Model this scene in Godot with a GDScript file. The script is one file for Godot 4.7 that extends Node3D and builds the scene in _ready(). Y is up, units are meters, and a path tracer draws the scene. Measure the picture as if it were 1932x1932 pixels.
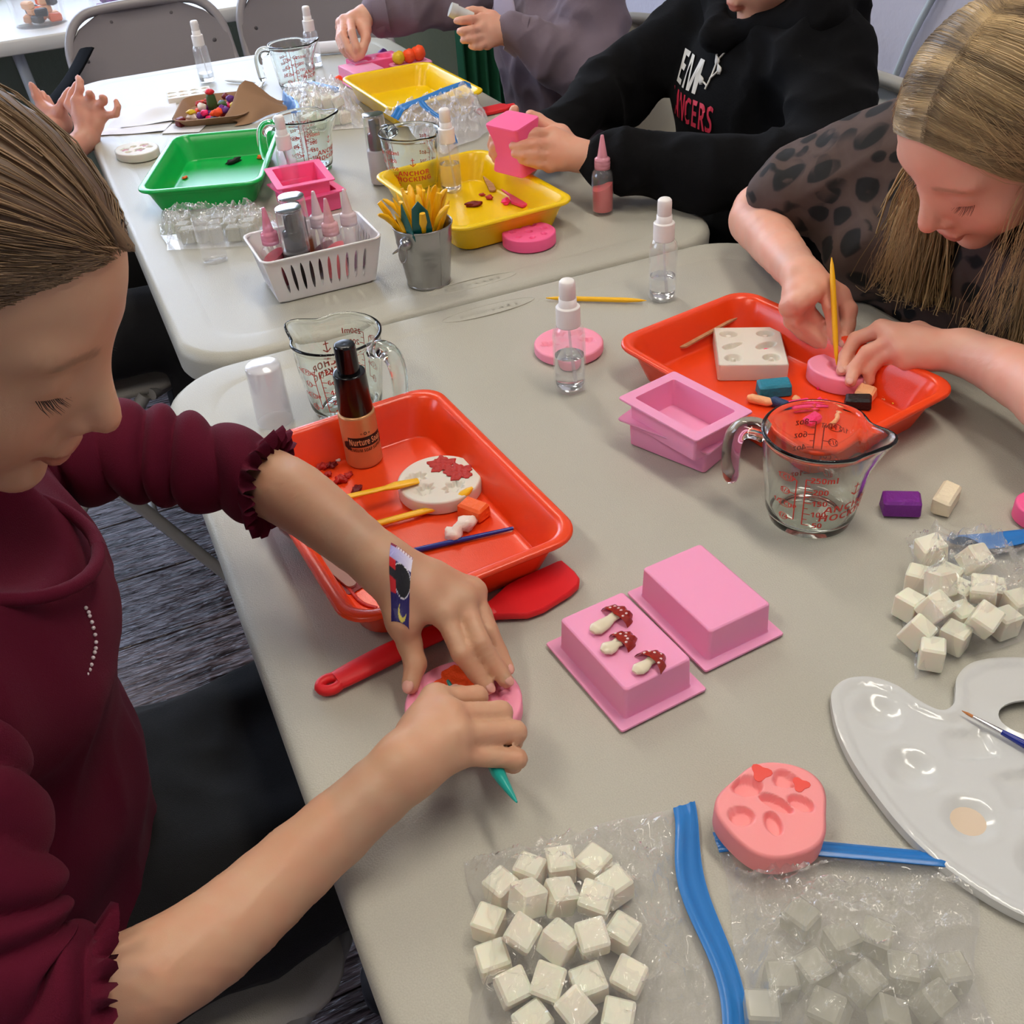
extends Node3D
# An indoor clay-modelling class at two folding tables. Units are metres, y is up, table tops lie at T.
const T := 0.74
var used := {}
var M := {}
var tex := {}

# ---------------------------------------------------------------- mesh builder
class MB:
	var v := PackedVector3Array()
	var n := PackedVector3Array()
	var c := PackedColorArray()
	var ix := PackedInt32Array()
	var xf := Transform3D.IDENTITY
	var col := Color(1, 1, 1)
	var tint: Callable
	var painted := true   # use tint, where there is one

	func at(o: Vector3, b := Basis.IDENTITY) -> MB:
		xf = Transform3D(b, o)
		return self

	# rows run up, columns run from +x towards +z: normals point outwards
	func grid(rows: Array, closed := true, flip := false) -> MB:
		var w: int = rows[0].size()
		var base := v.size()
		var use_tint := painted and tint.is_valid()
		for r in rows:
			var row: PackedVector3Array = r
			for p in row:
				var q := xf * p
				v.append(q)
				n.append(Vector3.ZERO)
				c.append(tint.call(q) if use_tint else col)
		var wm := w if closed else w - 1
		for i in rows.size() - 1:
			for j in wm:
				var a := base + i * w + j
				var b := base + i * w + (j + 1) % w
				var d := a + w
				var e := b + w
				if flip:
					tri(a, d, b)
					tri(b, d, e)
				else:
					tri(a, b, d)
					tri(b, e, d)
		norm(base)
		return self

	func tri(a: int, b: int, d: int) -> void:
		var m := (v[d] - v[a]).cross(v[b] - v[a])
		if m.length_squared() < 1e-22:
			return
		ix.append(a)
		ix.append(b)
		ix.append(d)
		n[a] += m
		n[b] += m
		n[d] += m

	func norm(base: int) -> void:
		for i in range(base, n.size()):
			n[i] = n[i].normalized() if n[i].length_squared() > 1e-24 else Vector3.UP

	func mesh() -> ArrayMesh:
		var a := []
		a.resize(Mesh.ARRAY_MAX)
		a[Mesh.ARRAY_VERTEX] = v
		a[Mesh.ARRAY_NORMAL] = n
		a[Mesh.ARRAY_COLOR] = c
		a[Mesh.ARRAY_INDEX] = ix
		var m := ArrayMesh.new()
		m.add_surface_from_arrays(Mesh.PRIMITIVE_TRIANGLES, a)
		return m

	static func rr(hx: float, hz: float, r: float, y: float, nc := 5) -> PackedVector3Array:
		var out := PackedVector3Array()
		r = minf(r, minf(hx, hz))
		for q in 4:
			var sx: float = [1, -1, -1, 1][q]
			var sz: float = [1, 1, -1, -1][q]
			for i in nc + 1:
				var a := PI / 2 * (q + float(i) / nc)
				out.append(Vector3(sx * (hx - r) + r * cos(a), y, sz * (hz - r) + r * sin(a)))
		return out

	static func flatrow(cnt: int, p: Vector3) -> PackedVector3Array:
		var o := PackedVector3Array()
		o.resize(cnt)
		o.fill(p)
		return o

	# list of [hx, hz, corner radius, y]; repeat a row for a crease
	func loft(list: Array, nc := 5, cap0 := true, cap1 := true) -> MB:
		var rows := []
		var cnt := 4 * (nc + 1)
		for l in list:
			rows.append(rr(l[0], l[1], l[2], l[3], nc))
		if cap0:
			rows.push_front(rr(list[0][0], list[0][1], list[0][2], list[0][3], nc))
			rows.push_front(flatrow(cnt, Vector3(0, list[0][3], 0)))
		if cap1:
			var e = list[-1]
			rows.append(rr(e[0], e[1], e[2], e[3], nc))
			rows.append(flatrow(cnt, Vector3(0, e[3], 0)))
		return grid(rows)

	# bevelled box, base centre at origin unless mid
	func box(size: Vector3, b := 0.001, mid := false) -> MB:
		var y0 := -size.y / 2 if mid else 0.0
		var hx := size.x / 2
		var hz := size.z / 2
		b = minf(b, minf(size.y, minf(hx, hz) * 2) * 0.49)
		return loft([[hx - b, hz - b, b * 0.3, y0], [hx, hz, b, y0 + b], [hx, hz, b, y0 + b], [hx, hz, b, y0 + size.y - b], [hx, hz, b, y0 + size.y - b], [hx - b, hz - b, b * 0.3, y0 + size.y]], 2)

	# list of Vector2(r, y)
	func lathe(pts: Array, seg := 32, squash := 1.0) -> MB:
		var rows := []
		for p in pts:
			var row := PackedVector3Array()
			for j in seg:
				var a := TAU * j / seg
				row.append(Vector3(p.x * cos(a), p.y, p.x * sin(a) * squash))
			rows.append(row)
		return grid(rows)

	func tube(pts: PackedVector3Array, rad: Array, seg := 8, caps := true, flat := 1.0, ref := Vector3.ZERO) -> MB:
		var rows := []
		var cnt := pts.size()
		var side := Vector3.ZERO
		for i in cnt:
			var d := (pts[mini(i + 1, cnt - 1)] - pts[maxi(i - 1, 0)]).normalized()
			if i == 0:
				side = ref if ref != Vector3.ZERO else (Vector3.UP if absf(d.y) < 0.9 else Vector3.RIGHT)
			side = (side - d * side.dot(d)).normalized()
			var oth := d.cross(side)
			var r: float = rad[i] if rad.size() > 1 else rad[0]
			var row := PackedVector3Array()
			for j in seg:
				var a := TAU * j / seg
				row.append(pts[i] + (side * cos(a) * flat - oth * sin(a)) * r)
			if caps and i == 0:
				rows.append(flatrow(seg, pts[0]))
				rows.append(row)
			rows.append(row)
			if caps and i == cnt - 1:
				rows.append(row)
				rows.append(flatrow(seg, pts[i]))
		return grid(rows)

	func ball(r: Vector3, seg := 16, rings := 10, lump := 0.0, sd := 0) -> MB:
		var rows := []
		for i in rings + 1:
			var t := -PI / 2 + PI * i / rings
			var row := PackedVector3Array()
			for j in seg:
				var a := TAU * j / seg
				var p := Vector3(cos(t) * cos(a), sin(t), cos(t) * sin(a))
				if lump > 0:
					var k := 1.0 + lump * (sin(p.x * 3.1 + sd) * sin(p.z * 3.7 + sd * 1.7) + 0.6 * sin(p.y * 5.3 + p.x * 4.1 + sd * 2.3) + 0.35 * sin(p.z * 9.0 + p.x * 7.0 + sd * 0.7))
					p *= k
				row.append(p * r)
			rows.append(row)
		return grid(rows)

	# extruded outline in xz, bevelled, caps triangulated
	func prism(poly: PackedVector2Array, y0: float, y1: float, b := 0.0) -> MB:
		if Geometry2D.is_polygon_clockwise(poly):
			poly = poly.duplicate()
			poly.reverse()
		var inner := poly
		if b > 0.0:
			inner = PackedVector2Array()
			var k := poly.size()
			for i in k:
				var d0 := (poly[i] - poly[(i + k - 1) % k]).normalized()
				var d1 := (poly[(i + 1) % k] - poly[i]).normalized()
				var nn := (Vector2(-d0.y, d0.x) + Vector2(-d1.y, d1.x)).normalized()
				inner.append(poly[i] + nn * b)
		var f := func(pl: PackedVector2Array, y: float) -> PackedVector3Array:
			var o := PackedVector3Array()
			for q in pl:
				o.append(Vector3(q.x, y, q.y))
			return o
		if b > 0.0:
			grid([f.call(inner, y0), f.call(poly, y0 + b), f.call(poly, y1 - b), f.call(inner, y1)])
		else:
			grid([f.call(poly, y0), f.call(poly, y1)])
		var t := Geometry2D.triangulate_polygon(inner)
		for s in 2:
			var base := v.size()
			for q in inner:
				v.append(xf * Vector3(q.x, y1 if s else y0, q.y))
				n.append((xf.basis * (Vector3.UP if s else Vector3.DOWN)).normalized())
				c.append(col)
			for i in range(0, t.size(), 3):
				var a := base + t[i]
				var p := base + t[i + 1]
				var q := base + t[i + 2]
				var m := (v[q] - v[a]).cross(v[p] - v[a])
				if m.dot(n[a]) < 0:
					ix.append_array([a, q, p])
				else:
					ix.append_array([a, p, q])
		return self

	# round plate (radius fn of angle) with a relief fn height(x, z) on top
	func relief(rad: Callable, h: float, top: Callable, rings := 24, seg := 72, bev := 0.0015) -> MB:
		var rows := []
		var ring := func(k: float, y: float, use: bool) -> PackedVector3Array:
			var o := PackedVector3Array()
			for j in seg:
				var a := TAU * j / seg
				var r: float = rad.call(a) * k
				var p := Vector3(r * cos(a), y, r * sin(a))
				if use:
					p.y += top.call(p.x, p.z)
				o.append(p)
			return o
		var kb: float = 1.0 - bev / float(rad.call(0.0))
		rows.append(flatrow(seg, Vector3.ZERO))
		rows.append(ring.call(kb, 0.0, false))
		rows.append(ring.call(1.0, bev, false))
		rows.append(ring.call(1.0, h - bev, false))
		rows.append(ring.call(kb, h, false))
		for i in rings:
			rows.append(ring.call(kb * (1.0 - float(i + 1) / rings), h, true))
		return grid(rows)

	# rectangular slab with relief on top
	func slab(hx: float, hz: float, h: float, top: Callable, nx := 48, nz := 48, r := 0.003) -> MB:
		loft([[hx - 0.001, hz - 0.001, r, 0.0], [hx, hz, r, 0.001], [hx, hz, r, h - 0.001], [hx - 0.001, hz - 0.001, r, h]], 3, true, false)
		var rows := []
		for i in nz + 1:
			var row := PackedVector3Array()
			for j in nx + 1:
				var x := (hx - 0.0012) * (2.0 * j / nx - 1)
				var z := (hz - 0.0012) * (2.0 * i / nz - 1)
				row.append(Vector3(x, h + (top.call(x, z) if i > 0 and j > 0 and i < nz and j < nx else 0.0), z))
			rows.append(row)
		return grid(rows, false, true)

	func text(s: String, size: float, place: Callable, mono := false) -> MB:
		var t := TextMesh.new()
		var fnt := SystemFont.new()
		fnt.font_names = PackedStringArray(["Droid Sans Mono" if mono else "Droid Sans"])
		fnt.font_weight = 700
		t.font = fnt
		t.text = s
		t.font_size = 48
		t.pixel_size = size / 48.0
		t.depth = 0.0
		t.curve_step = 4.0
		var a := t.get_mesh_arrays()
		if a.is_empty() or a[0] == null:
			return self
		var base := v.size()
		for p in a[Mesh.ARRAY_VERTEX]:
			v.append(xf * (place.call(p) as Vector3))
			n.append(Vector3.ZERO)
			c.append(col)
		var id: PackedInt32Array = a[Mesh.ARRAY_INDEX]
		for i in range(0, id.size(), 3):
			tri(base + id[i], base + id[i + 1], base + id[i + 2])
		norm(base)
		return self

# ---------------------------------------------------------------- distance field meshed as surface nets
class Net:
	var o: Vector3
	var h: float
	var nx: int
	var ny: int
	var nz: int
	var f := PackedFloat32Array()
	var fr := Transform3D.IDENTITY   # the field's own frame in the world
	func _init(lo: Vector3, hi: Vector3, cell: float, frame := Transform3D.IDENTITY) -> void:
		o = lo
		h = cell
		fr = frame
		nx = int(ceil((hi.x - lo.x) / h)) + 1
		ny = int(ceil((hi.y - lo.y) / h)) + 1
		nz = int(ceil((hi.z - lo.z) / h)) + 1
		f.resize(nx * ny * nz)
		f.fill(0.08)

	func span(lo: Vector3, hi: Vector3) -> Array:
		return [maxi(0, int((lo.x - o.x) / h)), mini(nx - 1, int((hi.x - o.x) / h) + 1), maxi(0, int((lo.y - o.y) / h)), mini(ny - 1, int((hi.y - o.y) / h) + 1), maxi(0, int((lo.z - o.z) / h)), mini(nz - 1, int((hi.z - o.z) / h) + 1)]

	# tapered capsule; flat < 1 squashes it along the direction fd
	func cap(a: Vector3, b: Vector3, ra: float, rb: float, k := 0.006, flat := 1.0, fd := Vector3.ZERO) -> Net:
		var m := maxf(ra, rb) + k + 2.5 * h
		var e := Vector3(m, m, m)
		var s := span(a.min(b) - e, a.max(b) + e)
		var ab := b - a
		var il := 1.0 / maxf(ab.length_squared(), 1e-9)
		var dr := rb - ra
		var sq := flat < 0.999
		var g := 1.0 / flat - 1.0
		var ik := 0.25 / k
		for z in range(s[4], s[5] + 1):
			for y in range(s[2], s[3] + 1):
				var row := (z * ny + y) * nx
				var p := Vector3(o.x + s[0] * h, o.y + y * h, o.z + z * h) - a
				for x in range(s[0], s[1] + 1):
					var t := clampf(p.dot(ab) * il, 0.0, 1.0)
					var q := p - ab * t
					if sq:
						q += fd * (q.dot(fd) * g)
					var d := q.length() - ra - dr * t
					var cur := f[row + x]
					var w := k - absf(cur - d)
					f[row + x] = minf(cur, d) - (w * w * ik if w > 0.0 else 0.0)
					p.x += h
		return self

	# ellipsoid with axes B; sub carves
	func ell(c: Vector3, r: Vector3, k := 0.006, B := Basis.IDENTITY, sub := false) -> Net:
		var ext := Vector3(absf(B.x.x) * r.x + absf(B.y.x) * r.y + absf(B.z.x) * r.z, absf(B.x.y) * r.x + absf(B.y.y) * r.y + absf(B.z.y) * r.z, absf(B.x.z) * r.x + absf(B.y.z) * r.y + absf(B.z.z) * r.z)
		var m := k + 2.5 * h
		var e := ext + Vector3(m, m, m)
		var s := span(c - e, c + e)
		var ir := Vector3(1 / r.x, 1 / r.y, 1 / r.z)
		var ik := 0.25 / k
		var Bi := B.transposed()
		var step := Bi * Vector3(h, 0, 0)
		for z in range(s[4], s[5] + 1):
			for y in range(s[2], s[3] + 1):
				var row := (z * ny + y) * nx
				var p := Bi * (Vector3(o.x + s[0] * h, o.y + y * h, o.z + z * h) - c)
				for x in range(s[0], s[1] + 1):
					var q := p * ir
					var k0 := q.length()
					var d := k0 * (k0 - 1.0) / maxf((q * ir).length(), 1e-6)
					var cur := f[row + x]
					if sub:
						d = -d
						var w := k - absf(cur - d)
						f[row + x] = maxf(cur, d) + (w * w * ik if w > 0.0 else 0.0)
					else:
						var w := k - absf(cur - d)
						f[row + x] = minf(cur, d) - (w * w * ik if w > 0.0 else 0.0)
					p += step
		return self

	func into(m: MB) -> void:
		var base := m.v.size()
		var id := PackedInt32Array()
		id.resize(f.size())
		id.fill(-1)
		var dy := nx
		var dz := nx * ny
		var use_tint := m.painted and m.tint.is_valid()
		for z in nz - 1:
			for y in ny - 1:
				var i := (z * ny + y) * nx
				for x in nx - 1:
					var a := f[i]
					var big := 3.0 * h
					if a > big or a < -big:
						i += 1
						continue
					var c1 := f[i + 1]
					var c2 := f[i + dy]
					var c3 := f[i + dy + 1]
					var c4 := f[i + dz]
					var c5 := f[i + dz + 1]
					var c6 := f[i + dz + dy]
					var c7 := f[i + dz + dy + 1]
					var neg := int(a < 0) + int(c1 < 0) + int(c2 < 0) + int(c3 < 0) + int(c4 < 0) + int(c5 < 0) + int(c6 < 0) + int(c7 < 0)
					if neg == 0 or neg == 8:
						i += 1
						continue
					var sx := 0.0
					var sy := 0.0
					var sz := 0.0
					var cn := 0
					var t := 0.0
					if (a < 0) != (c1 < 0):
						t = a / (a - c1); sx += t; cn += 1
					if (c2 < 0) != (c3 < 0):
						t = c2 / (c2 - c3); sx += t; sy += 1; cn += 1
					if (c4 < 0) != (c5 < 0):
						t = c4 / (c4 - c5); sx += t; sz += 1; cn += 1
					if (c6 < 0) != (c7 < 0):
						t = c6 / (c6 - c7); sx += t; sy += 1; sz += 1; cn += 1
					if (a < 0) != (c2 < 0):
						t = a / (a - c2); sy += t; cn += 1
					if (c1 < 0) != (c3 < 0):
						t = c1 / (c1 - c3); sx += 1; sy += t; cn += 1
					if (c4 < 0) != (c6 < 0):
						t = c4 / (c4 - c6); sy += t; sz += 1; cn += 1
					if (c5 < 0) != (c7 < 0):
						t = c5 / (c5 - c7); sx += 1; sy += t; sz += 1; cn += 1
					if (a < 0) != (c4 < 0):
						t = a / (a - c4); sz += t; cn += 1
					if (c1 < 0) != (c5 < 0):
						t = c1 / (c1 - c5); sx += 1; sz += t; cn += 1
					if (c2 < 0) != (c6 < 0):
						t = c2 / (c2 - c6); sy += 1; sz += t; cn += 1
					if (c3 < 0) != (c7 < 0):
						t = c3 / (c3 - c7); sx += 1; sy += 1; sz += t; cn += 1
					var ic := 1.0 / cn
					var lp := o + Vector3(x + sx * ic, y + sy * ic, z + sz * ic) * h
					id[i] = m.v.size()
					m.v.append(fr * lp)
					m.n.append(Vector3.ZERO)
					m.c.append(m.tint.call(lp) if use_tint else m.col)
					i += 1
		for z in range(1, nz - 1):
			for y in range(1, ny - 1):
				var i := (z * ny + y) * nx + 1
				for x in range(1, nx - 1):
					if id[i] >= 0:
						var s := f[i] < 0
						if s != (f[i + 1] < 0):
							quad(m, id[i], id[i - dy], id[i - dy - dz], id[i - dz], s)
						if s != (f[i + dy] < 0):
							quad(m, id[i], id[i - dz], id[i - dz - 1], id[i - 1], s)
						if s != (f[i + dz] < 0):
							quad(m, id[i], id[i - 1], id[i - 1 - dy], id[i - dy], s)
					i += 1
		m.norm(base)

	func val(p: Vector3) -> float:
		var q := (p - o) / h
		var x := clampi(int(q.x), 0, nx - 2)
		var y := clampi(int(q.y), 0, ny - 2)
		var z := clampi(int(q.z), 0, nz - 2)
		var t := q - Vector3(x, y, z)
		var i := (z * ny + y) * nx + x
		var a := lerpf(lerpf(f[i], f[i + 1], t.x), lerpf(f[i + nx], f[i + nx + 1], t.x), t.y)
		i += nx * ny
		return lerpf(a, lerpf(lerpf(f[i], f[i + 1], t.x), lerpf(f[i + nx], f[i + nx + 1], t.x), t.y), t.z)

	# height of the topmost surface above (x, z)
	func top(x: float, z: float) -> float:
		var y := o.y + (ny - 2) * h
		while y > o.y and val(Vector3(x, y, z)) > 0.0:
			y -= h * 0.15
		return y

	func quad(m: MB, a: int, b: int, d: int, e: int, s: bool) -> void:
		if a < 0 or b < 0 or d < 0 or e < 0:
			return
		if s:
			m.tri(a, d, b)
			m.tri(a, e, d)
		else:
			m.tri(a, b, d)
			m.tri(a, d, e)

# ---------------------------------------------------------------- naming, placing
func numbered(called: String) -> String:
	var k: int = used.get(called, 0)
	used[called] = k + 1
	return called if k == 0 else "%s_%03d" % [called, k]

func tag(o: Node, label: String, category: String, group := "") -> Node:
	o.set_meta("label", label)
	o.set_meta("category", category)
	if group:
		o.set_meta("group", group)
	return o

func thing(called: String, label: String, category: String, pos := Vector3.ZERO, turn := 0.0, group := "") -> Node3D:
	var o := Node3D.new()
	o.name = numbered(called)
	add_child(o)
	o.position = pos
	o.rotation.y = turn
	tag(o, label, category, group)
	return o

func part(m: MB, called: String, mat: Material, parent: Node, label := "") -> MeshInstance3D:
	var o := MeshInstance3D.new()
	o.name = called
	o.mesh = m.mesh()
	o.material_override = mat
	parent.add_child(o, true)
	if label:
		o.set_meta("label", label)
	return o

# a thing that is one mesh
func solo(m: MB, called: String, mat: Material, label: String, category: String, pos := Vector3.ZERO, turn := 0.0, group := "") -> MeshInstance3D:
	var o := MeshInstance3D.new()
	o.name = numbered(called)
	o.mesh = m.mesh()
	o.material_override = mat
	add_child(o)
	o.position = pos
	o.rotation.y = turn
	tag(o, label, category, group)
	return o

func struct(m: MB, called: String, mat: Material) -> MeshInstance3D:
	var o := MeshInstance3D.new()
	o.name = numbered(called)
	o.mesh = m.mesh()
	o.material_override = mat
	add_child(o)
	o.set_meta("kind", "structure")
	return o

func copy_of(o: Node3D, label: String, pos: Vector3, turn := 0.0) -> Node3D:
	var k: Node3D = o.duplicate()
	var nm := String(o.name)
	var cut := RegEx.create_from_string("_\\d{3}$")
	k.name = numbered(cut.sub(nm, ""))
	add_child(k)
	k.position = pos
	k.rotation.y = turn
	k.set_meta("label", label)
	return k

# ---------------------------------------------------------------- materials
func noise_tex(key: String, freq: float, lo: Color, hi: Color, size := 256, oct := 4, normal := false, strength := 4.0, kind := FastNoiseLite.TYPE_SIMPLEX_SMOOTH) -> NoiseTexture2D:
	if tex.has(key):
		return tex[key]
	var nn := FastNoiseLite.new()
	nn.seed = key.hash() % 10000
	nn.noise_type = kind
	nn.frequency = freq
	nn.fractal_octaves = oct
	var t := NoiseTexture2D.new()
	t.width = size
	t.height = size
	t.seamless = true
	t.noise = nn
	if normal:
		t.as_normal_map = true
		t.bump_strength = strength
	else:
		var g := Gradient.new()
		g.set_color(0, lo)
		g.set_color(1, hi)
		t.color_ramp = g
	tex[key] = t
	return t

func mat(key: String, col: Color, rough := 0.5, spec := 0.5) -> StandardMaterial3D:
	if M.has(key):
		return M[key]
	var m := StandardMaterial3D.new()
	m.resource_name = key
	m.albedo_color = col
	m.roughness = rough
	m.metallic_specular = spec
	M[key] = m
	return m

# matte silicone, clay and skin scatter a little light
func soft(key: String, col: Color, rough := 0.5, sss := 0.15) -> StandardMaterial3D:
	var m := mat(key, col, rough)
	m.subsurf_scatter_enabled = true
	m.subsurf_scatter_strength = sss
	return m

func bump(m: StandardMaterial3D, t: Texture2D, scale: float, amount := 1.0) -> StandardMaterial3D:
	m.normal_enabled = true
	m.normal_texture = t
	m.normal_scale = amount
	m.uv1_triplanar = true
	m.uv1_scale = Vector3.ONE * scale
	return m

func pane(key: String, col: Color, rough := 0.05) -> StandardMaterial3D:
	var m := mat(key, col, rough)
	m.transparency = BaseMaterial3D.TRANSPARENCY_ALPHA
	return m

func solid_glass(key: String, col: Color, scale := 0.05) -> StandardMaterial3D:
	var m := mat(key, col, 0.0)
	m.transparency = BaseMaterial3D.TRANSPARENCY_ALPHA
	m.refraction_enabled = true
	m.refraction_scale = scale
	return m

func tinted(key: String, rough := 0.5, sss := 0.0) -> StandardMaterial3D:
	var m := mat(key, Color(1, 1, 1), rough)
	m.vertex_color_use_as_albedo = true
	if sss > 0:
		m.subsurf_scatter_enabled = true
		m.subsurf_scatter_strength = sss
	return m

static func lin(r: float, g: float, b: float) -> Color:   # sRGB picture values to linear, for vertex colours
	return Color(r, g, b).srgb_to_linear()

static func smooth(e0: float, e1: float, x: float) -> float:
	var t := clampf((x - e0) / (e1 - e0), 0.0, 1.0)
	return t * t * (3 - 2 * t)

static func vs(a: Array) -> PackedVector3Array:
	var o := PackedVector3Array()
	for i in range(0, a.size(), 3):
		o.append(Vector3(a[i], a[i + 1], a[i + 2]))
	return o

# points of a smooth curve through the given ones
static func spline(p: PackedVector3Array, k := 6) -> PackedVector3Array:
	var o := PackedVector3Array()
	var c := p.size()
	for i in c - 1:
		var a := p[maxi(i - 1, 0)]
		var d := p[mini(i + 2, c - 1)]
		for j in k:
			o.append(p[i].cubic_interpolate(p[i + 1], a, d, float(j) / k))
	o.append(p[c - 1])
	return o

static func spl1(p: Array, k := 6) -> Array:
	var o := []
	for i in p.size() - 1:
		for j in k:
			o.append(lerpf(p[i], p[i + 1], float(j) / k))
	o.append(p[-1])
	return o

# ================================================================ the scene
func _ready() -> void:
	var cam := Camera3D.new()
	cam.name = "camera"
	add_child(cam)
	cam.position = Vector3(-0.0544, 1.2984, 1.1239)
	cam.basis = Basis.from_euler(Vector3(-0.6467, -0.3806, -0.0786))
	cam.fov = rad_to_deg(2 * atan(966.0 / 1916.0))
	cam.near = 0.02
	cam.far = 60.0
	cam.current = true

	var we := WorldEnvironment.new()
	we.name = "surroundings"
	var env := Environment.new()
	env.background_mode = Environment.BG_SKY
	var sky := Sky.new()
	var ps := ProceduralSkyMaterial.new()      # bright overcast daylight
	ps.sky_top_color = Color(0.80, 0.87, 1.0)
	ps.sky_horizon_color = Color(0.90, 0.94, 1.0)
	ps.ground_bottom_color = Color(0.45, 0.46, 0.45)
	ps.ground_horizon_color = Color(0.6, 0.62, 0.62)
	ps.sky_energy_multiplier = 2.0
	ps.ground_energy_multiplier = 0.9
	sky.sky_material = ps
	env.sky = sky
	env.tonemap_mode = Environment.TONE_MAPPER_LINEAR
	env.tonemap_exposure = 1.72
	env.sdfgi_enabled = true
	env.ssao_enabled = true
	env.ssil_enabled = true
	we.environment = env
	add_child(we)

	setup_materials()
	room()
	tables_and_chairs()
	near_table_things()
	far_table_things()
	bags()
	people()

func setup_materials() -> void:
	noise_tex("grain", 0.25, Color.BLACK, Color.WHITE, 256, 3, true, 3.0)
	noise_tex("weave", 0.35, Color.BLACK, Color.WHITE, 256, 2, true, 6.0, FastNoiseLite.TYPE_CELLULAR)
	noise_tex("lumps", 0.03, Color.BLACK, Color.WHITE, 256, 3, true, 8.0)
	var tb := mat("table_plastic", Color(0.73, 0.72, 0.67), 0.38, 0.38)
	tb.albedo_texture = noise_tex("speckle", 0.3, Color(0.93, 0.93, 0.92), Color(1, 1, 1), 256, 3)
	bump(tb, tex.grain, 9.0, 0.22)
	for k in [["orange_plastic", Color(0.93, 0.27, 0.09)], ["yellow_plastic", Color(0.96, 0.80, 0.02)], ["green_plastic", Color(0.02, 0.70, 0.30)]]:
		var m := mat(k[0], k[1], 0.27, 0.5)
		m.subsurf_scatter_enabled = true
		m.subsurf_scatter_strength = 0.05
		bump(m, tex.grain, 14.0, 0.1)
	for k in [["pink_silicone", Color(0.95, 0.61, 0.76)], ["rose_silicone", Color(0.98, 0.60, 0.70)], ["hot_pink_silicone", Color(0.99, 0.38, 0.60)], ["coral_silicone", Color(0.98, 0.60, 0.60)], ["white_silicone", Color(0.87, 0.85, 0.80)]]:
		bump(soft(k[0], k[1], 0.55, 0.2), tex.grain, 20.0, 0.1)
	solid_glass("cup_glass", Color(0.97, 0.99, 0.98, 0.0))
	solid_glass("clear_plastic", Color(0.98, 0.98, 0.99, 0.03), 0.045)
	pane("thin_clear", Color(0.95, 0.95, 0.96, 0.06), 0.05)
	pane("frosted_clear", Color(0.92, 0.91, 0.93, 0.28), 0.12)
	pane("bag_film", Color(0.9, 0.9, 0.89, 0.08), 0.03)
	pane("bag_film_milky", Color(0.95, 0.94, 0.96, 0.22), 0.05)
	mat("bag_zip", Color(0.14, 0.46, 0.75), 0.3)
	pane("water", Color(0.92, 0.94, 0.95, 0.05), 0.0)
	mat("cup_print", Color(0.78, 0.20, 0.14), 0.5)
	mat("white_cap", Color(0.93, 0.91, 0.89), 0.42)
	mat("black_gloss", Color(0.035, 0.03, 0.035), 0.18)
	var gd := mat("gold_lotion", Color(0.80, 0.60, 0.40), 0.38)
	gd.metallic = 0.45
	mat("black_print", Color(0.06, 0.05, 0.05), 0.5)
	mat("cream_print", Color(0.86, 0.70, 0.5), 0.5)
	mat("yellow_tool", Color(0.97, 0.74, 0.05), 0.35)
	mat("teal_tool", Color(0.0, 0.36, 0.36), 0.3)
	mat("blue_handle", Color(0.06, 0.16, 0.55), 0.25)
	var st := mat("steel", Color(0.66, 0.66, 0.66), 0.28)
	st.metallic = 1.0
	bump(st, tex.lumps, 6.0, 0.25)
	var ch := mat("chrome", Color(0.8, 0.8, 0.8), 0.12)
	ch.metallic = 1.0
	soft("red_silicone", Color(0.90, 0.10, 0.13), 0.5, 0.06)
	var wd := mat("stick_wood", Color(0.80, 0.62, 0.45), 0.7)
	wd.albedo_texture = noise_tex("stick_grain", 0.04, Color(0.85, 0.8, 0.75), Color(1, 1, 1), 128, 3)
	wd.uv1_triplanar = true
	wd.uv1_scale = Vector3(30, 30, 8)
	mat("white_plastic", Color(0.80, 0.805, 0.79), 0.14)
	soft("soap_cube", Color(0.92, 0.90, 0.82), 0.4, 0.4)
	var cc := mat("clear_cube", Color(0.80, 0.79, 0.72, 0.42), 0.3)
	cc.transparency = BaseMaterial3D.TRANSPARENCY_ALPHA
	for k in [["clay_red", Color(0.70, 0.13, 0.10)], ["clay_darkred", Color(0.45, 0.04, 0.06)], ["clay_white", Color(0.93, 0.87, 0.82)], ["clay_orange", Color(0.95, 0.40, 0.13)], ["clay_purple", Color(0.46, 0.09, 0.54)], ["clay_cream", Color(0.93, 0.87, 0.75)], ["clay_teal", Color(0.08, 0.50, 0.60)], ["clay_pink", Color(0.99, 0.16, 0.48)], ["clay_peach", Color(0.94, 0.70, 0.50)], ["clay_yellow", Color(0.88, 0.74, 0.08)], ["clay_black", Color(0.05, 0.05, 0.06)], ["clay_navy", Color(0.12, 0.24, 0.42)], ["clay_green", Color(0.24, 0.36, 0.14)], ["clay_neon", Color(1.0, 0.33, 0.10)], ["clay_lilac", Color(0.42, 0.20, 0.55)], ["clay_blue", Color(0.3, 0.45, 0.65)]]:
		bump(soft(k[0], k[1], 0.55, 0.06), tex.lumps, 25.0, 0.5)

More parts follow.
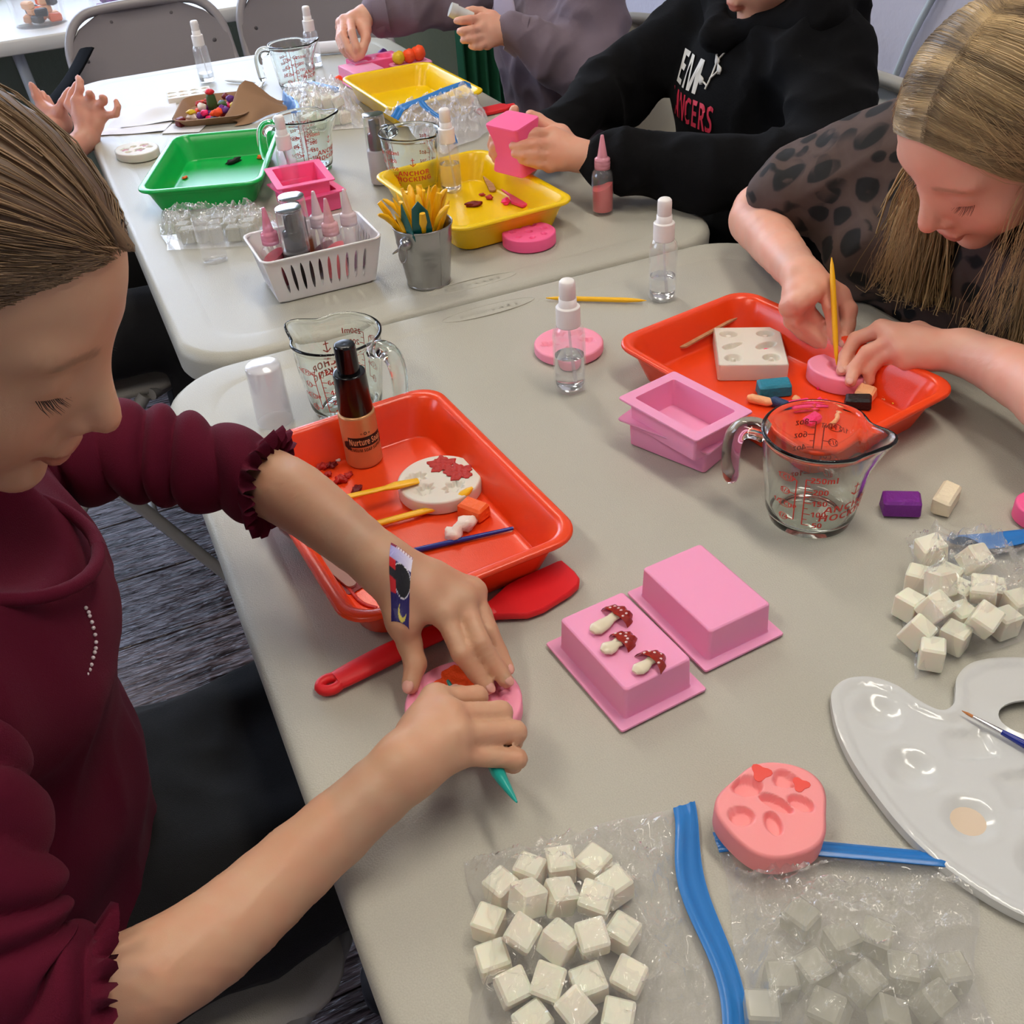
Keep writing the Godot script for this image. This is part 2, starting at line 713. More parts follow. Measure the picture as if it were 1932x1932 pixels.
func room() -> void:
	var wall := mat("wall_paint", Color(0.76, 0.75, 0.80), 0.8)
	bump(wall, tex.lumps, 5.0, 0.18)
	var sage := mat("sage_paint", Color(0.55, 0.60, 0.53), 0.8)
	bump(sage, tex.lumps, 5.0, 0.18)
	var white := mat("ceiling_paint", Color(0.9, 0.9, 0.89), 0.9)
	var X0 := -3.0; var X1 := 1.55; var Z0 := -2.95; var Z1 := 2.6; var HT := 2.75
	struct(MB.new().at(Vector3((X0 + X1) / 2, -0.12, (Z0 + Z1) / 2)).box(Vector3(X1 - X0 + 0.4, 0.1, Z1 - Z0 + 0.4)), "floor", mat("subfloor", Color(0.2, 0.18, 0.17), 0.8))
	var fl: Node3D = get_node("floor")
	planks(fl, X0, X1, Z0, Z1)
	struct(MB.new().at(Vector3((X0 + X1) / 2, HT, (Z0 + Z1) / 2)).box(Vector3(X1 - X0 + 0.4, 0.15, Z1 - Z0 + 0.4)), "ceiling", white)
	struct(MB.new().at(Vector3(X1 + 0.1, -0.02, (Z0 + Z1) / 2)).box(Vector3(0.2, HT + 0.04, Z1 - Z0 + 0.4)), "wall_right", wall)
	struct(MB.new().at(Vector3((X0 + X1) / 2, -0.02, Z1 + 0.1)).box(Vector3(X1 - X0 + 0.4, HT + 0.04, 0.2)), "wall_front", wall)
	# left wall with a window opening, back wall with a long window above the sage dado
	var wl := MB.new()
	var zl := -2.2; var zr := -0.6
	wl.at(Vector3(X0 - 0.1, -0.02, (Z0 + Z1) / 2)).box(Vector3(0.2, 0.94, Z1 - Z0 + 0.4))
	wl.at(Vector3(X0 - 0.1, 2.3, (Z0 + Z1) / 2)).box(Vector3(0.2, HT - 2.28, Z1 - Z0 + 0.4))
	wl.at(Vector3(X0 - 0.1, 0.92, (Z0 - 0.2 + zl) / 2)).box(Vector3(0.2, 1.38, zl - Z0 + 0.2))
	wl.at(Vector3(X0 - 0.1, 0.92, (Z1 + 0.2 + zr) / 2)).box(Vector3(0.2, 1.38, Z1 + 0.2 - zr))
	struct(wl, "wall_left", wall)
	var wb := MB.new()
	var xa := -2.0; var xb := 1.0; var ya := 0.92; var yb := 2.3
	wb.at(Vector3((X0 + X1) / 2, -0.02, Z0 - 0.1)).box(Vector3(X1 - X0 + 0.4, ya + 0.02, 0.2))
	wb.at(Vector3((X0 + X1) / 2, yb, Z0 - 0.1)).box(Vector3(X1 - X0 + 0.4, HT - yb + 0.02, 0.2))
	wb.at(Vector3((X0 - 0.2 + xa) / 2, ya, Z0 - 0.1)).box(Vector3(xa - X0 + 0.2, yb - ya, 0.2))
	wb.at(Vector3((X1 + 0.2 + xb) / 2, ya, Z0 - 0.1)).box(Vector3(X1 + 0.2 - xb, yb - ya, 0.2))
	struct(wb, "wall_back", sage)
	var fr := mat("window_frame", Color(0.92, 0.92, 0.92), 0.4)
	var gl := pane("window_pane", Color(1, 1, 1, 0.02), 0.0)
	for w in 2:
		var node := Node3D.new()
		node.name = "window_%d" % (w + 1)
		add_child(node)
		node.set_meta("kind", "structure")
		var width := (xb - xa) if w == 0 else (zr - zl)
		node.position = Vector3((xa + xb) / 2, ya, Z0 - 0.1) if w == 0 else Vector3(X0 - 0.1, 0.92, (zl + zr) / 2)
		node.rotation.y = 0.0 if w == 0 else PI / 2
		var ht := yb - ya
		var count := 3 if w == 0 else 2
		for k in count + 1:
			part(MB.new().at(Vector3(-width / 2 + 0.025 + (width - 0.05) * k / count, 0, 0)).box(Vector3(0.05, ht, 0.06), 0.003), "mullion", fr, node)
		for k in 2:
			part(MB.new().at(Vector3(0, k * (ht - 0.05), 0)).box(Vector3(width, 0.05, 0.07), 0.003), "window_rail", fr, node)
		for k in count:
			part(MB.new().at(Vector3(-width / 2 + 0.025 + (width - 0.05) * (k + 0.5) / count, 0.05, 0)).box(Vector3((width - 0.05) / count - 0.05, ht - 0.1, 0.004), 0.0005), "pane", gl, node)
	# two fluorescent ceiling fittings, each with two tubes
	var tube_m := mat("light_tube", Color(1, 1, 1), 0.4)
	tube_m.emission_enabled = true
	tube_m.emission = Color(1.0, 0.965, 0.91)
	tube_m.emission_energy_multiplier = 8.0
	var tray := mat("light_tray", Color(0.92, 0.92, 0.9), 0.5)
	var spots := [Vector3(0.75, HT, 0.75), Vector3(-1.0, HT, 0.9), Vector3(0.4, HT, -1.3)]
	var names := ["ceiling light fitting with two tubes above the near table", "ceiling light fitting with two tubes behind the girl in maroon", "ceiling light fitting with two tubes above the far table"]
	for i in spots.size():
		var f := thing("ceiling_light", names[i], "ceiling light", spots[i], 0.0, "ceiling lights")
		part(MB.new().at(Vector3(0, -0.05, 0)).loft([[0.14, 0.61, 0.01, 0.0], [0.15, 0.62, 0.01, 0.05]], 2), "tray", tray, f)
		for s in [-1, 1]:
			part(MB.new().tube(vs([s * 0.07, -0.068, -0.58, s * 0.07, -0.068, 0.58]), [0.016], 12), "light_tube", tube_m, f)
		var a := AreaLight3D.new()
		a.name = "fluorescent_glow"
		a.area_size = Vector2(0.24, 1.16)
		a.light_energy = 0.68
		a.light_color = Color(1.0, 0.965, 0.91)
		a.area_range = 12.0
		a.area_attenuation = 2.0
		a.shadow_enabled = true
		f.add_child(a)
		a.position = Vector3(0, -0.09, 0)
		a.rotation.x = -PI / 2
	# a pale cord hanging along the right wall and a green curtain end by the corner
	var cord := MB.new()
	cord.tube(spline(vs([1.538, 0.28, -0.80, 1.538, 0.385, -0.757, 1.538, 0.476, -0.711, 1.538, 0.579, -0.647, 1.538, 0.675, -0.577, 1.538, 0.776, -0.538, 1.538, 0.857, -0.499, 1.538, 0.97, -0.44, 1.538, 1.2, -0.40]), 8), [0.007], 8)
	solo(cord, "power_cord", mat("pale_cord", Color(0.72, 0.76, 0.78), 0.5), "pale grey braided cord running down the lavender wall behind the long-haired girl", "cord")
	var cur := MB.new()
	var rows := []
	for i in 12:
		var row := PackedVector3Array()
		for j in 40:
			row.append(Vector3(1.25 + 0.28 * j / 39.0, 0.25 + 2.2 * i / 11.0, -2.3 + 0.03 * sin(j * 1.1)))
		rows.append(row)
	cur.grid(rows, false)
	var back := []
	for r in rows:
		var row := PackedVector3Array()
		for q in r:
			row.append(q + Vector3(0, 0, -0.012))
		back.append(row)
	cur.grid(back, false, true)
	solo(cur, "curtain", mat("green_cloth", Color(0.04, 0.32, 0.20), 0.8), "dark green pleated curtain hanging in the corner behind the mauve sweatshirt", "curtain")

func planks(fl: Node3D, X0: float, X1: float, Z0: float, Z1: float) -> void:
	var rng := RandomNumberGenerator.new()
	rng.seed = 5
	var mats := []
	for k in 4:
		var m := mat("plank_wood_%d" % k, [Color(0.58, 0.51, 0.52), Color(0.53, 0.46, 0.47), Color(0.62, 0.54, 0.54), Color(0.50, 0.43, 0.43)][k], 0.25, 0.5)
		m.albedo_texture = noise_tex("plank_grain", 0.02, Color(0.18, 0.16, 0.17), Color(1, 1, 1), 512, 5)
		m.normal_enabled = true
		m.normal_texture = noise_tex("plank_relief", 0.02, Color.BLACK, Color.WHITE, 512, 5, true, 6.0)
		m.normal_scale = 1.6
		m.uv1_triplanar = true
		m.uv1_scale = Vector3(0.7, 3.0, 9.0)
		m.uv1_offset = Vector3(0.37 * k, 0.0, 0.21 * k)
		mats.append(m)
	var shapes := []
	for k in 2:
		shapes.append(MB.new().at(Vector3(0, -0.02, 0)).box(Vector3(1.217 if k == 0 else 0.607, 0.02, 0.202), 0.0015).mesh())
	var z := Z0 + 0.045
	var row := 0
	while z < Z1 + 0.1:
		var x := -0.173 - 1.22 * 3 + fposmod(row * 0.47, 1.22)
		while x < X1:
			if x + 1.22 > X0:
				var o := MeshInstance3D.new()
				o.name = "plank"
				o.mesh = shapes[0]
				o.material_override = mats[rng.randi() % 4]
				fl.add_child(o, true)
				o.position = Vector3(x + 0.61, -0.0001 * (rng.randi() % 4), z + 0.1025)
			x += 1.22
		z += 0.205
		row += 1

func tables_and_chairs() -> void:
	var leg := mat("table_leg", Color(0.62, 0.62, 0.60), 0.4)
	for k in 2:
		var x0: float = [-0.036, 0.0][k]
		var x1: float = [0.772, 0.76][k]
		var z0: float = [0.006, -1.537][k]
		var z1: float = [1.56, 0.0][k]
		var t := thing("folding_table", ["light grey plastic folding table in front, with the two orange trays on it", "light grey plastic folding table behind, with the green and yellow trays on it"][k], "table", Vector3((x0 + x1) / 2, 0, (z0 + z1) / 2), 0.0, "folding tables")
		var hx := (x1 - x0) / 2
		var hz := (z1 - z0) / 2
		var r := 0.085
		var tt := part(MB.new().loft([[hx - 0.02, hz - 0.02, r - 0.02, T - 0.046], [hx - 0.004, hz - 0.004, r, T - 0.044], [hx - 0.001, hz - 0.001, r, T - 0.038], [hx, hz, r, T - 0.013], [hx - 0.002, hz - 0.002, r, T - 0.006], [hx - 0.006, hz - 0.006, r, T - 0.0015], [hx - 0.013, hz - 0.013, r - 0.01, T], [hx - 0.042, hz - 0.042, r - 0.03, T], [hx - 0.046, hz - 0.046, r - 0.03, T - 0.0004], [hx - 0.052, hz - 0.052, r - 0.03, T - 0.0012], [hx - 0.052, hz - 0.052, r - 0.03, T - 0.0012], [hx - 0.06, hz - 0.06, r - 0.03, T - 0.0012]], 10), "tabletop", M.table_plastic, t)
		# raised oval maker's mark near the short edge, with worn lettering
		var st := MB.new()
		var oz: float = -hz + 0.038 if k == 0 else hz - 0.038
		var ring := PackedVector3Array()
		for j in 41:
			var a := TAU * j / 40
			ring.append(Vector3(0.062 * cos(a), T - 0.0003, oz + 0.013 * sin(a)))
		st.tube(ring, [0.0009], 6, false)
		for j in 8:
			st.text("EHSHEABE"[j], 0.009, func(p: Vector3) -> Vector3: return Vector3(p.x + (j - 3.5) * 0.0105, T + 0.0006, oz - p.y + 0.001))
		part(st, "embossed_mark", M.table_plastic, tt)
		for s in [-1, 1]:
			var zc: float = s * (hz - 0.28)
			for q in [-1, 1]:
				var lg := part(MB.new().tube(spline(vs([q * (hx - 0.16), T - 0.05, zc, q * (hx - 0.11), 0.4, zc, q * (hx - 0.07), 0.02, zc]), 4), [0.014], 10), "leg", leg, t)
				part(MB.new().at(Vector3(q * (hx - 0.07), 0, zc)).lathe([Vector2(0, 0), Vector2(0.019, 0), Vector2(0.019, 0.03), Vector2(0.015, 0.034), Vector2(0, 0.034)], 12), "foot", M.white_plastic, lg)
			part(MB.new().tube(vs([-(hx - 0.13), 0.5, zc, hx - 0.13, 0.5, zc]), [0.011], 10), "cross_bar", leg, t)
	# folding chairs
	var cf := mat("chair_frame", Color(0.60, 0.57, 0.56), 0.38)
	var cp := mat("chair_plastic", Color(0.50, 0.47, 0.47), 0.55)
	bump(cp, tex.grain, 10.0, 0.3)
	var beige := mat("chair_beige", Color(0.74, 0.72, 0.66), 0.5)
	bump(beige, tex.grain, 10.0, 0.3)
	var bf := mat("chair_beige_frame", Color(0.66, 0.65, 0.62), 0.35)
	chair(Vector3(0.255, 0, -1.80), 0.06, cp, cf, "brown-grey folding chair with rivets, left of two at the far table's end")
	chair(Vector3(0.72, 0, -1.88), 0.02, cp, cf, "brown-grey folding chair behind the tall spray bottles, partly hidden by the mauve sleeve")
	chair(Vector3(0.98, 0, -0.80), -PI / 2 + 0.25, beige, bf, "beige folding chair behind the person in the mauve sweatshirt")
	chair(Vector3(-0.26, 0, 0.44), PI / 2, beige, bf, "beige folding chair that the girl in maroon sits on")
	chair(Vector3(-0.20, 0, -0.76), PI / 2, beige, bf, "beige folding chair of the person behind the girl in maroon")
	chair(Vector3(1.02, 0, -0.28), -PI / 2, beige, bf, "beige folding chair under the person in the black hoodie")
	chair(Vector3(1.04, 0, 0.42), -PI / 2, beige, bf, "beige folding chair under the long-haired girl")
	# long table by the window with plastic tubs on it
	var t := thing("side_table", "white long table under the window carrying clear plastic tubs", "table", Vector3(-0.55, 0, -2.53))
	var sm := mat("side_table_top", Color(0.86, 0.85, 0.82), 0.35)
	part(MB.new().at(Vector3(0, 0.70, 0)).loft([[1.21, 0.355, 0.03, 0.0], [1.22, 0.365, 0.03, 0.004], [1.22, 0.365, 0.03, 0.034], [1.214, 0.359, 0.03, 0.04]], 4), "tabletop", sm, t)
	for q in [[-1.05, 0.28], [-1.05, -0.28], [0.68, 0.28], [0.68, -0.28], [0.46, 0.28]]:
		part(MB.new().tube(vs([q[0], 0.70, q[1], q[0] + 0.05, 0.0, q[1]]), [0.016], 10), "leg", mat("pale_metal", Color(0.75, 0.78, 0.8), 0.3), t)
	var tubs := [[-0.20, -2.33, 0.085, "clay_darkred", "clear round plastic tub of dark red clay by the window, leftmost"], [0.00, -2.34, 0.080, "clay_peach", "clear round plastic tub of brown and peach clay by the window"], [0.22, -2.36, 0.085, "clay_purple", "clear round plastic tub of purple clay by the window, behind the folding chair"]]
	for d in tubs:
		var tub := thing("plastic_tub", d[4], "tub", Vector3(d[0], 0.74, d[1]), 0.0, "tubs under the window")
		var r: float = d[2]
		part(MB.new().lathe([Vector2(0, 0), Vector2(r * 0.88, 0), Vector2(r * 0.9, 0.004), Vector2(r, 0.14), Vector2(r * 1.03, 0.145), Vector2(r * 0.97, 0.146), Vector2(r * 0.86, 0.006), Vector2(0, 0.005)], 32), "wall", M.thin_clear, tub)
		var rng := RandomNumberGenerator.new()
		rng.seed = int(r * 1000) + int(d[0] * 100) + 50
		for k in 14:
			var a := rng.randf() * TAU
			var q := sqrt(rng.randf()) * r * 0.62
			var mm: Material = M[d[3]]
			if d[3] == "clay_peach" and k % 2:
				mm = M.clay_black if k % 4 == 1 else M.clay_orange
			var lump := solo(MB.new().box(Vector3(0.035, 0.02, 0.022), 0.004), "clay_block", mm, "small %s clay block inside the tub by the window" % {"clay_darkred": "dark red", "clay_peach": "brown or peach", "clay_purple": "purple"}[d[3]], "clay block", Vector3(d[0] + q * cos(a), 0.746 + 0.021 * (k / 5), d[1] + q * sin(a)), rng.randf() * TAU, "clay blocks in the %s tub" % d[3].trim_prefix("clay_"))
			lump.rotation.x = rng.randf_range(-0.3, 0.3)
	# dark bag strap over the chair by the window
	solo(MB.new().tube(spline(vs([-0.14, 0.62, -1.62, -0.06, 0.66, -1.70, 0.02, 0.70, -1.80, 0.08, 0.74, -1.90]), 5), [0.022], 8, true, 0.2), "bag_strap", mat("black_webbing", Color(0.03, 0.03, 0.033), 0.9, 0.2), "black webbing strap with a buckle by the far table's corner", "strap")

func chair(pos: Vector3, turn: float, panel: Material, frame: Material, label: String) -> void:
	var t := thing("folding_chair", label, "chair", pos, turn, "folding chairs")
	# front is +z; back frame: a bent tube from floor over the top
	var w := 0.215
	var pts := PackedVector3Array()
	for s in [-1, 1]:
		var seg := [Vector3(w, 0.0, 0.20), Vector3(w, 0.42, -0.02), Vector3(w * 0.98, 0.66, -0.15), Vector3(w * 0.93, 0.745, -0.18), Vector3(w * 0.74, 0.795, -0.2), Vector3(w * 0.4, 0.81, -0.205)]
		if s > 0:
			seg.reverse()
		for q in seg:
			pts.append(Vector3(q.x * -s, q.y, q.z))
	var arch := PackedVector3Array(pts)
	part(MB.new().tube(spline(arch, 5), [0.0125], 10), "back_frame", frame, t)
	# back panel between the tubes, slightly curved
	var m := MB.new()
	for side in 2:
		var rows := []
		for i in 9:
			var row := PackedVector3Array()
			var y := 0.575 + 0.225 * i / 8.0
			var hw := w * (0.985 if y < 0.68 else sqrt(maxf(0.02, 1.0 - pow((y - 0.68) / 0.135, 2.4)))) * 0.99
			for j in 17:
				var u := j / 8.0 - 1.0
				row.append(Vector3(hw * u, y, -0.105 - 0.43 * (y - 0.575) - 0.018 * (1 - u * u) + (0.006 if side == 0 else -0.006)))
			rows.append(row)
		m.grid(rows, false, side == 0)
	var bk := part(m, "backrest", panel, t)
	for q in [[-0.16, 0.6], [0.16, 0.6], [-0.17, 0.70], [0.17, 0.70], [-0.08, 0.775], [0.08, 0.775]]:
		var z: float = -0.105 - 0.43 * (q[1] - 0.575) - 0.018 * (1 - pow(q[0] / 0.21, 2)) + 0.006
		part(MB.new().at(Vector3(q[0], q[1], z)).ball(Vector3(0.006, 0.006, 0.003), 10, 6), "rivet", mat("rivet_metal", Color(0.35, 0.33, 0.33), 0.3), bk)
	part(MB.new().at(Vector3(0, 0.425, 0.03)).loft([[0.18, 0.18, 0.05, 0.0], [0.192, 0.192, 0.05, 0.006], [0.192, 0.192, 0.05, 0.016], [0.18, 0.18, 0.05, 0.024], [0.13, 0.13, 0.05, 0.021]], 6), "seat", panel, t)
	part(MB.new().tube(spline(vs([-0.195, 0.43, 0.16, -0.1, 0.42, 0.235, 0.1, 0.42, 0.235, 0.195, 0.43, 0.16]), 5), [0.011], 10), "seat_frame", frame, t)
	for s in [-1, 1]:
		var rl := part(MB.new().tube(vs([s * 0.19, 0.43, 0.15, s * 0.195, 0.0, -0.23]), [0.012], 10), "rear_leg", frame, t)
		part(MB.new().at(Vector3(s * 0.195, 0, -0.23)).lathe([Vector2(0, 0), Vector2(0.017, 0), Vector2(0.016, 0.04), Vector2(0, 0.04)], 10), "foot_cap", M.white_plastic, rl)
		part(MB.new().at(Vector3(s * w, 0, 0.20)).lathe([Vector2(0, 0), Vector2(0.017, 0), Vector2(0.016, 0.04), Vector2(0, 0.04)], 10), "foot_cap", M.white_plastic, t)
	part(MB.new().tube(vs([-w, 0.2, 0.10, w, 0.2, 0.10]), [0.008], 8), "stretcher", frame, t)

# ---------------------------------------------------------------- shared makers
func tray(pos: Vector3, turn: float, m: Material, label: String, hx := 0.098, hz := 0.147) -> Node3D:
	var t := thing("craft_tray", label, "tray", pos, turn, "plastic craft trays")
	var b := MB.new()
	var th := 0.0022
	b.loft([
		[hx - 0.024, hz - 0.024, 0.022, 0.0], [hx - 0.021, hz - 0.021, 0.024, 0.002], [hx - 0.011, hz - 0.011, 0.026, 0.030], [hx - 0.011, hz - 0.011, 0.026, 0.030], [hx - 0.0095, hz - 0.0095, 0.026, 0.031], [hx - 0.0075, hz - 0.0075, 0.026, 0.038],
		[hx - 0.004, hz - 0.004, 0.028, 0.0385], [hx - 0.001, hz - 0.001, 0.028, 0.0375], [hx, hz, 0.028, 0.039], [hx - 0.0003, hz - 0.0003, 0.028, 0.0415], [hx - 0.002, hz - 0.002, 0.028, 0.0425],
		[hx - 0.006, hz - 0.006, 0.026, 0.0428], [hx - 0.009, hz - 0.009, 0.025, 0.042], [hx - 0.011, hz - 0.011, 0.024, 0.0395],
		[hx - 0.0135 - th, hz - 0.0135 - th, 0.024, 0.030], [hx - 0.022 - th * 0.5, hz - 0.022 - th * 0.5, 0.022, 0.0045], [hx - 0.0235 - th, hz - 0.0235 - th, 0.02, 0.003], [hx - 0.029, hz - 0.029, 0.018, th], [hx - 0.035, hz - 0.035, 0.016, th]], 8)
	part(b, "tray_body", m, t)
	return t

# glass measuring cup: spout towards +x, open handle towards -x
var cup_shape := {}
func cup(pos: Vector3, turn: float, label: String, scale := 1.0) -> Node3D:
	var t := thing("measuring_cup", label, "measuring cup", pos, turn, "glass measuring cups")
	t.scale = Vector3.ONE * scale
	var rr := func(y: float) -> float: return 0.0365 + (0.0465 - 0.0365) * smooth(-0.02, 0.09, y) if y > 0.006 else 0.0335 + 0.5 * y
	if cup_shape.is_empty():
		var b := MB.new()
		var seg := 72
		var prof := [[0.0, 0.0035, 0], [0.022, 0.003, 0], [0.028, 0.0, 0], [0.033, 0.0, 0], [0.0355, 0.002, 0], [0.0368, 0.007, 0]]
		for i in 9:
			var y := 0.012 + 0.07 * i / 8.0
			prof.append([rr.call(y), y, 0])
		prof += [[0.0468, 0.085, 0], [0.0482, 0.0875, 0], [0.0483, 0.0895, 0], [0.047, 0.0905, 0], [0.0452, 0.0895, 0], [0.0438, 0.0865, 0]]
		for i in 9:
			var y := 0.082 - 0.07 * i / 8.0
			prof.append([rr.call(y) - 0.0033, y, 0])
		prof += [[0.0325, 0.0085, 0], [0.028, 0.0068, 0], [0.015, 0.006, 0], [0.0, 0.006, 0]]
		var rows := []
		for p in prof:
			var row := PackedVector3Array()
			for j in seg:
				var a := TAU * j / seg
				var d: float = absf(wrapf(a, -PI, PI))
				var up: float = smooth(0.045, 0.09, p[1])
				var sp := up * up * exp(-pow(d / 0.30, 2)) * 0.013
				var pinch := up * exp(-pow((d - 0.62) / 0.22, 2)) * -0.0025
				var r: float = p[0] + (sp + pinch if p[0] > 0.02 else 0.0)
				row.append(Vector3(r * cos(a), p[1] + up * exp(-pow(d / 0.3, 2)) * 0.002 - up * exp(-pow((d - 0.6) / 0.3, 2)) * 0.0022, r * sin(a)))
			rows.append(row)
		b.grid(rows)
		cup_shape.body = b.mesh()
		var hd := MB.new()
		hd.tube(spline(vs([-0.044, 0.078, 0, -0.052, 0.081, 0, -0.062, 0.080, 0, -0.069, 0.073, 0, -0.072, 0.060, 0, -0.072, 0.045, 0, -0.0705, 0.030, 0, -0.069, 0.024, 0]), 5), spl1([0.011, 0.0112, 0.011, 0.0108, 0.0105, 0.010, 0.0092, 0.006], 5), 14, true, 0.8, Vector3(1, 0, 0.001))
		cup_shape.handle = hd.mesh()
		var pr := MB.new()
		var wrap := func(p: Vector3, a0: float, y0: float) -> Vector3:
			var y: float = y0 + p.y
			var r: float = rr.call(y) + 0.0004
			var a := a0 - p.x / r
			return Vector3(r * cos(a), y, r * sin(a))
		var bar := func(xa: float, ya: float, xb: float, yb: float, a0: float, w: float) -> void:
			var rows2 := []
			var n2 := 6
			var d := Vector2(xb - xa, yb - ya).normalized()
			var s2 := Vector2(-d.y, d.x) * w
			for k in n2 + 1:
				var q := Vector2(xa, ya).lerp(Vector2(xb, yb), float(k) / n2)
				rows2.append(PackedVector3Array([wrap.call(Vector3(q.x + s2.x, q.y + s2.y, 0), a0, 0.0), wrap.call(Vector3(q.x - s2.x, q.y - s2.y, 0), a0, 0.0)]))
			pr.grid(rows2, false)
		for face in 2:
			var a0: float = [1.62, -1.75][face]
			var lab: Array = [["250ml", "200", "150", "100", "50"], ["8oz", "6oz", "4oz", "2oz", "1oz"]][face]
			for k in 5:
				var y := 0.069 - 0.0125 * k
				pr.text(lab[k], 0.0078, func(p: Vector3) -> Vector3: return wrap.call(p + Vector3(0.0125 if k or face else 0.0145, 0, 0), a0, y))
				bar.call(0.0, y, 0.006, y, a0, 0.00042)
				if k < 4:
					bar.call(0.0, y - 0.00625, 0.0038, y - 0.00625, a0, 0.00036)
			bar.call(0.0, 0.0692, 0.0, 0.0187, a0, 0.0005)
			bar.call(-0.0075, 0.066, -0.0075, 0.022, a0, 0.0005)
			for k in 4:
				var y := 0.066 - 0.0147 * k
				var s: String = [["1 CUP", "3/4", "1/2 CUP", "1/4"], ["1/2 PINT", "2/3", "1/2 CUP", "1/3"]][face][k]
				var w: float = [0.0066, 0.0042, 0.0066, 0.0042][k]
				var cx := -0.017
				pr.text(s, 0.0062, func(p: Vector3) -> Vector3: return wrap.call(p + Vector3(cx, 0, 0), a0, y))
				bar.call(cx + w, y, -0.0075, y, a0, 0.00036)
				for q in 16:
					var t0 := TAU * q / 16
					var t1 := TAU * (q + 1) / 16
					bar.call(cx + w * cos(t0), y + 0.0036 * sin(t0), cx + w * cos(t1), y + 0.0036 * sin(t1), a0, 0.00032)
		# maker's name with an anchor on the spout side
		for k in 2:
			pr.text(["ANCHOR", "HOCKING"][k], 0.0098, func(p: Vector3) -> Vector3: return wrap.call(Vector3(p.x * 1.25, p.y, 0), 0.62, 0.037 - 0.0095 * k))
		var an := 0.62
		bar.call(0, 0.049, 0, 0.061, an, 0.0006)
		bar.call(-0.003, 0.058, 0.003, 0.058, an, 0.0005)
		bar.call(-0.0045, 0.052, 0, 0.0485, an, 0.0006)
		bar.call(0.0045, 0.052, 0, 0.0485, an, 0.0006)
		cup_shape.print = pr.mesh()
	for k in [["glass_body", "body", "cup_glass"], ["handle", "handle", "cup_glass"], ["printed_scale", "print", "cup_print"]]:
		var o := MeshInstance3D.new()
		o.name = k[0]
		o.mesh = cup_shape[k[1]]
		o.material_override = M[k[2]]
		t.add_child(o)
	(t.get_node("printed_scale") as Node3D).set_meta("label", "red measuring marks and lettering on the glass")
	return t

# clear bottle with a white spray head
func spray_bottle(pos: Vector3, label: String, level := 0.5, r := 0.0172) -> Node3D:
	var t := thing("spray_bottle", label, "spray bottle", pos, 0.4, "clear spray bottles")
	var hb := 0.080
	part(MB.new().lathe([Vector2(0, 0.001), Vector2(r * 0.8, 0.0), Vector2(r * 0.97, 0.003), Vector2(r, 0.007), Vector2(r, hb * 0.8), Vector2(r * 0.93, hb * 0.9), Vector2(r * 0.72, hb * 0.97), Vector2(r * 0.6, hb), Vector2(r * 0.52, hb), Vector2(r * 0.62, hb * 0.965), Vector2(r * 0.85, hb * 0.885), Vector2(r * 0.91, hb * 0.79), Vector2(r * 0.91, 0.009), Vector2(r * 0.85, 0.004), Vector2(0, 0.0035)], 32), "bottle", M.thin_clear, t)
	if level > 0:
		var y := hb * level
		part(MB.new().lathe([Vector2(0, 0.004), Vector2(r * 0.84, 0.0045), Vector2(r * 0.905, 0.01), Vector2(r * 0.905, y), Vector2(r * 0.905, y), Vector2(0, y - 0.0005)], 28), "liquid", solid_glass("water_fill", Color(0.96, 0.98, 0.99, 0.0), 0.033), t)
	part(MB.new().tube(vs([0, hb, 0, 0.004, 0.006, 0.002]), [0.0014], 6), "dip_tube", M.frosted_clear, t)
	var cb := MB.new()
	var k := r / 0.0172
	cb.lathe([Vector2(0, hb - 0.004), Vector2(0.0123 * k, hb - 0.004), Vector2(0.0127 * k, hb - 0.003), Vector2(0.0127 * k, hb + 0.0165), Vector2(0.012 * k, hb + 0.0175), Vector2(0.0095 * k, hb + 0.018), Vector2(0.0095 * k, hb + 0.018), Vector2(0.0092 * k, hb + 0.0265), Vector2(0, hb + 0.0265)], 28)
	part(cb, "collar", M.white_cap, t)
	var hd := part(MB.new().at(Vector3(0, hb + 0.0255, 0)).lathe([Vector2(0, 0), Vector2(0.0085 * k, 0), Vector2(0.0085 * k, 0.015), Vector2(0.0082 * k, 0.0185), Vector2(0.0065 * k, 0.0205), Vector2(0.0, 0.0208)], 28), "spray_head", M.white_cap, t)
	part(MB.new().at(Vector3(0.0083 * k, hb + 0.036, 0), Basis(Vector3(0, 0, 1), -PI / 2)).lathe([Vector2(0, 0), Vector2(0.0022, 0), Vector2(0.0022, 0.0012), Vector2(0, 0.0012)], 10), "nozzle", M.white_cap, hd)
	return t

static func cav(x: float, z: float, c: Array) -> float:
	# c: x, z, rx, rz, turn, depth, teeth, tooth size
	var dx: float = x - c[0]
	var dz: float = z - c[1]
	var u: float = (dx * cos(c[4]) + dz * sin(c[4])) / c[2]
	var w: float = (-dx * sin(c[4]) + dz * cos(c[4])) / c[3]
	var d := sqrt(u * u + w * w)
	if d > 1.6:
		return 0.0
	if c.size() > 6:
		d /= 1.0 + c[7] * (absf(fposmod(atan2(w, u) * c[6] / TAU, 1.0) - 0.5) * 4.0 - 1.0)
	return -c[5] * (1.0 - smooth(0.72, 1.0, d))

func blob(called: String, mtl: String, label: String, pos: Vector3, r: Vector3, turn := 0.0, lump := 0.2, sd := 1, cat := "clay", group := "") -> MeshInstance3D:
	return solo(MB.new().at(Vector3(0, r.y * 0.92, 0)).ball(r, 14, 9, lump, sd), called, M[mtl], label, cat, pos, turn, group)

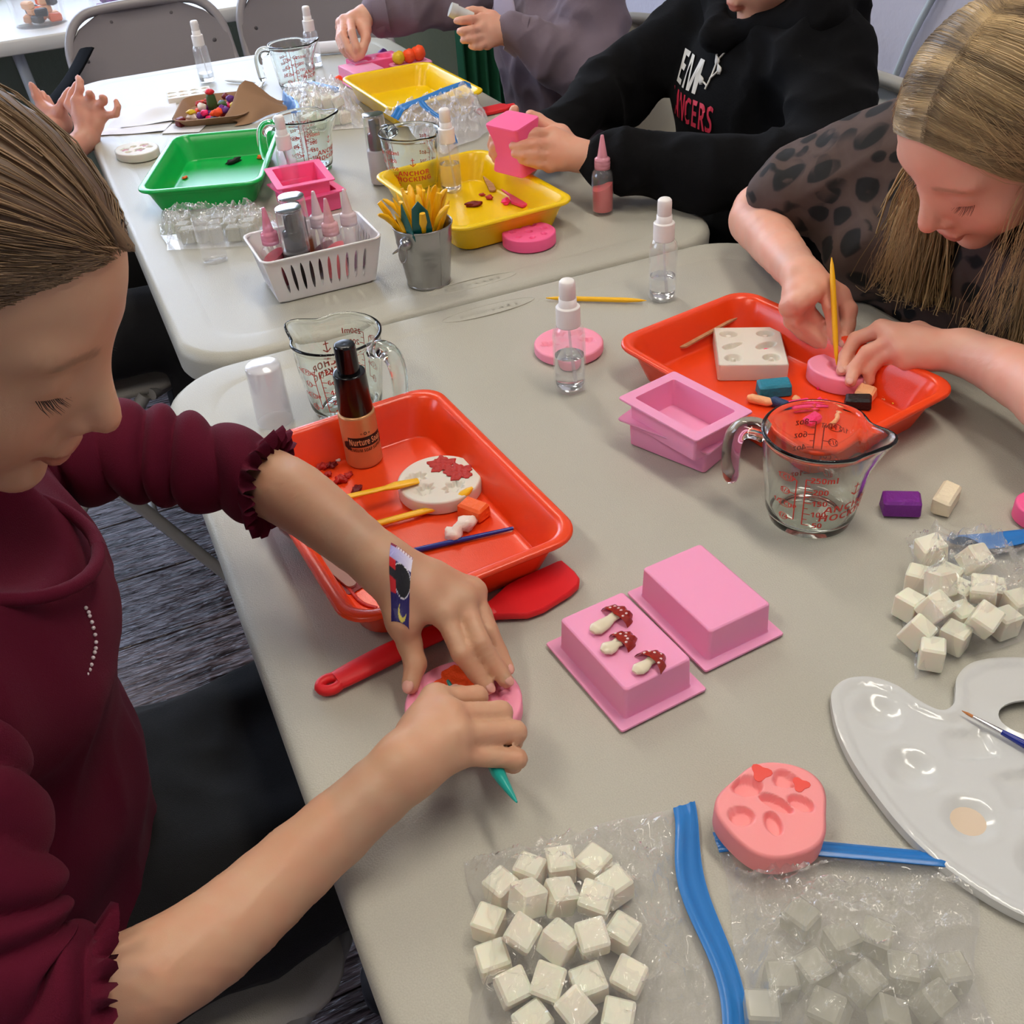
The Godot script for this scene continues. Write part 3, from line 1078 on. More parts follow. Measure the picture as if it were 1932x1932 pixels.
# a clay bar with soft edges and dented faces
func bar(called: String, mtl: String, label: String, pos: Vector3, size: Vector3, turn: float, tilt := 0.0, cat := "clay", group := "") -> MeshInstance3D:
	var b := MB.new()
	b.box(size, 0.0022)
	for i in b.v.size():
		var p := b.v[i]
		b.v[i] = p + Vector3(sin(p.z * 260 + p.y * 190) * 0.0006, 0 if p.y < 0.002 else sin(p.x * 210 + p.z * 150) * 0.0007, sin(p.x * 230 + p.y * 170) * 0.0006)
	var o := solo(b, called, M[mtl], label, cat, pos, turn, group)
	o.rotation.z = tilt
	return o

# rectangular silicone mould; up = cavity upwards, else upside down on its lip
func rect_mold(pos: Vector3, turn: float, mtl: String, label: String, up: bool, hx := 0.0285, hz := 0.0432, h := 0.031, lip := 0.0085) -> Node3D:
	var t := thing("soap_mold", label, "soap mold", pos, turn, "pink rectangular soap molds")
	var b := MB.new()
	var L := lip
	if up:
		b.loft([[hx - 0.001, hz - 0.001, 0.003, 0.0], [hx, hz, 0.003, 0.001], [hx + 0.001, hz + 0.001, 0.003, h - 0.0022], [hx + 0.001, hz + 0.001, 0.003, h - 0.0022], [hx + L, hz + L, 0.003, h - 0.002], [hx + L + 0.0004, hz + L + 0.0004, 0.003, h - 0.001], [hx + L, hz + L, 0.003, h], [hx + L, hz + L, 0.003, h], [hx - 0.0022, hz - 0.0022, 0.003, h], [hx - 0.0026, hz - 0.0026, 0.003, h - 0.0004], [hx - 0.0036, hz - 0.0036, 0.003, 0.0035], [hx - 0.0042, hz - 0.0042, 0.003, 0.003]], 4)
	else:
		b.loft([[hx + L, hz + L, 0.002, 0.0], [hx + L + 0.0004, hz + L + 0.0004, 0.002, 0.001], [hx + L, hz + L, 0.002, 0.002], [hx + L, hz + L, 0.002, 0.002], [hx + 0.0016, hz + 0.0016, 0.003, 0.0022], [hx + 0.0008, hz + 0.0008, 0.003, 0.003], [hx, hz, 0.003, h - 0.0016], [hx - 0.0005, hz - 0.0005, 0.003, h - 0.0005], [hx - 0.0016, hz - 0.0016, 0.003, h]], 4)
		# the soft lip is a little wavy
		for i in b.v.size():
			var p := b.v[i]
			var e := maxf(absf(p.x) - hx, absf(p.z) - hz)
			if e > 0.003 and p.y < 0.004:
				b.v[i].y += 0.0009 * (1 + sin(p.x * 90 + p.z * 55)) * e / L
	part(b, "mold_body", M[mtl], t)
	return t

func tool_mesh(L: float, r: float, kind: int) -> MB:
	# plastic modelling tool along +x; kind 0 pointed, 1 spoon, 2 blade
	var b := MB.new()
	if kind == 0:
		b.tube(vs([0, 0, 0, L * 0.1, 0, 0, L * 0.25, 0, 0, L * 0.8, 0, 0, L * 0.93, 0, 0, L, 0, 0]), [r * 0.2, r * 0.7, r, r, r * 0.65, r * 0.15], 8)
	elif kind == 1:
		b.tube(vs([0, 0, 0, L * 0.08, 0, 0, L * 0.2, 0, 0, L * 0.7, 0, 0, L * 0.8, 0.001, 0, L * 0.9, 0.004, 0, L * 0.97, 0.009, 0, L, 0.012, 0]), [r * 0.4, r * 1.0, r, r, r * 1.2, r * 1.35, r * 1.1, r * 0.4], 8, true, 0.7)
	else:
		b.tube(vs([0, 0, 0, L * 0.1, 0, 0, L * 0.25, 0, 0, L * 0.72, 0, 0, L * 0.78, 0, 0, L * 0.85, 0, 0, L, 0, 0]), [r * 0.5, r, r, r * 0.9, r * 0.9, r * 1.5, r * 1.1], 8, true, 0.55)
	return b

func dir_to(a: Vector3, b: Vector3) -> Basis:
	var x := (b - a).normalized()
	var y := (Vector3.UP - x * x.y).normalized()
	return Basis(x, y, x.cross(y))

func put_tool(m: MB, called: String, mtl: Material, label: String, cat: String, a: Vector3, b: Vector3, group := "", roll := 0.0) -> MeshInstance3D:
	var o := solo(m, called, mtl, label, cat, a, 0.0, group)
	o.basis = dir_to(a, b) * Basis(Vector3.RIGHT, roll)
	return o

# ---------------------------------------------------------------- near table
func near_table_things() -> void:
	var rng := RandomNumberGenerator.new()
	rng.seed = 11
	var F := T + 0.0024   # floor of a tray
	tray(Vector3(0.126, T, 0.4055), 0.07, M.orange_plastic, "orange plastic tray under the bare forearm, with the gold pump bottle in it", 0.104, 0.148)
	tray(Vector3(0.540, T, 0.392), 0.17, M.orange_plastic, "orange plastic tray in front of the long-haired girl, with the white square mold in it")
	cup(Vector3(0.448, T, 0.570), -0.81, "empty glass measuring cup with red print beside the orange tray, spout towards the purple block")
	cup(Vector3(0.143, T, 0.182), 2.25, "empty glass measuring cup behind the gold pump bottle")
	# white spray bottles on the near table
	spray_bottle(Vector3(0.367, T, 0.268), "clear spray bottle half full of water in front of the round pink mold", 0.52)
	spray_bottle(Vector3(0.565, T, 0.130), "clear spray bottle with a little water, at the near table's far edge", 0.38)
	# frosted cap
	var fc := thing("bottle_cap", "frosted clear cylindrical cap standing upside down beside the glass cup", "cap", Vector3(0.0665, T, 0.166))
	part(MB.new().lathe([Vector2(0.0188, 0.0), Vector2(0.0192, 0.001), Vector2(0.0182, 0.064), Vector2(0.0172, 0.0665), Vector2(0.0, 0.067), Vector2(0.0, 0.066), Vector2(0.0165, 0.0652), Vector2(0.0172, 0.063), Vector2(0.0182, 0.001), Vector2(0.0188, 0.0)], 36), "shell", M.frosted_clear, fc)
	# gold bottle with black pump
	var nb := thing("pump_bottle", "gold cosmetic bottle with black pump top and black printed label", "pump bottle", Vector3(0.127, F, 0.290), 0.0)
	var gb := part(MB.new().lathe([Vector2(0, 0), Vector2(0.0165, 0), Vector2(0.0178, 0.0015), Vector2(0.018, 0.004), Vector2(0.018, 0.055), Vector2(0.0172, 0.0575), Vector2(0.015, 0.0582), Vector2(0, 0.0582)], 40), "bottle", M.gold_lotion, nb)
	part(MB.new().at(Vector3(0, 0.058, 0)).lathe([Vector2(0, 0), Vector2(0.0162, 0), Vector2(0.0165, 0.001), Vector2(0.0155, 0.040), Vector2(0.0152, 0.041), Vector2(0.0145, 0.0415), Vector2(0.013, 0.0418), Vector2(0, 0.0418)], 36), "pump_collar", M.black_gloss, nb)
	part(MB.new().at(Vector3(0, 0.0995, 0)).lathe([Vector2(0, 0), Vector2(0.0105, 0), Vector2(0.0105, 0.0), Vector2(0.0102, 0.026), Vector2(0.0095, 0.0282), Vector2(0.008, 0.029), Vector2(0.0, 0.0286)], 32), "pump_head", M.black_gloss, nb)
	var onb := func(p: Vector3, a0: float, y0: float, r := 0.01815) -> Vector3:
		var a := a0 - p.x / r
		return Vector3(r * cos(a), y0 + p.y, r * sin(a))
	var a0 := 1.52
	var lb := MB.new()
	var rows := []
	for k in 13:
		var xx := -0.0185 + 0.037 * k / 12.0
		rows.append(PackedVector3Array([onb.call(Vector3(xx, 0.0055, 0), a0, 0.031), onb.call(Vector3(xx, -0.0055, 0), a0, 0.031)]))
	lb.grid(rows, false, true)
	for s in [-1, 1]:
		var tip := []
		for k in 3:
			tip.append(PackedVector3Array([onb.call(Vector3(s * (0.0165 + 0.004 * k), 0.0035 - (0.0 if k < 2 else 0.002), 0), a0, 0.0285, 0.0181), onb.call(Vector3(s * (0.0165 + 0.004 * k), -0.006 + (0.0 if k < 2 else 0.002), 0), a0, 0.0285, 0.0181)]))
		lb.grid(tip, false, s > 0)
	lb.text("PREMIUM SOAP SUPPLIES", 0.0048, func(p: Vector3) -> Vector3: return onb.call(Vector3(p.x * 0.72, p.y - 0.0006 * cos(p.x * 90), 0), a0, 0.0225))
	for k in 3:
		var disc := []
		for q in 13:
			var an := TAU * q / 12
			var rr2: float = [0.0009, 0.0017, 0.0009][k]
			disc.append(PackedVector3Array([onb.call(Vector3((k - 1) * 0.004 + rr2 * cos(an), rr2 * sin(an), 0), a0, 0.0405), onb.call(Vector3((k - 1) * 0.004 + rr2 * 0.55 * cos(an), rr2 * 0.55 * sin(an), 0), a0, 0.0405)]))
		lb.grid(disc, false)
	part(lb, "label_print", M.black_print, gb)
	part(MB.new().text("Nurture Soap", 0.0092, func(p: Vector3) -> Vector3: return onb.call(Vector3(p.x * 0.60, p.y, 0), a0, 0.0312, 0.0184)), "label_name", M.cream_print, gb)
	# round white mould with leaf hollows and red clay in two of them
	var hol := [[-0.014, -0.017, 0.0095, 0.007, 0.2, 0.004, 7, 0.32], [-0.020, 0.004, 0.0095, 0.007, -0.2, 0.004, 7, 0.32], [0.001, 0.020, 0.010, 0.0075, 0.1, 0.004, 7, 0.32], [0.016, -0.016, 0.010, 0.0085, 0.3, 0.0025, 7, 0.3], [0.019, 0.006, 0.011, 0.0085, -0.1, 0.0025, 7, 0.3]]
	var wm := thing("leaf_mold", "round white silicone mold with leaf hollows, two filled with red clay", "mold", Vector3(0.1745, F, 0.376), 0.3)
	part(MB.new().relief(func(_a: float) -> float: return 0.0395, 0.0135, func(x: float, z: float) -> float:
		var h := 0.0
		for c in hol:
			h = minf(h, cav(x, z, c))
		return h, 34, 96), "mold_body", M.white_silicone, wm)
	for k in 2:
		var c = hol[3 + k]
		part(MB.new().at(Vector3(c[0], 0.0132, c[1])).relief(func(a: float) -> float: return 0.0125 * (1 + 0.18 * sin(a * 5 + k) + 0.12 * sin(a * 11 + 2 * k)), 0.0016, func(x: float, z: float) -> float: return 0.0006 * sin(x * 900 + k) * sin(z * 800), 8, 36, 0.0006), "clay_filling", M.clay_red, wm, "red clay pressed into a hollow")
	# tools and clay in the left tray
	var K := "clay scraps in the orange trays"
	put_tool(tool_mesh(0.145, 0.0036, 2), "modelling_tool", M.yellow_tool, "yellow plastic modelling tool with its tip on the round white mold", "tool", Vector3(0.010, T + 0.030, 0.371), Vector3(0.148, T + 0.0195, 0.374), "yellow modelling tools")
	put_tool(tool_mesh(0.16, 0.0038, 1), "modelling_tool", M.yellow_tool, "yellow plastic modelling tool with curved spoon tip leaning on the white mold's rim", "tool", Vector3(0.035, F + 0.006, 0.399), Vector3(0.19, F + 0.005, 0.409), "yellow modelling tools")
	bar("clay_block", "clay_orange", "bright orange clay block in the left orange tray", Vector3(0.187, F, 0.429), Vector3(0.017, 0.0145, 0.026), 0.55, 0.0, "clay", K)
	var wc := thing("clay_lump", "twisted white clay lump beside the blue brush handle", "clay", Vector3(0.166, F, 0.446), 0.2, K)
	var wcm := MB.new()
	wcm.at(Vector3(-0.008, 0.006, 0.003)).ball(Vector3(0.0085, 0.006, 0.0085), 14, 9, 0.2, 3)
	wcm.at(Vector3(0.008, 0.006, -0.002)).ball(Vector3(0.011, 0.006, 0.0075), 14, 9, 0.2, 5)
	part(wcm, "lump", M.clay_white, wc)
	put_tool(MB.new().tube(vs([0, 0, 0, 0.03, 0, 0, 0.07, 0, 0, 0.108, 0, 0]), [0.0024, 0.0026, 0.0022, 0.0016], 10), "brush_handle", M.blue_handle, "thin dark blue brush handle lying in the left orange tray", "brush", Vector3(0.102, F + 0.003, 0.450), Vector3(0.209, F + 0.003, 0.466))
	var crumbs := [[0.198, 0.264, 0.006, "clay_darkred", "dark red clay scrap in the far corner of the left orange tray"], [0.166, 0.263, 0.0035, "clay_white", "tiny white clay crumb under the glass cup's handle"], [0.086, 0.283, 0.0062, "clay_red", "small red clay scrap beside the gold bottle"], [0.101, 0.280, 0.0045, "clay_white", "pale clay crumb beside the gold bottle"], [0.093, 0.286, 0.005, "clay_darkred", "small dark red clay scrap beside the gold bottle"], [0.087, 0.300, 0.0045, "clay_red", "small round red clay crumb left of the gold bottle"], [0.095, 0.317, 0.0065, "clay_red", "crumpled red clay scrap in front of the gold bottle"], [0.104, 0.311, 0.0042, "clay_red", "small red clay crumb near the gold bottle's foot"], [0.103, 0.342, 0.0068, "clay_darkred", "flat brownish red clay scrap near the forearm"]]
	for i in crumbs.size():
		var c = crumbs[i]
		var cm := MB.new()
		for k in 3:
			cm.at(Vector3(rng.randf_range(-0.5, 0.5) * c[2], c[2] * 0.4, rng.randf_range(-0.5, 0.5) * c[2]), Basis.from_euler(Vector3(rng.randf() * 3, rng.randf() * 3, 0))).ball(Vector3(c[2] * 0.9, c[2] * 0.42, c[2] * 0.55), 10, 7, 0.3, i * 3 + k)
		solo(cm, "clay_scrap", M[c[3]], c[4], "clay scrap", Vector3(c[0], F + 0.0005, c[1]), rng.randf() * 6, K)
	# smeared craft stick, clay smears and a metal ruler end at the tray's near left corner
	var sk := put_tool(MB.new().at(Vector3(0.05, 0, 0)).loft([[0.055, 0.0047, 0.0045, 0.0], [0.055, 0.0047, 0.0045, 0.002]], 5), "craft_stick", mat("dusty_wood", Color(0.62, 0.50, 0.46), 0.7), "grey-brown craft stick smeared with dark red clay under the forearm", "craft stick", Vector3(0.026, F + 0.008, 0.372), Vector3(0.056, F + 0.002, 0.462))
	sk.set_meta("group", "wooden craft sticks")
	solo(MB.new().relief(func(a: float) -> float: return 0.0105 * (1 + 0.15 * sin(a * 3 + 1)), 0.0014, func(_x: float, _z: float) -> float: return 0.0, 3, 24, 0.0005), "clay_smear", M.clay_darkred, "dark red clay smear at the end of the smeared stick", "clay smear", Vector3(0.058, F, 0.468))
	solo(MB.new().tube(spline(vs([0.046, 0.001, 0.40, 0.050, 0.001, 0.43, 0.053, 0.001, 0.455, 0.058, 0.001, 0.49, 0.068, 0.001, 0.505]), 4), [0.0016], 6, true, 0.5), "clay_strand", M.clay_red, "thin red clay strand along the tray wall under the wrist", "clay scrap", Vector3(0, F, 0))
	solo(MB.new().box(Vector3(0.05, 0.0012, 0.006), 0.0004), "metal_strip", M.chrome, "narrow shiny metal strip half hidden under the forearm", "metal strip", Vector3(0.083, F, 0.446), 0.1)
	# spatula
	var sp := thing("spatula", "red silicone spatula lying under the hand with holed handle", "spatula", Vector3(0, T, 0))
	var hdl := MB.new()
	hdl.tube(spline(vs([0.0145, 0.0055, 0.5705, 0.03, 0.006, 0.568, 0.055, 0.0065, 0.564, 0.08, 0.0065, 0.5605, 0.11, 0.0055, 0.558, 0.135, 0.0045, 0.5555, 0.15, 0.004, 0.554]), 4), spl1([0.0095, 0.0105, 0.011, 0.0102, 0.0085, 0.008, 0.010], 4), 16, true, 0.52)
	var lp := PackedVector3Array()
	for j in 17:
		var a := TAU * j / 16
		lp.append(Vector3(0.0095 + 0.0082 * cos(a), 0.0055, 0.5715 + 0.0062 * sin(a)))
	hdl.tube(lp, [0.0042], 8, false)
	part(hdl, "handle", M.red_silicone, sp)
	var bl := PackedVector2Array()
	for q in [[0.140, 0.5465], [0.152, 0.544], [0.163, 0.5385], [0.172, 0.5335], [0.184, 0.531], [0.222, 0.5265], [0.2262, 0.5275], [0.229, 0.545], [0.2285, 0.555], [0.224, 0.562], [0.214, 0.567], [0.186, 0.5745], [0.172, 0.5745], [0.16, 0.5685], [0.15, 0.564], [0.142, 0.563]]:
		bl.append(Vector2(q[0], q[1]))
	part(MB.new().prism(bl, 0.0008, 0.0075, 0.0015), "blade", M.red_silicone, sp)
	# round pink mould being filled
	var petals := [[-0.021, -0.016, 0.011, 0.011, 0, 0.004, 11, 0.3], [0.0, -0.018, 0.013, 0.012, 0, 0.003, 9, 0.2], [0.019, 0.004, 0.012, 0.012, 0.2, 0.004, 13, 0.3], [-0.012, 0.018, 0.012, 0.012, 0.4, 0.004, 11, 0.3]]
	var pm := thing("flower_mold", "round pink silicone mold held under both hands, with orange clay pressed in", "mold", Vector3(0.090, T, 0.640))
	part(MB.new().relief(func(_a: float) -> float: return 0.0425, 0.012, func(x: float, z: float) -> float:
		var h := 0.0
		for c in petals:
			h = minf(h, cav(x, z, c))
		return h, 34, 96), "mold_body", M.rose_silicone, pm)
	part(MB.new().at(Vector3(0.002, 0.0105, -0.018)).relief(func(a: float) -> float: return 0.0165 * (1 + 0.14 * sin(a * 4 + 1) + 0.08 * sin(a * 9)), 0.003, func(x: float, z: float) -> float: return 0.0008 * sin(x * 500) * sin(z * 450), 10, 40, 0.001), "clay_filling", M.clay_neon, pm, "orange clay pressed into the mold")
	# the two upside-down moulds with mushrooms
	rect_mold(Vector3(0.2135, T, 0.655), 0.085, "pink_silicone", "pink rectangular mold turned upside down, with three clay mushrooms on top", false)
	rect_mold(Vector3(0.297, T, 0.634), 0.075, "pink_silicone", "empty pink rectangular mold turned upside down beside the mushroom one", false)
	mushrooms()
	rect_mold(Vector3(0.412, T, 0.421), 0.42, "pink_silicone", "pink rectangular mold underneath the open one, slightly turned", true)
	rect_mold(Vector3(0.407, T + 0.0215, 0.4285), 0.22, "pink_silicone", "open pink rectangular mold lying on top of another", true)
	# round pink mould behind the bottle
	var fm := thing("flower_mold", "round pink silicone mold with leaf hollows behind the spray bottle", "mold", Vector3(0.405, T, 0.190))
	var pet2 := [[-0.021, -0.006, 0.009, 0.006, 0.6, 0.004, 5, 0.35], [-0.008, 0.016, 0.007, 0.007, 0, 0.004, 5, 0.3], [0.018, -0.014, 0.009, 0.007, 0.5, 0.004, 5, 0.3], [0.021, 0.008, 0.008, 0.006, 0.9, 0.004, 5, 0.35], [0.0, -0.023, 0.007, 0.006, 0.2, 0.004, 5, 0.3]]
	part(MB.new().relief(func(_a: float) -> float: return 0.0395, 0.011, func(x: float, z: float) -> float:
		var h := 0.0
		for c in pet2:
			h = minf(h, cav(x, z, c))
		return h, 26, 80), "mold_body", M.rose_silicone, fm)
	put_tool(tool_mesh(0.125, 0.0032, 0), "modelling_tool", M.yellow_tool, "yellow pointed stick lying between the two spray bottles", "tool", Vector3(0.440, T + 0.0034, 0.059), Vector3(0.545, T + 0.0034, 0.1335), "yellow modelling tools")
	right_tray(rng, F)
	# loose blocks
	bar("clay_block", "clay_purple", "purple clay block beside the glass measuring cup", Vector3(0.519, T, 0.604), Vector3(0.032, 0.0165, 0.019), -0.56, 0.0, "clay", "loose clay blocks")
	bar("clay_block", "clay_cream", "cream clay block right of the purple one", Vector3(0.5575, T, 0.617), Vector3(0.034, 0.0165, 0.016), 0.52, 0.0, "clay", "loose clay blocks")
	solo(MB.new().relief(func(_a: float) -> float: return 0.021, 0.016, func(x: float, z: float) -> float: return cav(x, z, [0, 0, 0.012, 0.012, 0, 0.005]), 14, 48), "round_mold", M.hot_pink_silicone, "small bright pink round mold at the right edge behind the bag", "mold", Vector3(0.612, T, 0.668))
	palette()
	mushroom_mold()

func mushrooms() -> void:
	var y := T + 0.0312
	var red := mat("glossy_red", Color(0.66, 0.17, 0.10), 0.2)
	red.albedo_texture = noise_tex("red_mottle", 0.03, Color(0.75, 0.6, 0.6), Color(1, 1, 1), 128, 3)
	red.uv1_triplanar = true
	red.uv1_scale = Vector3.ONE * 30
	var cream := mat("glossy_cream", Color(0.88, 0.83, 0.72), 0.25)
	var speck := mat("cap_speck", Color(0.92, 0.80, 0.78), 0.2)
	# [foot x, z, cap x, z, stem radius, cap half width, cap depth, label]
	var list := [[0.1965, 0.641, 0.2225, 0.6325, 0.0062, 0.0135, 0.0072, "largest clay mushroom with long cream stem and speckled red cap on the pink mold"], [0.1935, 0.6625, 0.2090, 0.6590, 0.0062, 0.0105, 0.0080, "middle clay mushroom with short cream stem and red cap on the pink mold"], [0.2035, 0.6905, 0.2215, 0.6850, 0.0055, 0.0125, 0.0065, "clay mushroom with bent red cap nearest the corner of the pink mold"]]
	for i in 3:
		var d = list[i]
		var a := Vector3(d[0], 0, d[1])
		var b := Vector3(d[2], 0, d[3])
		var t := thing("clay_mushroom", d[7], "clay mushroom", Vector3(d[0], y, d[1]), 0.0, "clay mushrooms")
		var dirv := (b - a).normalized()
		var L := (b - a).length()
		var B := Basis(dirv, Vector3.UP, dirv.cross(Vector3.UP))
		var stem := MB.new().at(Vector3.ZERO, B)
		var r: float = d[4]
		stem.tube(spline(vs([-0.002, r * 0.5, 0, 0.002, r * 0.55, 0, L * 0.35, r * 0.55, 0.0005, L * 0.65, r * 0.5, 0, L * 0.85, r * 0.5, 0]), 4), spl1([r * 0.45, r * 1.0, r * 0.92, r * 0.62, r * 0.7], 4), 14, true, 0.55, Vector3(0, 1, 0))
		part(stem, "stem", cream, t)
		# domed cap: half ellipse whose flat side faces the stem
		var cap := MB.new()
		var w: float = d[5]
		var dep: float = d[6]
		var rows := []
		for q in 9:
			var k := float(q) / 8
			var row := PackedVector3Array()
			for j in 25:
				var an := -PI / 2 + PI * j / 24.0
				var fw := w * (1.0 - 0.0 * k) * sin(an)
				var fd := dep * 2.0 * cos(an)
				var bend: float = -0.35 * absf(fw) if i == 2 else 0.0
				var edge := (1.0 - k)
				row.append(B * Vector3(L * 0.78 + fd * edge + bend * edge + 0.001 * sin(j * 1.3 + i), 0.0064 * sqrt(maxf(0, 1 - edge * edge)) + 0.0004, fw * edge))
			rows.append(row)
		cap.grid(rows, false)
		var under := []
		for q in [0, 8]:
			var row := PackedVector3Array()
			for p in rows[0]:
				row.append(Vector3(p.x, 0.0, p.z) if q == 0 else p)
			under.append(row)
		cap.grid(under, false)
		var co := part(cap, "cap", red, t)
		var rng := RandomNumberGenerator.new()
		rng.seed = 3 + i
		for k in 6:
			var an := -1.2 + 0.48 * k
			var e := rng.randf_range(0.35, 0.7)
			part(MB.new().at(B * Vector3(L * 0.78 + dep * 2.0 * cos(an) * e + (-0.35 * absf(w * sin(an)) * e if i == 2 else 0.0), 0.0064 * sqrt(1 - e * e) + 0.0002, w * sin(an) * e)).ball(Vector3(0.0013, 0.0007, 0.001), 8, 5), "cap_spot", speck, co)

func right_tray(rng: RandomNumberGenerator, F: float) -> void:
	var K := "clay scraps in the orange trays"
	var st := put_tool(MB.new().at(Vector3(0.058, 0, 0)).loft([[0.058, 0.0072, 0.007, 0.0], [0.058, 0.0072, 0.007, 0.002]], 5), "craft_stick", M.stick_wood, "clean wooden craft stick behind the white square mold", "craft stick", Vector3(0.502, F + 0.010, 0.268), Vector3(0.612, F + 0.020, 0.244), "wooden craft sticks")
	st.set_meta("group", "wooden craft sticks")
	# square white mould with six hollows
	var hol := [[-0.021, -0.027, 0.010, 0.0075, 0.2, 0.006], [0.019, -0.027, 0.010, 0.0075, 0.1, 0.006], [-0.019, 0.0, 0.013, 0.0055, -0.55, 0.006, 3, 0.15], [0.017, 0.0, 0.013, 0.007, -0.55, 0.006], [-0.02, 0.027, 0.0095, 0.0085, 0, 0.006], [0.02, 0.027, 0.0095, 0.0085, 0, 0.006]]
	var bump2 := [[-0.021, -0.0245, 0.005, 0.004, 0, 0.005], [0.019, -0.0245, 0.004, 0.0035, 0, 0.005], [-0.02, 0.027, 0.0032, 0.0032, 0, 0.005], [0.02, 0.027, 0.0032, 0.0032, 0, 0.005]]
	var wq := thing("sweets_mold", "square white silicone mold with six candy-shaped hollows in the right orange tray", "mold", Vector3(0.561, F, 0.318), -0.52)
	part(MB.new().slab(0.0365, 0.0435, 0.019, func(x: float, z: float) -> float:
		var h := 0.0
		for c in hol:
			h = minf(h, cav(x, z, c))
		if h < -0.003:
			for c in bump2:
				h = maxf(h, -0.006 - cav(x, z, c))
		return h, 76, 90), "mold_body", M.white_silicone, wq)
	part(MB.new().at(Vector3(0.018, 0.0135, 0.003)).box(Vector3(0.007, 0.003, 0.004), 0.001), "clay_filling", M.clay_pink, wq, "bit of pink clay left in one hollow")
	# oval pink mould held by the girl
	var om := thing("oval_mold", "oval pink silicone mold held in the right orange tray by the long-haired girl", "mold", Vector3(0.613, F, 0.402), 0.35)
	part(MB.new().relief(func(a: float) -> float: return 0.026 * 0.034 / sqrt(pow(0.034 * cos(a), 2) + pow(0.026 * sin(a), 2)), 0.018, func(x: float, z: float) -> float: return minf(cav(x, z, [0, 0, 0.010, 0.015, 0.3, 0.005]), 0.0), 24, 72), "mold_body", M.rose_silicone, om)
	bar("clay_block", "clay_teal", "teal clay block beside the white square mold", Vector3(0.542, F, 0.389), Vector3(0.034, 0.0145, 0.0175), -0.35, 0.0, "clay", K)
	put_tool(MB.new().tube(vs([0, 0.005, 0, 0.004, 0.005, 0, 0.022, 0.005, 0, 0.027, 0.005, 0]), [0.003, 0.005, 0.0047, 0.002], 10), "clay_roll", M.clay_peach, "short peach clay roll against the tray wall beside the glass handle", "clay", Vector3(0.510, F, 0.388), Vector3(0.524, F, 0.407), K)
	put_tool(MB.new().tube(vs([0, 0.005, 0, 0.003, 0.005, 0, 0.018, 0.005, 0, 0.021, 0.005, 0]), [0.003, 0.0055, 0.0052, 0.002], 10), "clay_roll", M.clay_navy, "short dark blue clay roll behind the glass cup's handle", "clay", Vector3(0.527, F, 0.404), Vector3(0.534, F, 0.42), K)
	bar("clay_block", "clay_pink", "larger hot pink clay piece behind the glass cup", Vector3(0.545, F, 0.427), Vector3(0.024, 0.009, 0.015), -0.3, 0.0, "clay", K)
	blob("clay_lump", "clay_pink", "small hot pink flower-shaped clay scrap in the right orange tray", Vector3(0.566, F, 0.434), Vector3(0.009, 0.004, 0.006), 0.3, 0.35, 4, "clay", K)
	bar("clay_block", "clay_pink", "hot pink clay bit seen through the glass cup", Vector3(0.541, F, 0.452), Vector3(0.017, 0.008, 0.013), 0.2, 0.0, "clay", K)
	put_tool(MB.new().tube(spline(vs([0, 0.003, 0, 0.007, 0.003, -0.001, 0.013, 0.003, -0.004, 0.016, 0.003, -0.008]), 3), [0.0025], 8), "clay_roll", M.clay_peach, "thin curved peach clay strip seen through the glass cup", "clay", Vector3(0.553, F, 0.468), Vector3(0.57, F, 0.466), K)
	blob("clay_lump", "clay_peach", "tiny peach clay ball beside the hot pink clay", Vector3(0.551, F, 0.414), Vector3(0.0045, 0.004, 0.0045), 0.0, 0.1, 4, "clay", K)
	bar("clay_block", "clay_black", "black clay block in the right orange tray", Vector3(0.598, F, 0.452), Vector3(0.025, 0.0125, 0.0145), -0.65, 0.0, "clay", K)
	bar("clay_block", "clay_peach", "peach clay block behind the black one", Vector3(0.6155, F, 0.443), Vector3(0.0165, 0.0135, 0.0185), 0.5, 0.2, "clay", K)
	blob("clay_lump", "clay_yellow", "flat yellow clay scrap behind the peach clay", Vector3(0.6235, F, 0.430), Vector3(0.010, 0.0035, 0.006), 0.2, 0.25, 7, "clay", K)
	blob("clay_lump", "clay_yellow", "larger yellow clay piece at the tray's right side", Vector3(0.652, F, 0.436), Vector3(0.015, 0.005, 0.010), 0.6, 0.25, 9, "clay", K)
	blob("clay_lump", "clay_peach", "small peach clay crumb between black and yellow clay", Vector3(0.63, F, 0.455), Vector3(0.0035, 0.0025, 0.003), 0.6, 0.25, 2, "clay", K)
	blob("clay_lump", "clay_yellow", "narrow yellow clay strip along the tray's near wall", Vector3(0.638, F, 0.464), Vector3(0.008, 0.003, 0.004), 0.4, 0.25, 5, "clay", K)
	blob("clay_lump", "clay_black", "small black clay scrap behind the fingers in the right tray", Vector3(0.628, F, 0.322), Vector3(0.008, 0.002, 0.0035), 0.5, 0.3, 6, "clay", K)
	blob("clay_lump", "clay_pink", "tiny pink clay speck in the middle of the right tray", Vector3(0.587, F, 0.404), Vector3(0.002, 0.0015, 0.002), 0.5, 0.3, 6, "clay", K)

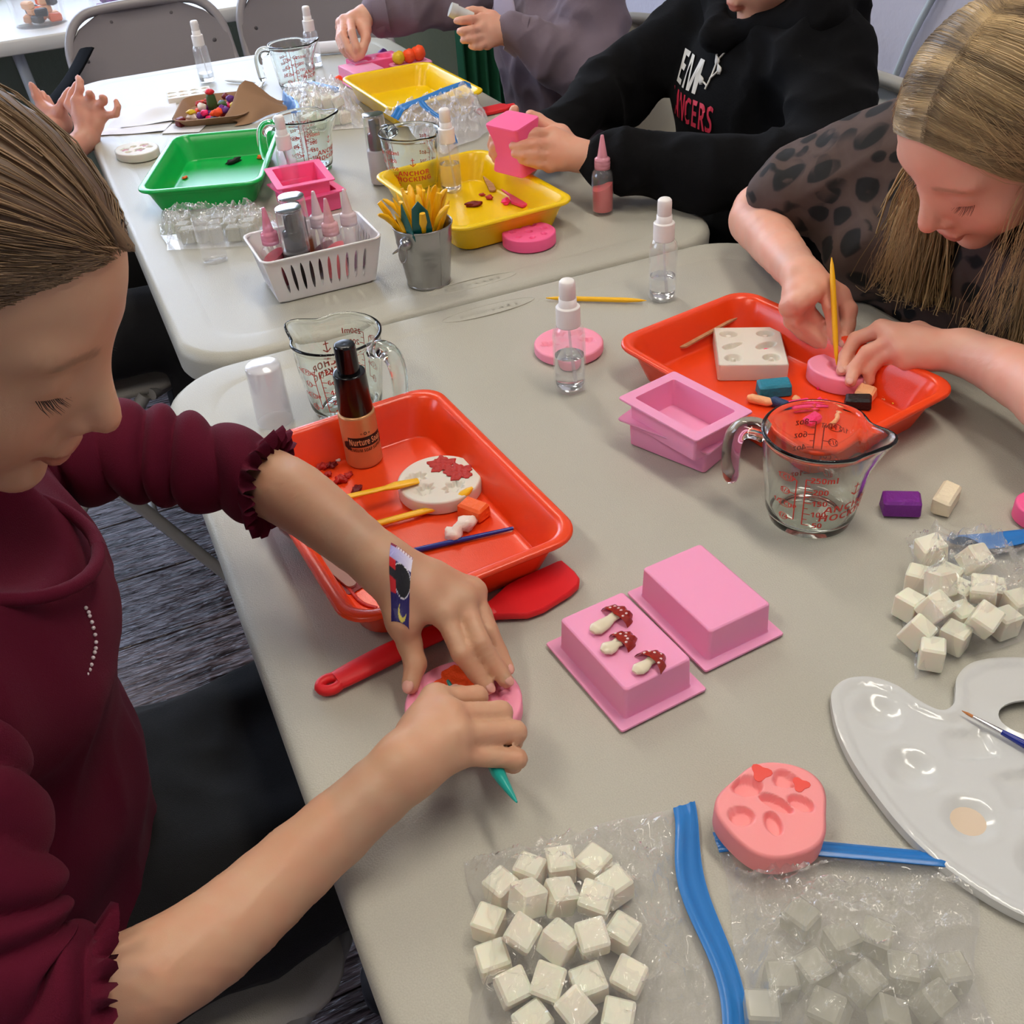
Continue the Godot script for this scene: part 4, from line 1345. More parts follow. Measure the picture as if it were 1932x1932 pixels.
func palette() -> void:
	# kidney-shaped painting palette: outline and thumb hole, wells pressed in
	var o := Vector2(0.40, 0.855)
	var raw := [[0.3195, 0.762], [0.330, 0.7495], [0.346, 0.7455], [0.362, 0.752], [0.372, 0.766], [0.3765, 0.786], [0.383, 0.7985], [0.394, 0.7985], [0.404, 0.790], [0.416, 0.7795], [0.436, 0.7745], [0.462, 0.783], [0.488, 0.803], [0.507, 0.836], [0.513, 0.876], [0.500, 0.918], [0.470, 0.952], [0.428, 0.971], [0.382, 0.973], [0.345, 0.963], [0.318, 0.942], [0.302, 0.908], [0.2945, 0.868], [0.2985, 0.820], [0.307, 0.787]]
	var ctl := PackedVector3Array()
	for k in raw.size() + 3:
		var q = raw[k % raw.size()]
		ctl.append(Vector3(q[0] - o.x, 0, q[1] - o.y))
	var sm := spline(ctl, 6)
	var outl := PackedVector2Array()
	for i in range(6, 6 + raw.size() * 6):
		outl.append(Vector2(sm[i].x, sm[i].z))
	var hc := Vector2(0.433 - o.x, 0.834 - o.y)
	var hole := PackedVector2Array()
	for j in 32:
		var a := TAU * j / 32
		hole.append(hc + Vector2(0.0245 * cos(a), 0.0165 * sin(a)).rotated(0.5))
	var wells := [[0.3445, 0.7795], [0.331, 0.827], [0.336, 0.8735], [0.352, 0.917], [0.390, 0.946], [0.435, 0.944]]
	var sq := [[0.3775, 0.829, 0.0165, 0.0125, 0.35], [0.3815, 0.872, 0.0165, 0.014, 0.3], [0.415, 0.905, 0.018, 0.014, 0.2]]
	var height := func(p: Vector2) -> float:
		var d := 1e9
		for i in outl.size():
			d = minf(d, p.distance_to(Geometry2D.get_closest_point_to_segment(p, outl[i], outl[(i + 1) % outl.size()])))
		var dh := 1e9
		for i in hole.size():
			dh = minf(dh, p.distance_to(hole[i]))
		var h := 0.0062 + 0.0022 * (1 - smooth(0.0045, 0.0085, d)) * smooth(-0.0015, 0.0015, d) + 0.0018 * (1 - smooth(0.0015, 0.0055, dh))
		for w in wells:
			var q: float = p.distance_to(Vector2(w[0] - o.x, w[1] - o.y)) / 0.0185
			if q < 1.15:
				h = minf(h + 0.0008 * (1 - smooth(0.98, 1.15, q)) * smooth(0.9, 1.0, q), 0.0062 + 0.0006) - 0.0048 * (1 - smooth(0.25, 1.0, q))
		for s in sq:
			var lp := (p - Vector2(s[0] - o.x, s[1] - o.y)).rotated(-s[4])
			var e := maxf(absf(lp.x) - s[2], absf(lp.y) - s[3])
			h -= 0.0032 * (1 - smooth(-0.003, 0.0, e)) * smooth(0.2, 0.9, 0.5 + lp.x / s[2] * 0.5 + 0.4)
		return h
	var pts := PackedVector2Array(outl)
	pts.append_array(hole)
	var nb := pts.size()
	var stp := 0.0034
	for i in 70:
		for j in 72:
			var p := Vector2(-0.115 + stp * (i + 0.5 * (j % 2)), -0.12 + stp * 0.9 * j)
			if not Geometry2D.is_point_in_polygon(p, outl) or Geometry2D.is_point_in_polygon(p, hole):
				continue
			var close := false
			for k in nb:
				if p.distance_squared_to(pts[k]) < stp * stp * 0.3:
					close = true
					break
			if not close:
				pts.append(p)
	var tri := Geometry2D.triangulate_delaunay(pts)
	var b := MB.new()
	for side in 2:
		var base := b.v.size()
		for p in pts:
			var h: float = height.call(p)
			b.v.append(Vector3(p.x, h if side == 0 else maxf(h - 0.0016, 0.0), p.y))
			b.n.append(Vector3.ZERO)
			b.c.append(Color.WHITE)
		for i in range(0, tri.size(), 3):
			var mid := (pts[tri[i]] + pts[tri[i + 1]] + pts[tri[i + 2]]) / 3
			if not Geometry2D.is_point_in_polygon(mid, outl) or Geometry2D.is_point_in_polygon(mid, hole):
				continue
			var q := [base + tri[i], base + tri[i + 1], base + tri[i + 2]]
			var m := (b.v[q[2]] - b.v[q[0]]).cross(b.v[q[1]] - b.v[q[0]])
			if (m.y > 0) == (side == 0):
				b.tri(q[0], q[1], q[2])
			else:
				b.tri(q[0], q[2], q[1])
		b.norm(base)
	# turned-down outer wall and hole wall
	for ring in [outl, hole]:
		var rows := []
		for k in 4:
			var row := PackedVector3Array()
			for p in ring:
				var h: float = height.call(p)
				row.append(Vector3(p.x, [0.0005, h * 0.5, h - 0.0006, h][k] if ring == outl else [h - 0.0016, h - 0.001, h - 0.0005, h][k], p.y))
			rows.append(row)
		b.grid(rows, true, ring == hole or Geometry2D.is_polygon_clockwise(ring))
	var pl := thing("paint_palette", "white plastic kidney-shaped paint palette with round wells and thumb hole", "palette", Vector3(o.x, T, o.y))
	part(b, "palette_body", M.white_plastic, pl)
	part(MB.new().at(Vector3(0.336 - o.x, 0.0022, 0.8735 - o.y)).lathe([Vector2(0, 0), Vector2(0.0105, 0.0005), Vector2(0.011, 0.0012), Vector2(0, 0.0013)], 24), "paint_puddle", mat("beige_paint", Color(0.86, 0.78, 0.68), 0.15), pl, "beige liquid in one well")
	# brush lying over the palette
	var br := thing("paint_brush", "fine paint brush with dark blue handle lying across the palette", "brush", Vector3(0.392, T + 0.0108, 0.8075))
	br.basis = dir_to(Vector3(0.392, 0, 0.8075), Vector3(0.4075, 0.0, 0.8505))
	part(MB.new().tube(vs([0, 0, 0, 0.004, 0, 0, 0.009, 0, 0]), [0.0002, 0.0010, 0.0012], 8), "bristles", mat("bristle", Color(0.72, 0.45, 0.22), 0.5), br)
	part(MB.new().tube(vs([0.008, 0, 0, 0.024, 0, 0, 0.029, 0, 0]), [0.0012, 0.0018, 0.0019], 10), "ferrule", M.chrome, br)
	part(MB.new().tube(vs([0.028, 0, 0, 0.045, 0, 0, 0.09, 0, 0, 0.14, 0, 0]), [0.0019, 0.0028, 0.0022, 0.001], 10), "handle", M.blue_handle, br)

func mushroom_mold() -> void:
	var hol := [[-0.004, -0.021, 0.0105, 0.008, 0.5, 0.006], [-0.021, -0.006, 0.0085, 0.007, 0.4, 0.005], [-0.008, 0.008, 0.0055, 0.009, 0.35, 0.005], [0.003, -0.002, 0.005, 0.012, -0.45, 0.006], [0.020, -0.012, 0.009, 0.007, 0.9, 0.005, 3, 0.15], [0.016, 0.006, 0.0055, 0.009, -0.5, 0.005]]
	var t := thing("mushroom_mold", "coral pink wavy-edged silicone mold with mushroom hollows lying on the bag", "mold", Vector3(0.2245, T + 0.0065, 0.822), 0.10)
	t.rotation.x = 0.05
	part(MB.new().relief(func(a: float) -> float: return 0.0345 * (1 + 0.07 * cos(2 * a + 0.6) + 0.045 * cos(3 * a + 1.2) + 0.03 * cos(5 * a)), 0.019, func(x: float, z: float) -> float:
		var h := 0.0
		for c in hol:
			h = minf(h, cav(x, z, c))
		return h, 34, 96, 0.002), "mold_body", M.coral_silicone, t)
	for q in [[0.025, -0.004, 0.005], [0.010, -0.024, 0.006]]:
		part(MB.new().at(Vector3(q[0], 0.0186, q[1])).relief(func(a: float) -> float: return q[2] * (1 + 0.25 * sin(a * 3)), 0.0008, func(_x: float, _z: float) -> float: return 0.0, 2, 20, 0.0003), "clay_smear", mat("coral_clay", Color(0.93, 0.30, 0.25), 0.5), t, "red clay smear on the mold")

# ---------------------------------------------------------------- far table
func squeeze_bottle(pos: Vector3, label: String, powder: Color, fill: float, cap: Color, r := 0.0155, h := 0.062) -> Node3D:
	var t := thing("squeeze_bottle", label, "squeeze bottle", pos, 0.0, "small pointed-cap bottles")
	part(MB.new().lathe([Vector2(0, 0), Vector2(r * 0.85, 0), Vector2(r, 0.003), Vector2(r, h * 0.80), Vector2(r * 0.9, h * 0.92), Vector2(r * 0.6, h), Vector2(r * 0.5, h), Vector2(r * 0.82, h * 0.9), Vector2(r * 0.93, h * 0.78), Vector2(r * 0.93, 0.004), Vector2(0, 0.003)], 24), "bottle", M.thin_clear, t)
	if fill > 0:
		var key := "powder_%d" % [int(powder.r * 255) * 65536 + int(powder.g * 255) * 256 + int(powder.b * 255)]
		var pm := mat(key, powder, 0.9)
		var b := MB.new().lathe([Vector2(0, 0.0035), Vector2(r * 0.92, 0.0045), Vector2(r * 0.92, h * fill), Vector2(r * 0.92, h * fill), Vector2(r * 0.5, h * fill + 0.001), Vector2(0, h * fill)], 24)
		for i in b.v.size():
			if b.v[i].y > h * fill * 0.9:
				b.v[i].y += b.v[i].x * 0.45
		part(b, "powder", pm, t)
	var key2 := "nozzle_%d" % [int(cap.r * 255) * 65536 + int(cap.g * 255) * 256 + int(cap.b * 255)]
	var cm := pane(key2, Color(cap.r, cap.g, cap.b, 0.65), 0.2)
	part(MB.new().at(Vector3(0, h, 0)).lathe([Vector2(0, -0.001), Vector2(r * 0.72, -0.001), Vector2(r * 0.72, 0.004), Vector2(r * 0.66, 0.0045), Vector2(r * 0.72, 0.005), Vector2(r * 0.72, 0.009), Vector2(r * 0.66, 0.0095), Vector2(r * 0.7, 0.010), Vector2(r * 0.7, 0.013), Vector2(r * 0.55, 0.015), Vector2(r * 0.45, 0.016), Vector2(r * 0.16, 0.044), Vector2(r * 0.12, 0.046), Vector2(0, 0.046)], 20), "nozzle_cap", cm, t)
	return t

func capped_pump(pos: Vector3, label: String, body: Color, h := 0.072) -> Node3D:
	var t := thing("pump_bottle", label, "pump bottle", pos, 0.0, "black pump bottles with clear caps")
	var key := "lotion_%d" % [int(body.r * 255) * 65536 + int(body.g * 255) * 256 + int(body.b * 255)]
	part(MB.new().lathe([Vector2(0, 0), Vector2(0.016, 0), Vector2(0.0175, 0.002), Vector2(0.0175, h * 0.72), Vector2(0.016, h * 0.75), Vector2(0, h * 0.75)], 28), "bottle", mat(key, body, 0.3), t)
	part(MB.new().at(Vector3(0, h * 0.75, 0)).lathe([Vector2(0, 0), Vector2(0.0135, 0), Vector2(0.0135, 0.024), Vector2(0.009, 0.026), Vector2(0.009, 0.026), Vector2(0.0088, 0.045), Vector2(0, 0.046)], 24), "pump", M.black_gloss, t)
	part(MB.new().at(Vector3(0, h * 0.72, 0)).lathe([Vector2(0.0178, 0), Vector2(0.018, 0.001), Vector2(0.0172, 0.053), Vector2(0.0165, 0.055), Vector2(0, 0.0555), Vector2(0, 0.0545), Vector2(0.016, 0.054), Vector2(0.0165, 0.053), Vector2(0.0172, 0.001)], 28), "clear_cap", M.thin_clear, t)
	part(MB.new().at(Vector3(0, h * 0.72 + 0.0556, 0)).lathe([Vector2(0, 0), Vector2(0.0166, -0.0005), Vector2(0.0166, 0.0012), Vector2(0, 0.0014)], 28), "silver_top", M.chrome, t)
	return t

func far_table_things() -> void:
	var rng := RandomNumberGenerator.new()
	rng.seed = 21
	var F := T + 0.0024
	tray(Vector3(0.476, T, -0.268), 0.07, M.yellow_plastic, "yellow plastic tray in the middle of the far table, with pink spatula in it")
	tray(Vector3(0.600, T, -0.868), 0.03, M.yellow_plastic, "empty yellow plastic tray in front of the mauve sweatshirt")
	tray(Vector3(0.170, T, -0.643), -0.36, M.green_plastic, "green plastic tray with small scraps in it")
	# measuring cups on the far table
	cup(Vector3(0.440, T + 0.0024, -0.415), -1.26, "glass measuring cup standing in the yellow tray behind the bucket of tools")
	cup(Vector3(0.322, T, -0.612), -0.2, "glass measuring cup half behind the pink square mold, next to the green tray")
	cup(Vector3(0.443, T, -1.155), -0.1, "glass measuring cup at the far end, between the two tall spray bottles")
	spray_bottle(Vector3(0.484, F, -0.368), "clear spray bottle standing in the yellow tray beside the glass cup", 0.55)
	spray_bottle(Vector3(0.284, T, -1.338), "clear spray bottle at the far edge in front of the folding chair", 0.25)
	spray_bottle(Vector3(0.525, T, -1.310), "clear spray bottle behind the farthest glass cup", 0.3)
	spray_bottle(Vector3(0.262, T, -0.500), "spray bottle with pale cap standing behind the pink square mold", 0.3, 0.016)
	capped_pump(Vector3(0.405, T, -0.480), "black pump bottle with clear cap standing left of the glass cup on the far table", Color(0.80, 0.78, 0.78))
	squeeze_bottle(Vector3(0.641, T, -0.162), "squeeze bottle of coral powder with pink pointed cap, alone by the black sleeve", Color(0.86, 0.30, 0.30), 0.62, Color(0.98, 0.66, 0.72), 0.0160, 0.066)
	# things in the yellow tray
	bar("clay_block", "clay_white", "pale clay block beside a stick in the yellow tray", Vector3(0.548, F, -0.408), Vector3(0.02, 0.018, 0.018), 0.3, 0.0, "clay", "clay in the yellow tray")
	put_tool(MB.new().at(Vector3(0.05, 0, 0)).loft([[0.05, 0.0052, 0.005, 0.0], [0.05, 0.0052, 0.005, 0.0025]], 5), "craft_stick", M.stick_wood, "wooden craft stick with pink tip leaning in the yellow tray", "craft stick", Vector3(0.536, F + 0.001, -0.325), Vector3(0.560, F + 0.010, -0.43), "wooden craft sticks")
	var sp := thing("spatula", "small hot pink spatula lying in the yellow tray", "spatula", Vector3(0, F, 0))
	part(MB.new().tube(spline(vs([0.560, 0.004, -0.400, 0.556, 0.004, -0.36, 0.553, 0.0035, -0.32, 0.552, 0.003, -0.285]), 4), spl1([0.005, 0.006, 0.0055, 0.005], 4), 10, true, 0.5), "handle", soft("pink_spatula", Color(0.93, 0.22, 0.42), 0.45), sp)
	part(MB.new().prism(PackedVector2Array([Vector2(0.546, -0.287), Vector2(0.538, -0.262), Vector2(0.545, -0.236), Vector2(0.560, -0.240), Vector2(0.5625, -0.262), Vector2(0.557, -0.287)]), 0.0005, 0.0055, 0.001), "blade", M.pink_spatula, sp)
	for c in [[0.488, -0.287, 0.012, 0.004, 0.006, "clay_darkred", "dark red flat clay lump in the yellow tray"], [0.533, -0.270, 0.009, 0.004, 0.007, "clay_pink", "hot pink drop-shaped clay piece in the yellow tray"], [0.520, -0.302, 0.007, 0.003, 0.005, "clay_red", "small red clay scrap beside the stick's pink tip"], [0.516, -0.322, 0.005, 0.002, 0.003, "clay_red", "tiny red clay crumb in the yellow tray"]]:
		blob("clay_lump", c[5], c[6], Vector3(c[0], F, c[1]), Vector3(c[2], c[3], c[4]), rng.randf() * 3, 0.25, int(c[2] * 1000), "clay", "clay in the yellow tray")
	# round pink mould with round hollows
	var hol := [[0, 0, 0.0048, 0.0042, 0, 0.006]]
	for k in 7:
		var a := TAU * k / 7
		hol.append([0.023 * cos(a), 0.023 * sin(a), 0.0045, 0.004, a, 0.006])
	part(MB.new().relief(func(_a: float) -> float: return 0.0375, 0.017, func(x: float, z: float) -> float:
		var h := 0.0
		for c in hol:
			h = minf(h, cav(x, z, c))
		return h, 30, 90), "mold_body", M.hot_pink_silicone, thing("round_mold", "thick round pink mold with ring of small hollows in front of the yellow tray", "mold", Vector3(0.5005, T, -0.118)))
	basket()
	bucket(rng)
	# frosted clear cup and others on the left
	var fc := thing("bottle_cap", "empty clear plastic cap standing in front of the bag of clear cubes", "cap", Vector3(0.097, T, -0.308))
	part(MB.new().lathe([Vector2(0, 0), Vector2(0.0165, 0), Vector2(0.0175, 0.002), Vector2(0.0195, 0.062), Vector2(0.0192, 0.0632), Vector2(0.0185, 0.062), Vector2(0.0166, 0.003), Vector2(0, 0.002)], 32), "shell", M.thin_clear, fc)
	rect_mold(Vector3(0.272, T, -0.445), 0.12, "hot_pink_silicone", "hot pink square mold lying open behind the white basket, lower of two", true, 0.036, 0.046, 0.030)
	rect_mold(Vector3(0.266, T + 0.020, -0.450), -0.05, "hot_pink_silicone", "hot pink square mold lying open behind the white basket, upper of two", true, 0.036, 0.046, 0.030)
	# scraps in the green tray
	for c in [[0.212, -0.722, 0.014, 0.004, 0.006, "clay_black", "dark twig-like scrap in the green tray"], [0.262, -0.720, 0.009, 0.003, 0.007, "clay_orange", "orange leaf-like scrap seen through the cup's handle"], [0.121, -0.690, 0.005, 0.002, 0.004, "clay_orange", "tiny orange crumb at the green tray's left end"]]:
		blob("clay_scrap", c[5], c[6], Vector3(c[0], F, c[1]), Vector3(c[2], c[3], c[4]), 0.3, 0.3, 3, "clay scrap", "scraps in the green tray")
	# oval white mould with pink stars, white rectangular mould
	var sh := [[-0.018, -0.010, 0.008, 0.008, 0, 0.003, 5, 0.35], [0.0, 0.012, 0.009, 0.009, 0.4, 0.003, 5, 0.35], [0.018, -0.006, 0.008, 0.008, 0.8, 0.003, 5, 0.35], [0.0, -0.014, 0.006, 0.006, 0, 0.003], [-0.02, 0.01, 0.006, 0.006, 0, 0.003], [0.02, 0.012, 0.006, 0.006, 0, 0.003]]
	var ov := thing("star_mold", "oval white mold with pinkish star hollows at the far table's left edge", "mold", Vector3(0.069, T, -0.880), 0.3)
	part(MB.new().relief(func(a: float) -> float: return 0.0375 * 0.046 / sqrt(pow(0.046 * cos(a), 2) + pow(0.0375 * sin(a), 2)), 0.014, func(x: float, z: float) -> float:
		var h := 0.0
		for c in sh:
			h = minf(h, cav(x, z, c))
		return h, 24, 72), "mold_body", M.white_silicone, ov)
	for k in 3:
		var c = sh[k]
		part(MB.new().at(Vector3(c[0], 0.0108, c[1])).relief(func(a: float) -> float: return 0.007 * (1 + 0.25 * cos(5 * a)), 0.002, func(_x: float, _z: float) -> float: return 0.0, 2, 30, 0.0004), "clay_filling", mat("mauve_clay", Color(0.75, 0.52, 0.54), 0.6), ov, "mauve clay in a star hollow")
	var lf := []
	for k in 4:
		for j in 2:
			lf.append([-0.036 + 0.024 * k, -0.014 + 0.028 * j, 0.009, 0.006, 0.3 * k, 0.004, 3, 0.25])
	part(MB.new().slab(0.046, 0.033, 0.013, func(x: float, z: float) -> float:
		var h := 0.0
		for c in lf:
			h = minf(h, cav(x, z, c))
		return h, 50, 36), "mold_body", M.white_silicone, thing("leaf_mold", "rectangular white mold with two rows of leaf hollows near the far spray bottle", "mold", Vector3(0.225, T, -1.222), -0.1))
	# paper towel, two folded leaves
	for k in 2:
		var rows := []
		for i in 14:
			var row := PackedVector3Array()
			for j in 14:
				var u := i / 13.0 - 0.5
				var w := j / 13.0 - 0.5
				var lift := (0.010 * exp(-pow((u + 0.05) / 0.22, 2)) * exp(-pow((w - 0.1) / 0.3, 2)) if k else 0.0)
				row.append(Vector3((0.13 - 0.02 * k) * w, 0.0005 + lift + 0.0008 * sin(u * 9 + w * 7 + k), (0.20 - 0.05 * k) * u))
			rows.append(row)
		var b := MB.new().grid(rows, false, true)
		var low := []
		for r in rows:
			var row := PackedVector3Array()
			for q in r:
				row.append(q - Vector3(0, 0.0008, 0))
			low.append(row)
		b.grid(low, false)
		solo(b, "paper_towel", mat("paper_white", Color(0.92, 0.92, 0.93), 0.85), ["white paper towel lying flat on the far table under a folded one", "white folded paper towel curling up beside the raised hands"][k], "paper towel", Vector3(0.116 + 0.012 * k, T + 0.0008 + 0.0018 * k, -1.125 - 0.02 * k), -0.4 + 0.25 * k, "paper towels")
	# paper plate with small clay pieces
	var pl := thing("paper_plate", "brown cardboard plate heaped with small coloured clay pieces", "plate", Vector3(0.250, T, -1.068), -0.3)
	part(MB.new().loft([[0.058, 0.078, 0.02, 0.0], [0.072, 0.092, 0.03, 0.015], [0.0755, 0.0955, 0.03, 0.016], [0.072, 0.092, 0.03, 0.0168], [0.0575, 0.0775, 0.02, 0.0015]], 6), "plate_body", mat("kraft_board", Color(0.60, 0.46, 0.34), 0.85), pl)
	var cols := ["clay_pink", "clay_red", "clay_neon", "clay_lilac", "clay_green", "clay_blue", "clay_darkred", "clay_yellow", "clay_white", "clay_purple"]
	var cname := {"clay_pink": "hot pink", "clay_red": "red", "clay_neon": "orange", "clay_lilac": "lilac", "clay_green": "green", "clay_blue": "blue", "clay_darkred": "dark red", "clay_yellow": "yellow", "clay_white": "white", "clay_purple": "purple"}
	for i in 34:
		var a := rng.randf() * TAU
		var q := sqrt(rng.randf())
		var lp := Vector3(0.05 * q * cos(a), 0.002 + (0.010 if i > 20 else 0.0), 0.068 * q * sin(a)).rotated(Vector3.UP, -0.3)
		var mk: String = cols[i % cols.size()]
		blob("clay_piece", mk, "small %s clay piece heaped on the cardboard plate" % cname[mk], Vector3(0.250, T, -1.068) + lp, Vector3(rng.randf_range(0.007, 0.012), rng.randf_range(0.005, 0.008), rng.randf_range(0.006, 0.010)), rng.randf() * 3, 0.15, i, "clay", "clay pieces on the cardboard plate")
	var ca := thing("clay_cactus", "little green clay cactus with red top standing on the cardboard plate", "clay figure", Vector3(0.244, T + 0.012, -1.055))
	part(MB.new().lathe([Vector2(0, 0), Vector2(0.009, 0.001), Vector2(0.0105, 0.012), Vector2(0.009, 0.026), Vector2(0.006, 0.031), Vector2(0, 0.032)], 14), "stem", M.clay_green, ca)
	part(MB.new().at(Vector3(0, 0.034, 0)).ball(Vector3(0.009, 0.006, 0.009), 14, 9, 0.1, 2), "top", mat("clay_cherry", Color(0.85, 0.12, 0.18), 0.4), ca)
	bar("clay_block", "clay_darkred", "dark red clay cube on white paper beside the plate", Vector3(0.172, T + 0.0015, -1.018), Vector3(0.017, 0.016, 0.017), 0.4, 0.0, "clay")
	solo(MB.new().box(Vector3(0.075, 0.0012, 0.06), 0.0003), "paper_square", M.paper_white, "small white paper square under the dark red clay cube", "paper", Vector3(0.176, T, -1.004), -0.5)
	# torn brown paper standing up
	var rows2 := []
	for i in 8:
		var row := PackedVector3Array()
		for j in 10:
			var u := i / 7.0
			var w := j / 9.0
			row.append(Vector3(0.262 + 0.125 * w + 0.01 * sin(u * 6), 0.001 + u * (0.055 * exp(-pow((w - 0.45) / 0.33, 2)) + 0.004), -0.955 - 0.055 * u - 0.035 * w + 0.012 * sin(w * 7 + u * 2)))
		rows2.append(row)
	var kp := MB.new().grid(rows2, false)
	var rows3 := []
	for r in rows2:
		var row := PackedVector3Array()
		for q in r:
			row.append(q + Vector3(0, 0, -0.0012))
		rows3.append(row)
	kp.grid(rows3, false, true)
	solo(kp, "brown_paper", M.kraft_board, "torn brown paper sheet curling up behind the green tray", "paper", Vector3(0, T, 0))
	# white plastic tools, paper roll
	put_tool(tool_mesh(0.085, 0.003, 0), "modelling_tool", M.white_plastic, "white pointed plastic tool lying at the far end", "tool", Vector3(0.318, T + 0.003, -1.312), Vector3(0.378, T + 0.003, -1.240))
	put_tool(tool_mesh(0.075, 0.004, 2), "modelling_tool", M.white_plastic, "white plastic knife crossing the pointed tool at the far end", "tool", Vector3(0.398, T + 0.007, -1.262), Vector3(0.366, T + 0.003, -1.185))
	put_tool(MB.new().tube(vs([0, 0, 0, 0.1, 0, 0]), [0.014], 16), "paper_roll", M.paper_white, "rolled white paper by the mauve sleeve's hand", "paper roll", Vector3(0.545, T + 0.014, -1.425), Vector3(0.64, T + 0.014, -1.39))
	# pink moulds and clay balls by the mauve sweatshirt
	rect_mold(Vector3(0.575, T, -1.115), 0.1, "pink_silicone", "pale pink rectangular mold upside down behind the empty yellow tray", false, 0.034, 0.046, 0.030)
	var hp := thing("shell_mold", "hot pink rectangular mold with hollows under the pinching hand", "mold", Vector3(0.622, T, -1.165), 0.05)
	part(MB.new().slab(0.055, 0.032, 0.032, func(x: float, z: float) -> float: return minf(cav(x, z, [-0.02, 0, 0.018, 0.02, 0, 0.012]), cav(x, z, [0.025, 0, 0.018, 0.02, 0, 0.012])), 40, 26), "mold_body", M.hot_pink_silicone, hp)
	solo(MB.new().box(Vector3(0.085, 0.022, 0.05), 0.003), "clay_board", M.pink_silicone, "pink block under the coloured clay balls", "block", Vector3(0.688, T, -1.120), 0.1)
	for c in [[0.661, -1.112, 0.0145, "clay_yellow", "dull yellow clay ball on the pink block"], [0.685, -1.112, 0.0150, "clay_neon", "orange clay ball in the middle on the pink block"], [0.708, -1.116, 0.0165, "clay_neon", "largest orange clay ball on the pink block"]]:
		blob("clay_ball", c[3], c[4], Vector3(c[0], T + 0.022, c[1]), Vector3(c[2], c[2] * 0.95, c[2]), 0.3, 0.06, 3, "clay", "clay balls by the mauve sweatshirt")
	blob("clay_ball", "clay_lilac", "dark purple clay ball behind the hot pink mold", Vector3(0.664, T, -1.235), Vector3(0.013, 0.016, 0.013), 0.0, 0.06, 3, "clay", "clay balls by the mauve sweatshirt")
	blob("clay_ball", "clay_neon", "small orange clay ball left of the pale pink mold", Vector3(0.528, T, -1.135), Vector3(0.009, 0.008, 0.009), 0.0, 0.06, 3, "clay", "clay balls by the mauve sweatshirt")
	var rs := thing("spatula", "red spatula end beside the zip bag near the black sleeve", "spatula", Vector3(0.715, T, -0.733), 0.05)
	part(MB.new().prism(PackedVector2Array([Vector2(-0.032, -0.018), Vector2(0.024, -0.020), Vector2(0.032, -0.012), Vector2(0.032, 0.012), Vector2(0.020, 0.020), Vector2(-0.032, 0.018)]), 0.0005, 0.007, 0.0015), "blade", M.red_silicone, rs)
	part(MB.new().tube(vs([0.03, 0.004, 0, 0.045, 0.004, 0.0]), [0.008, 0.007], 10, true, 0.5), "handle", M.red_silicone, rs)

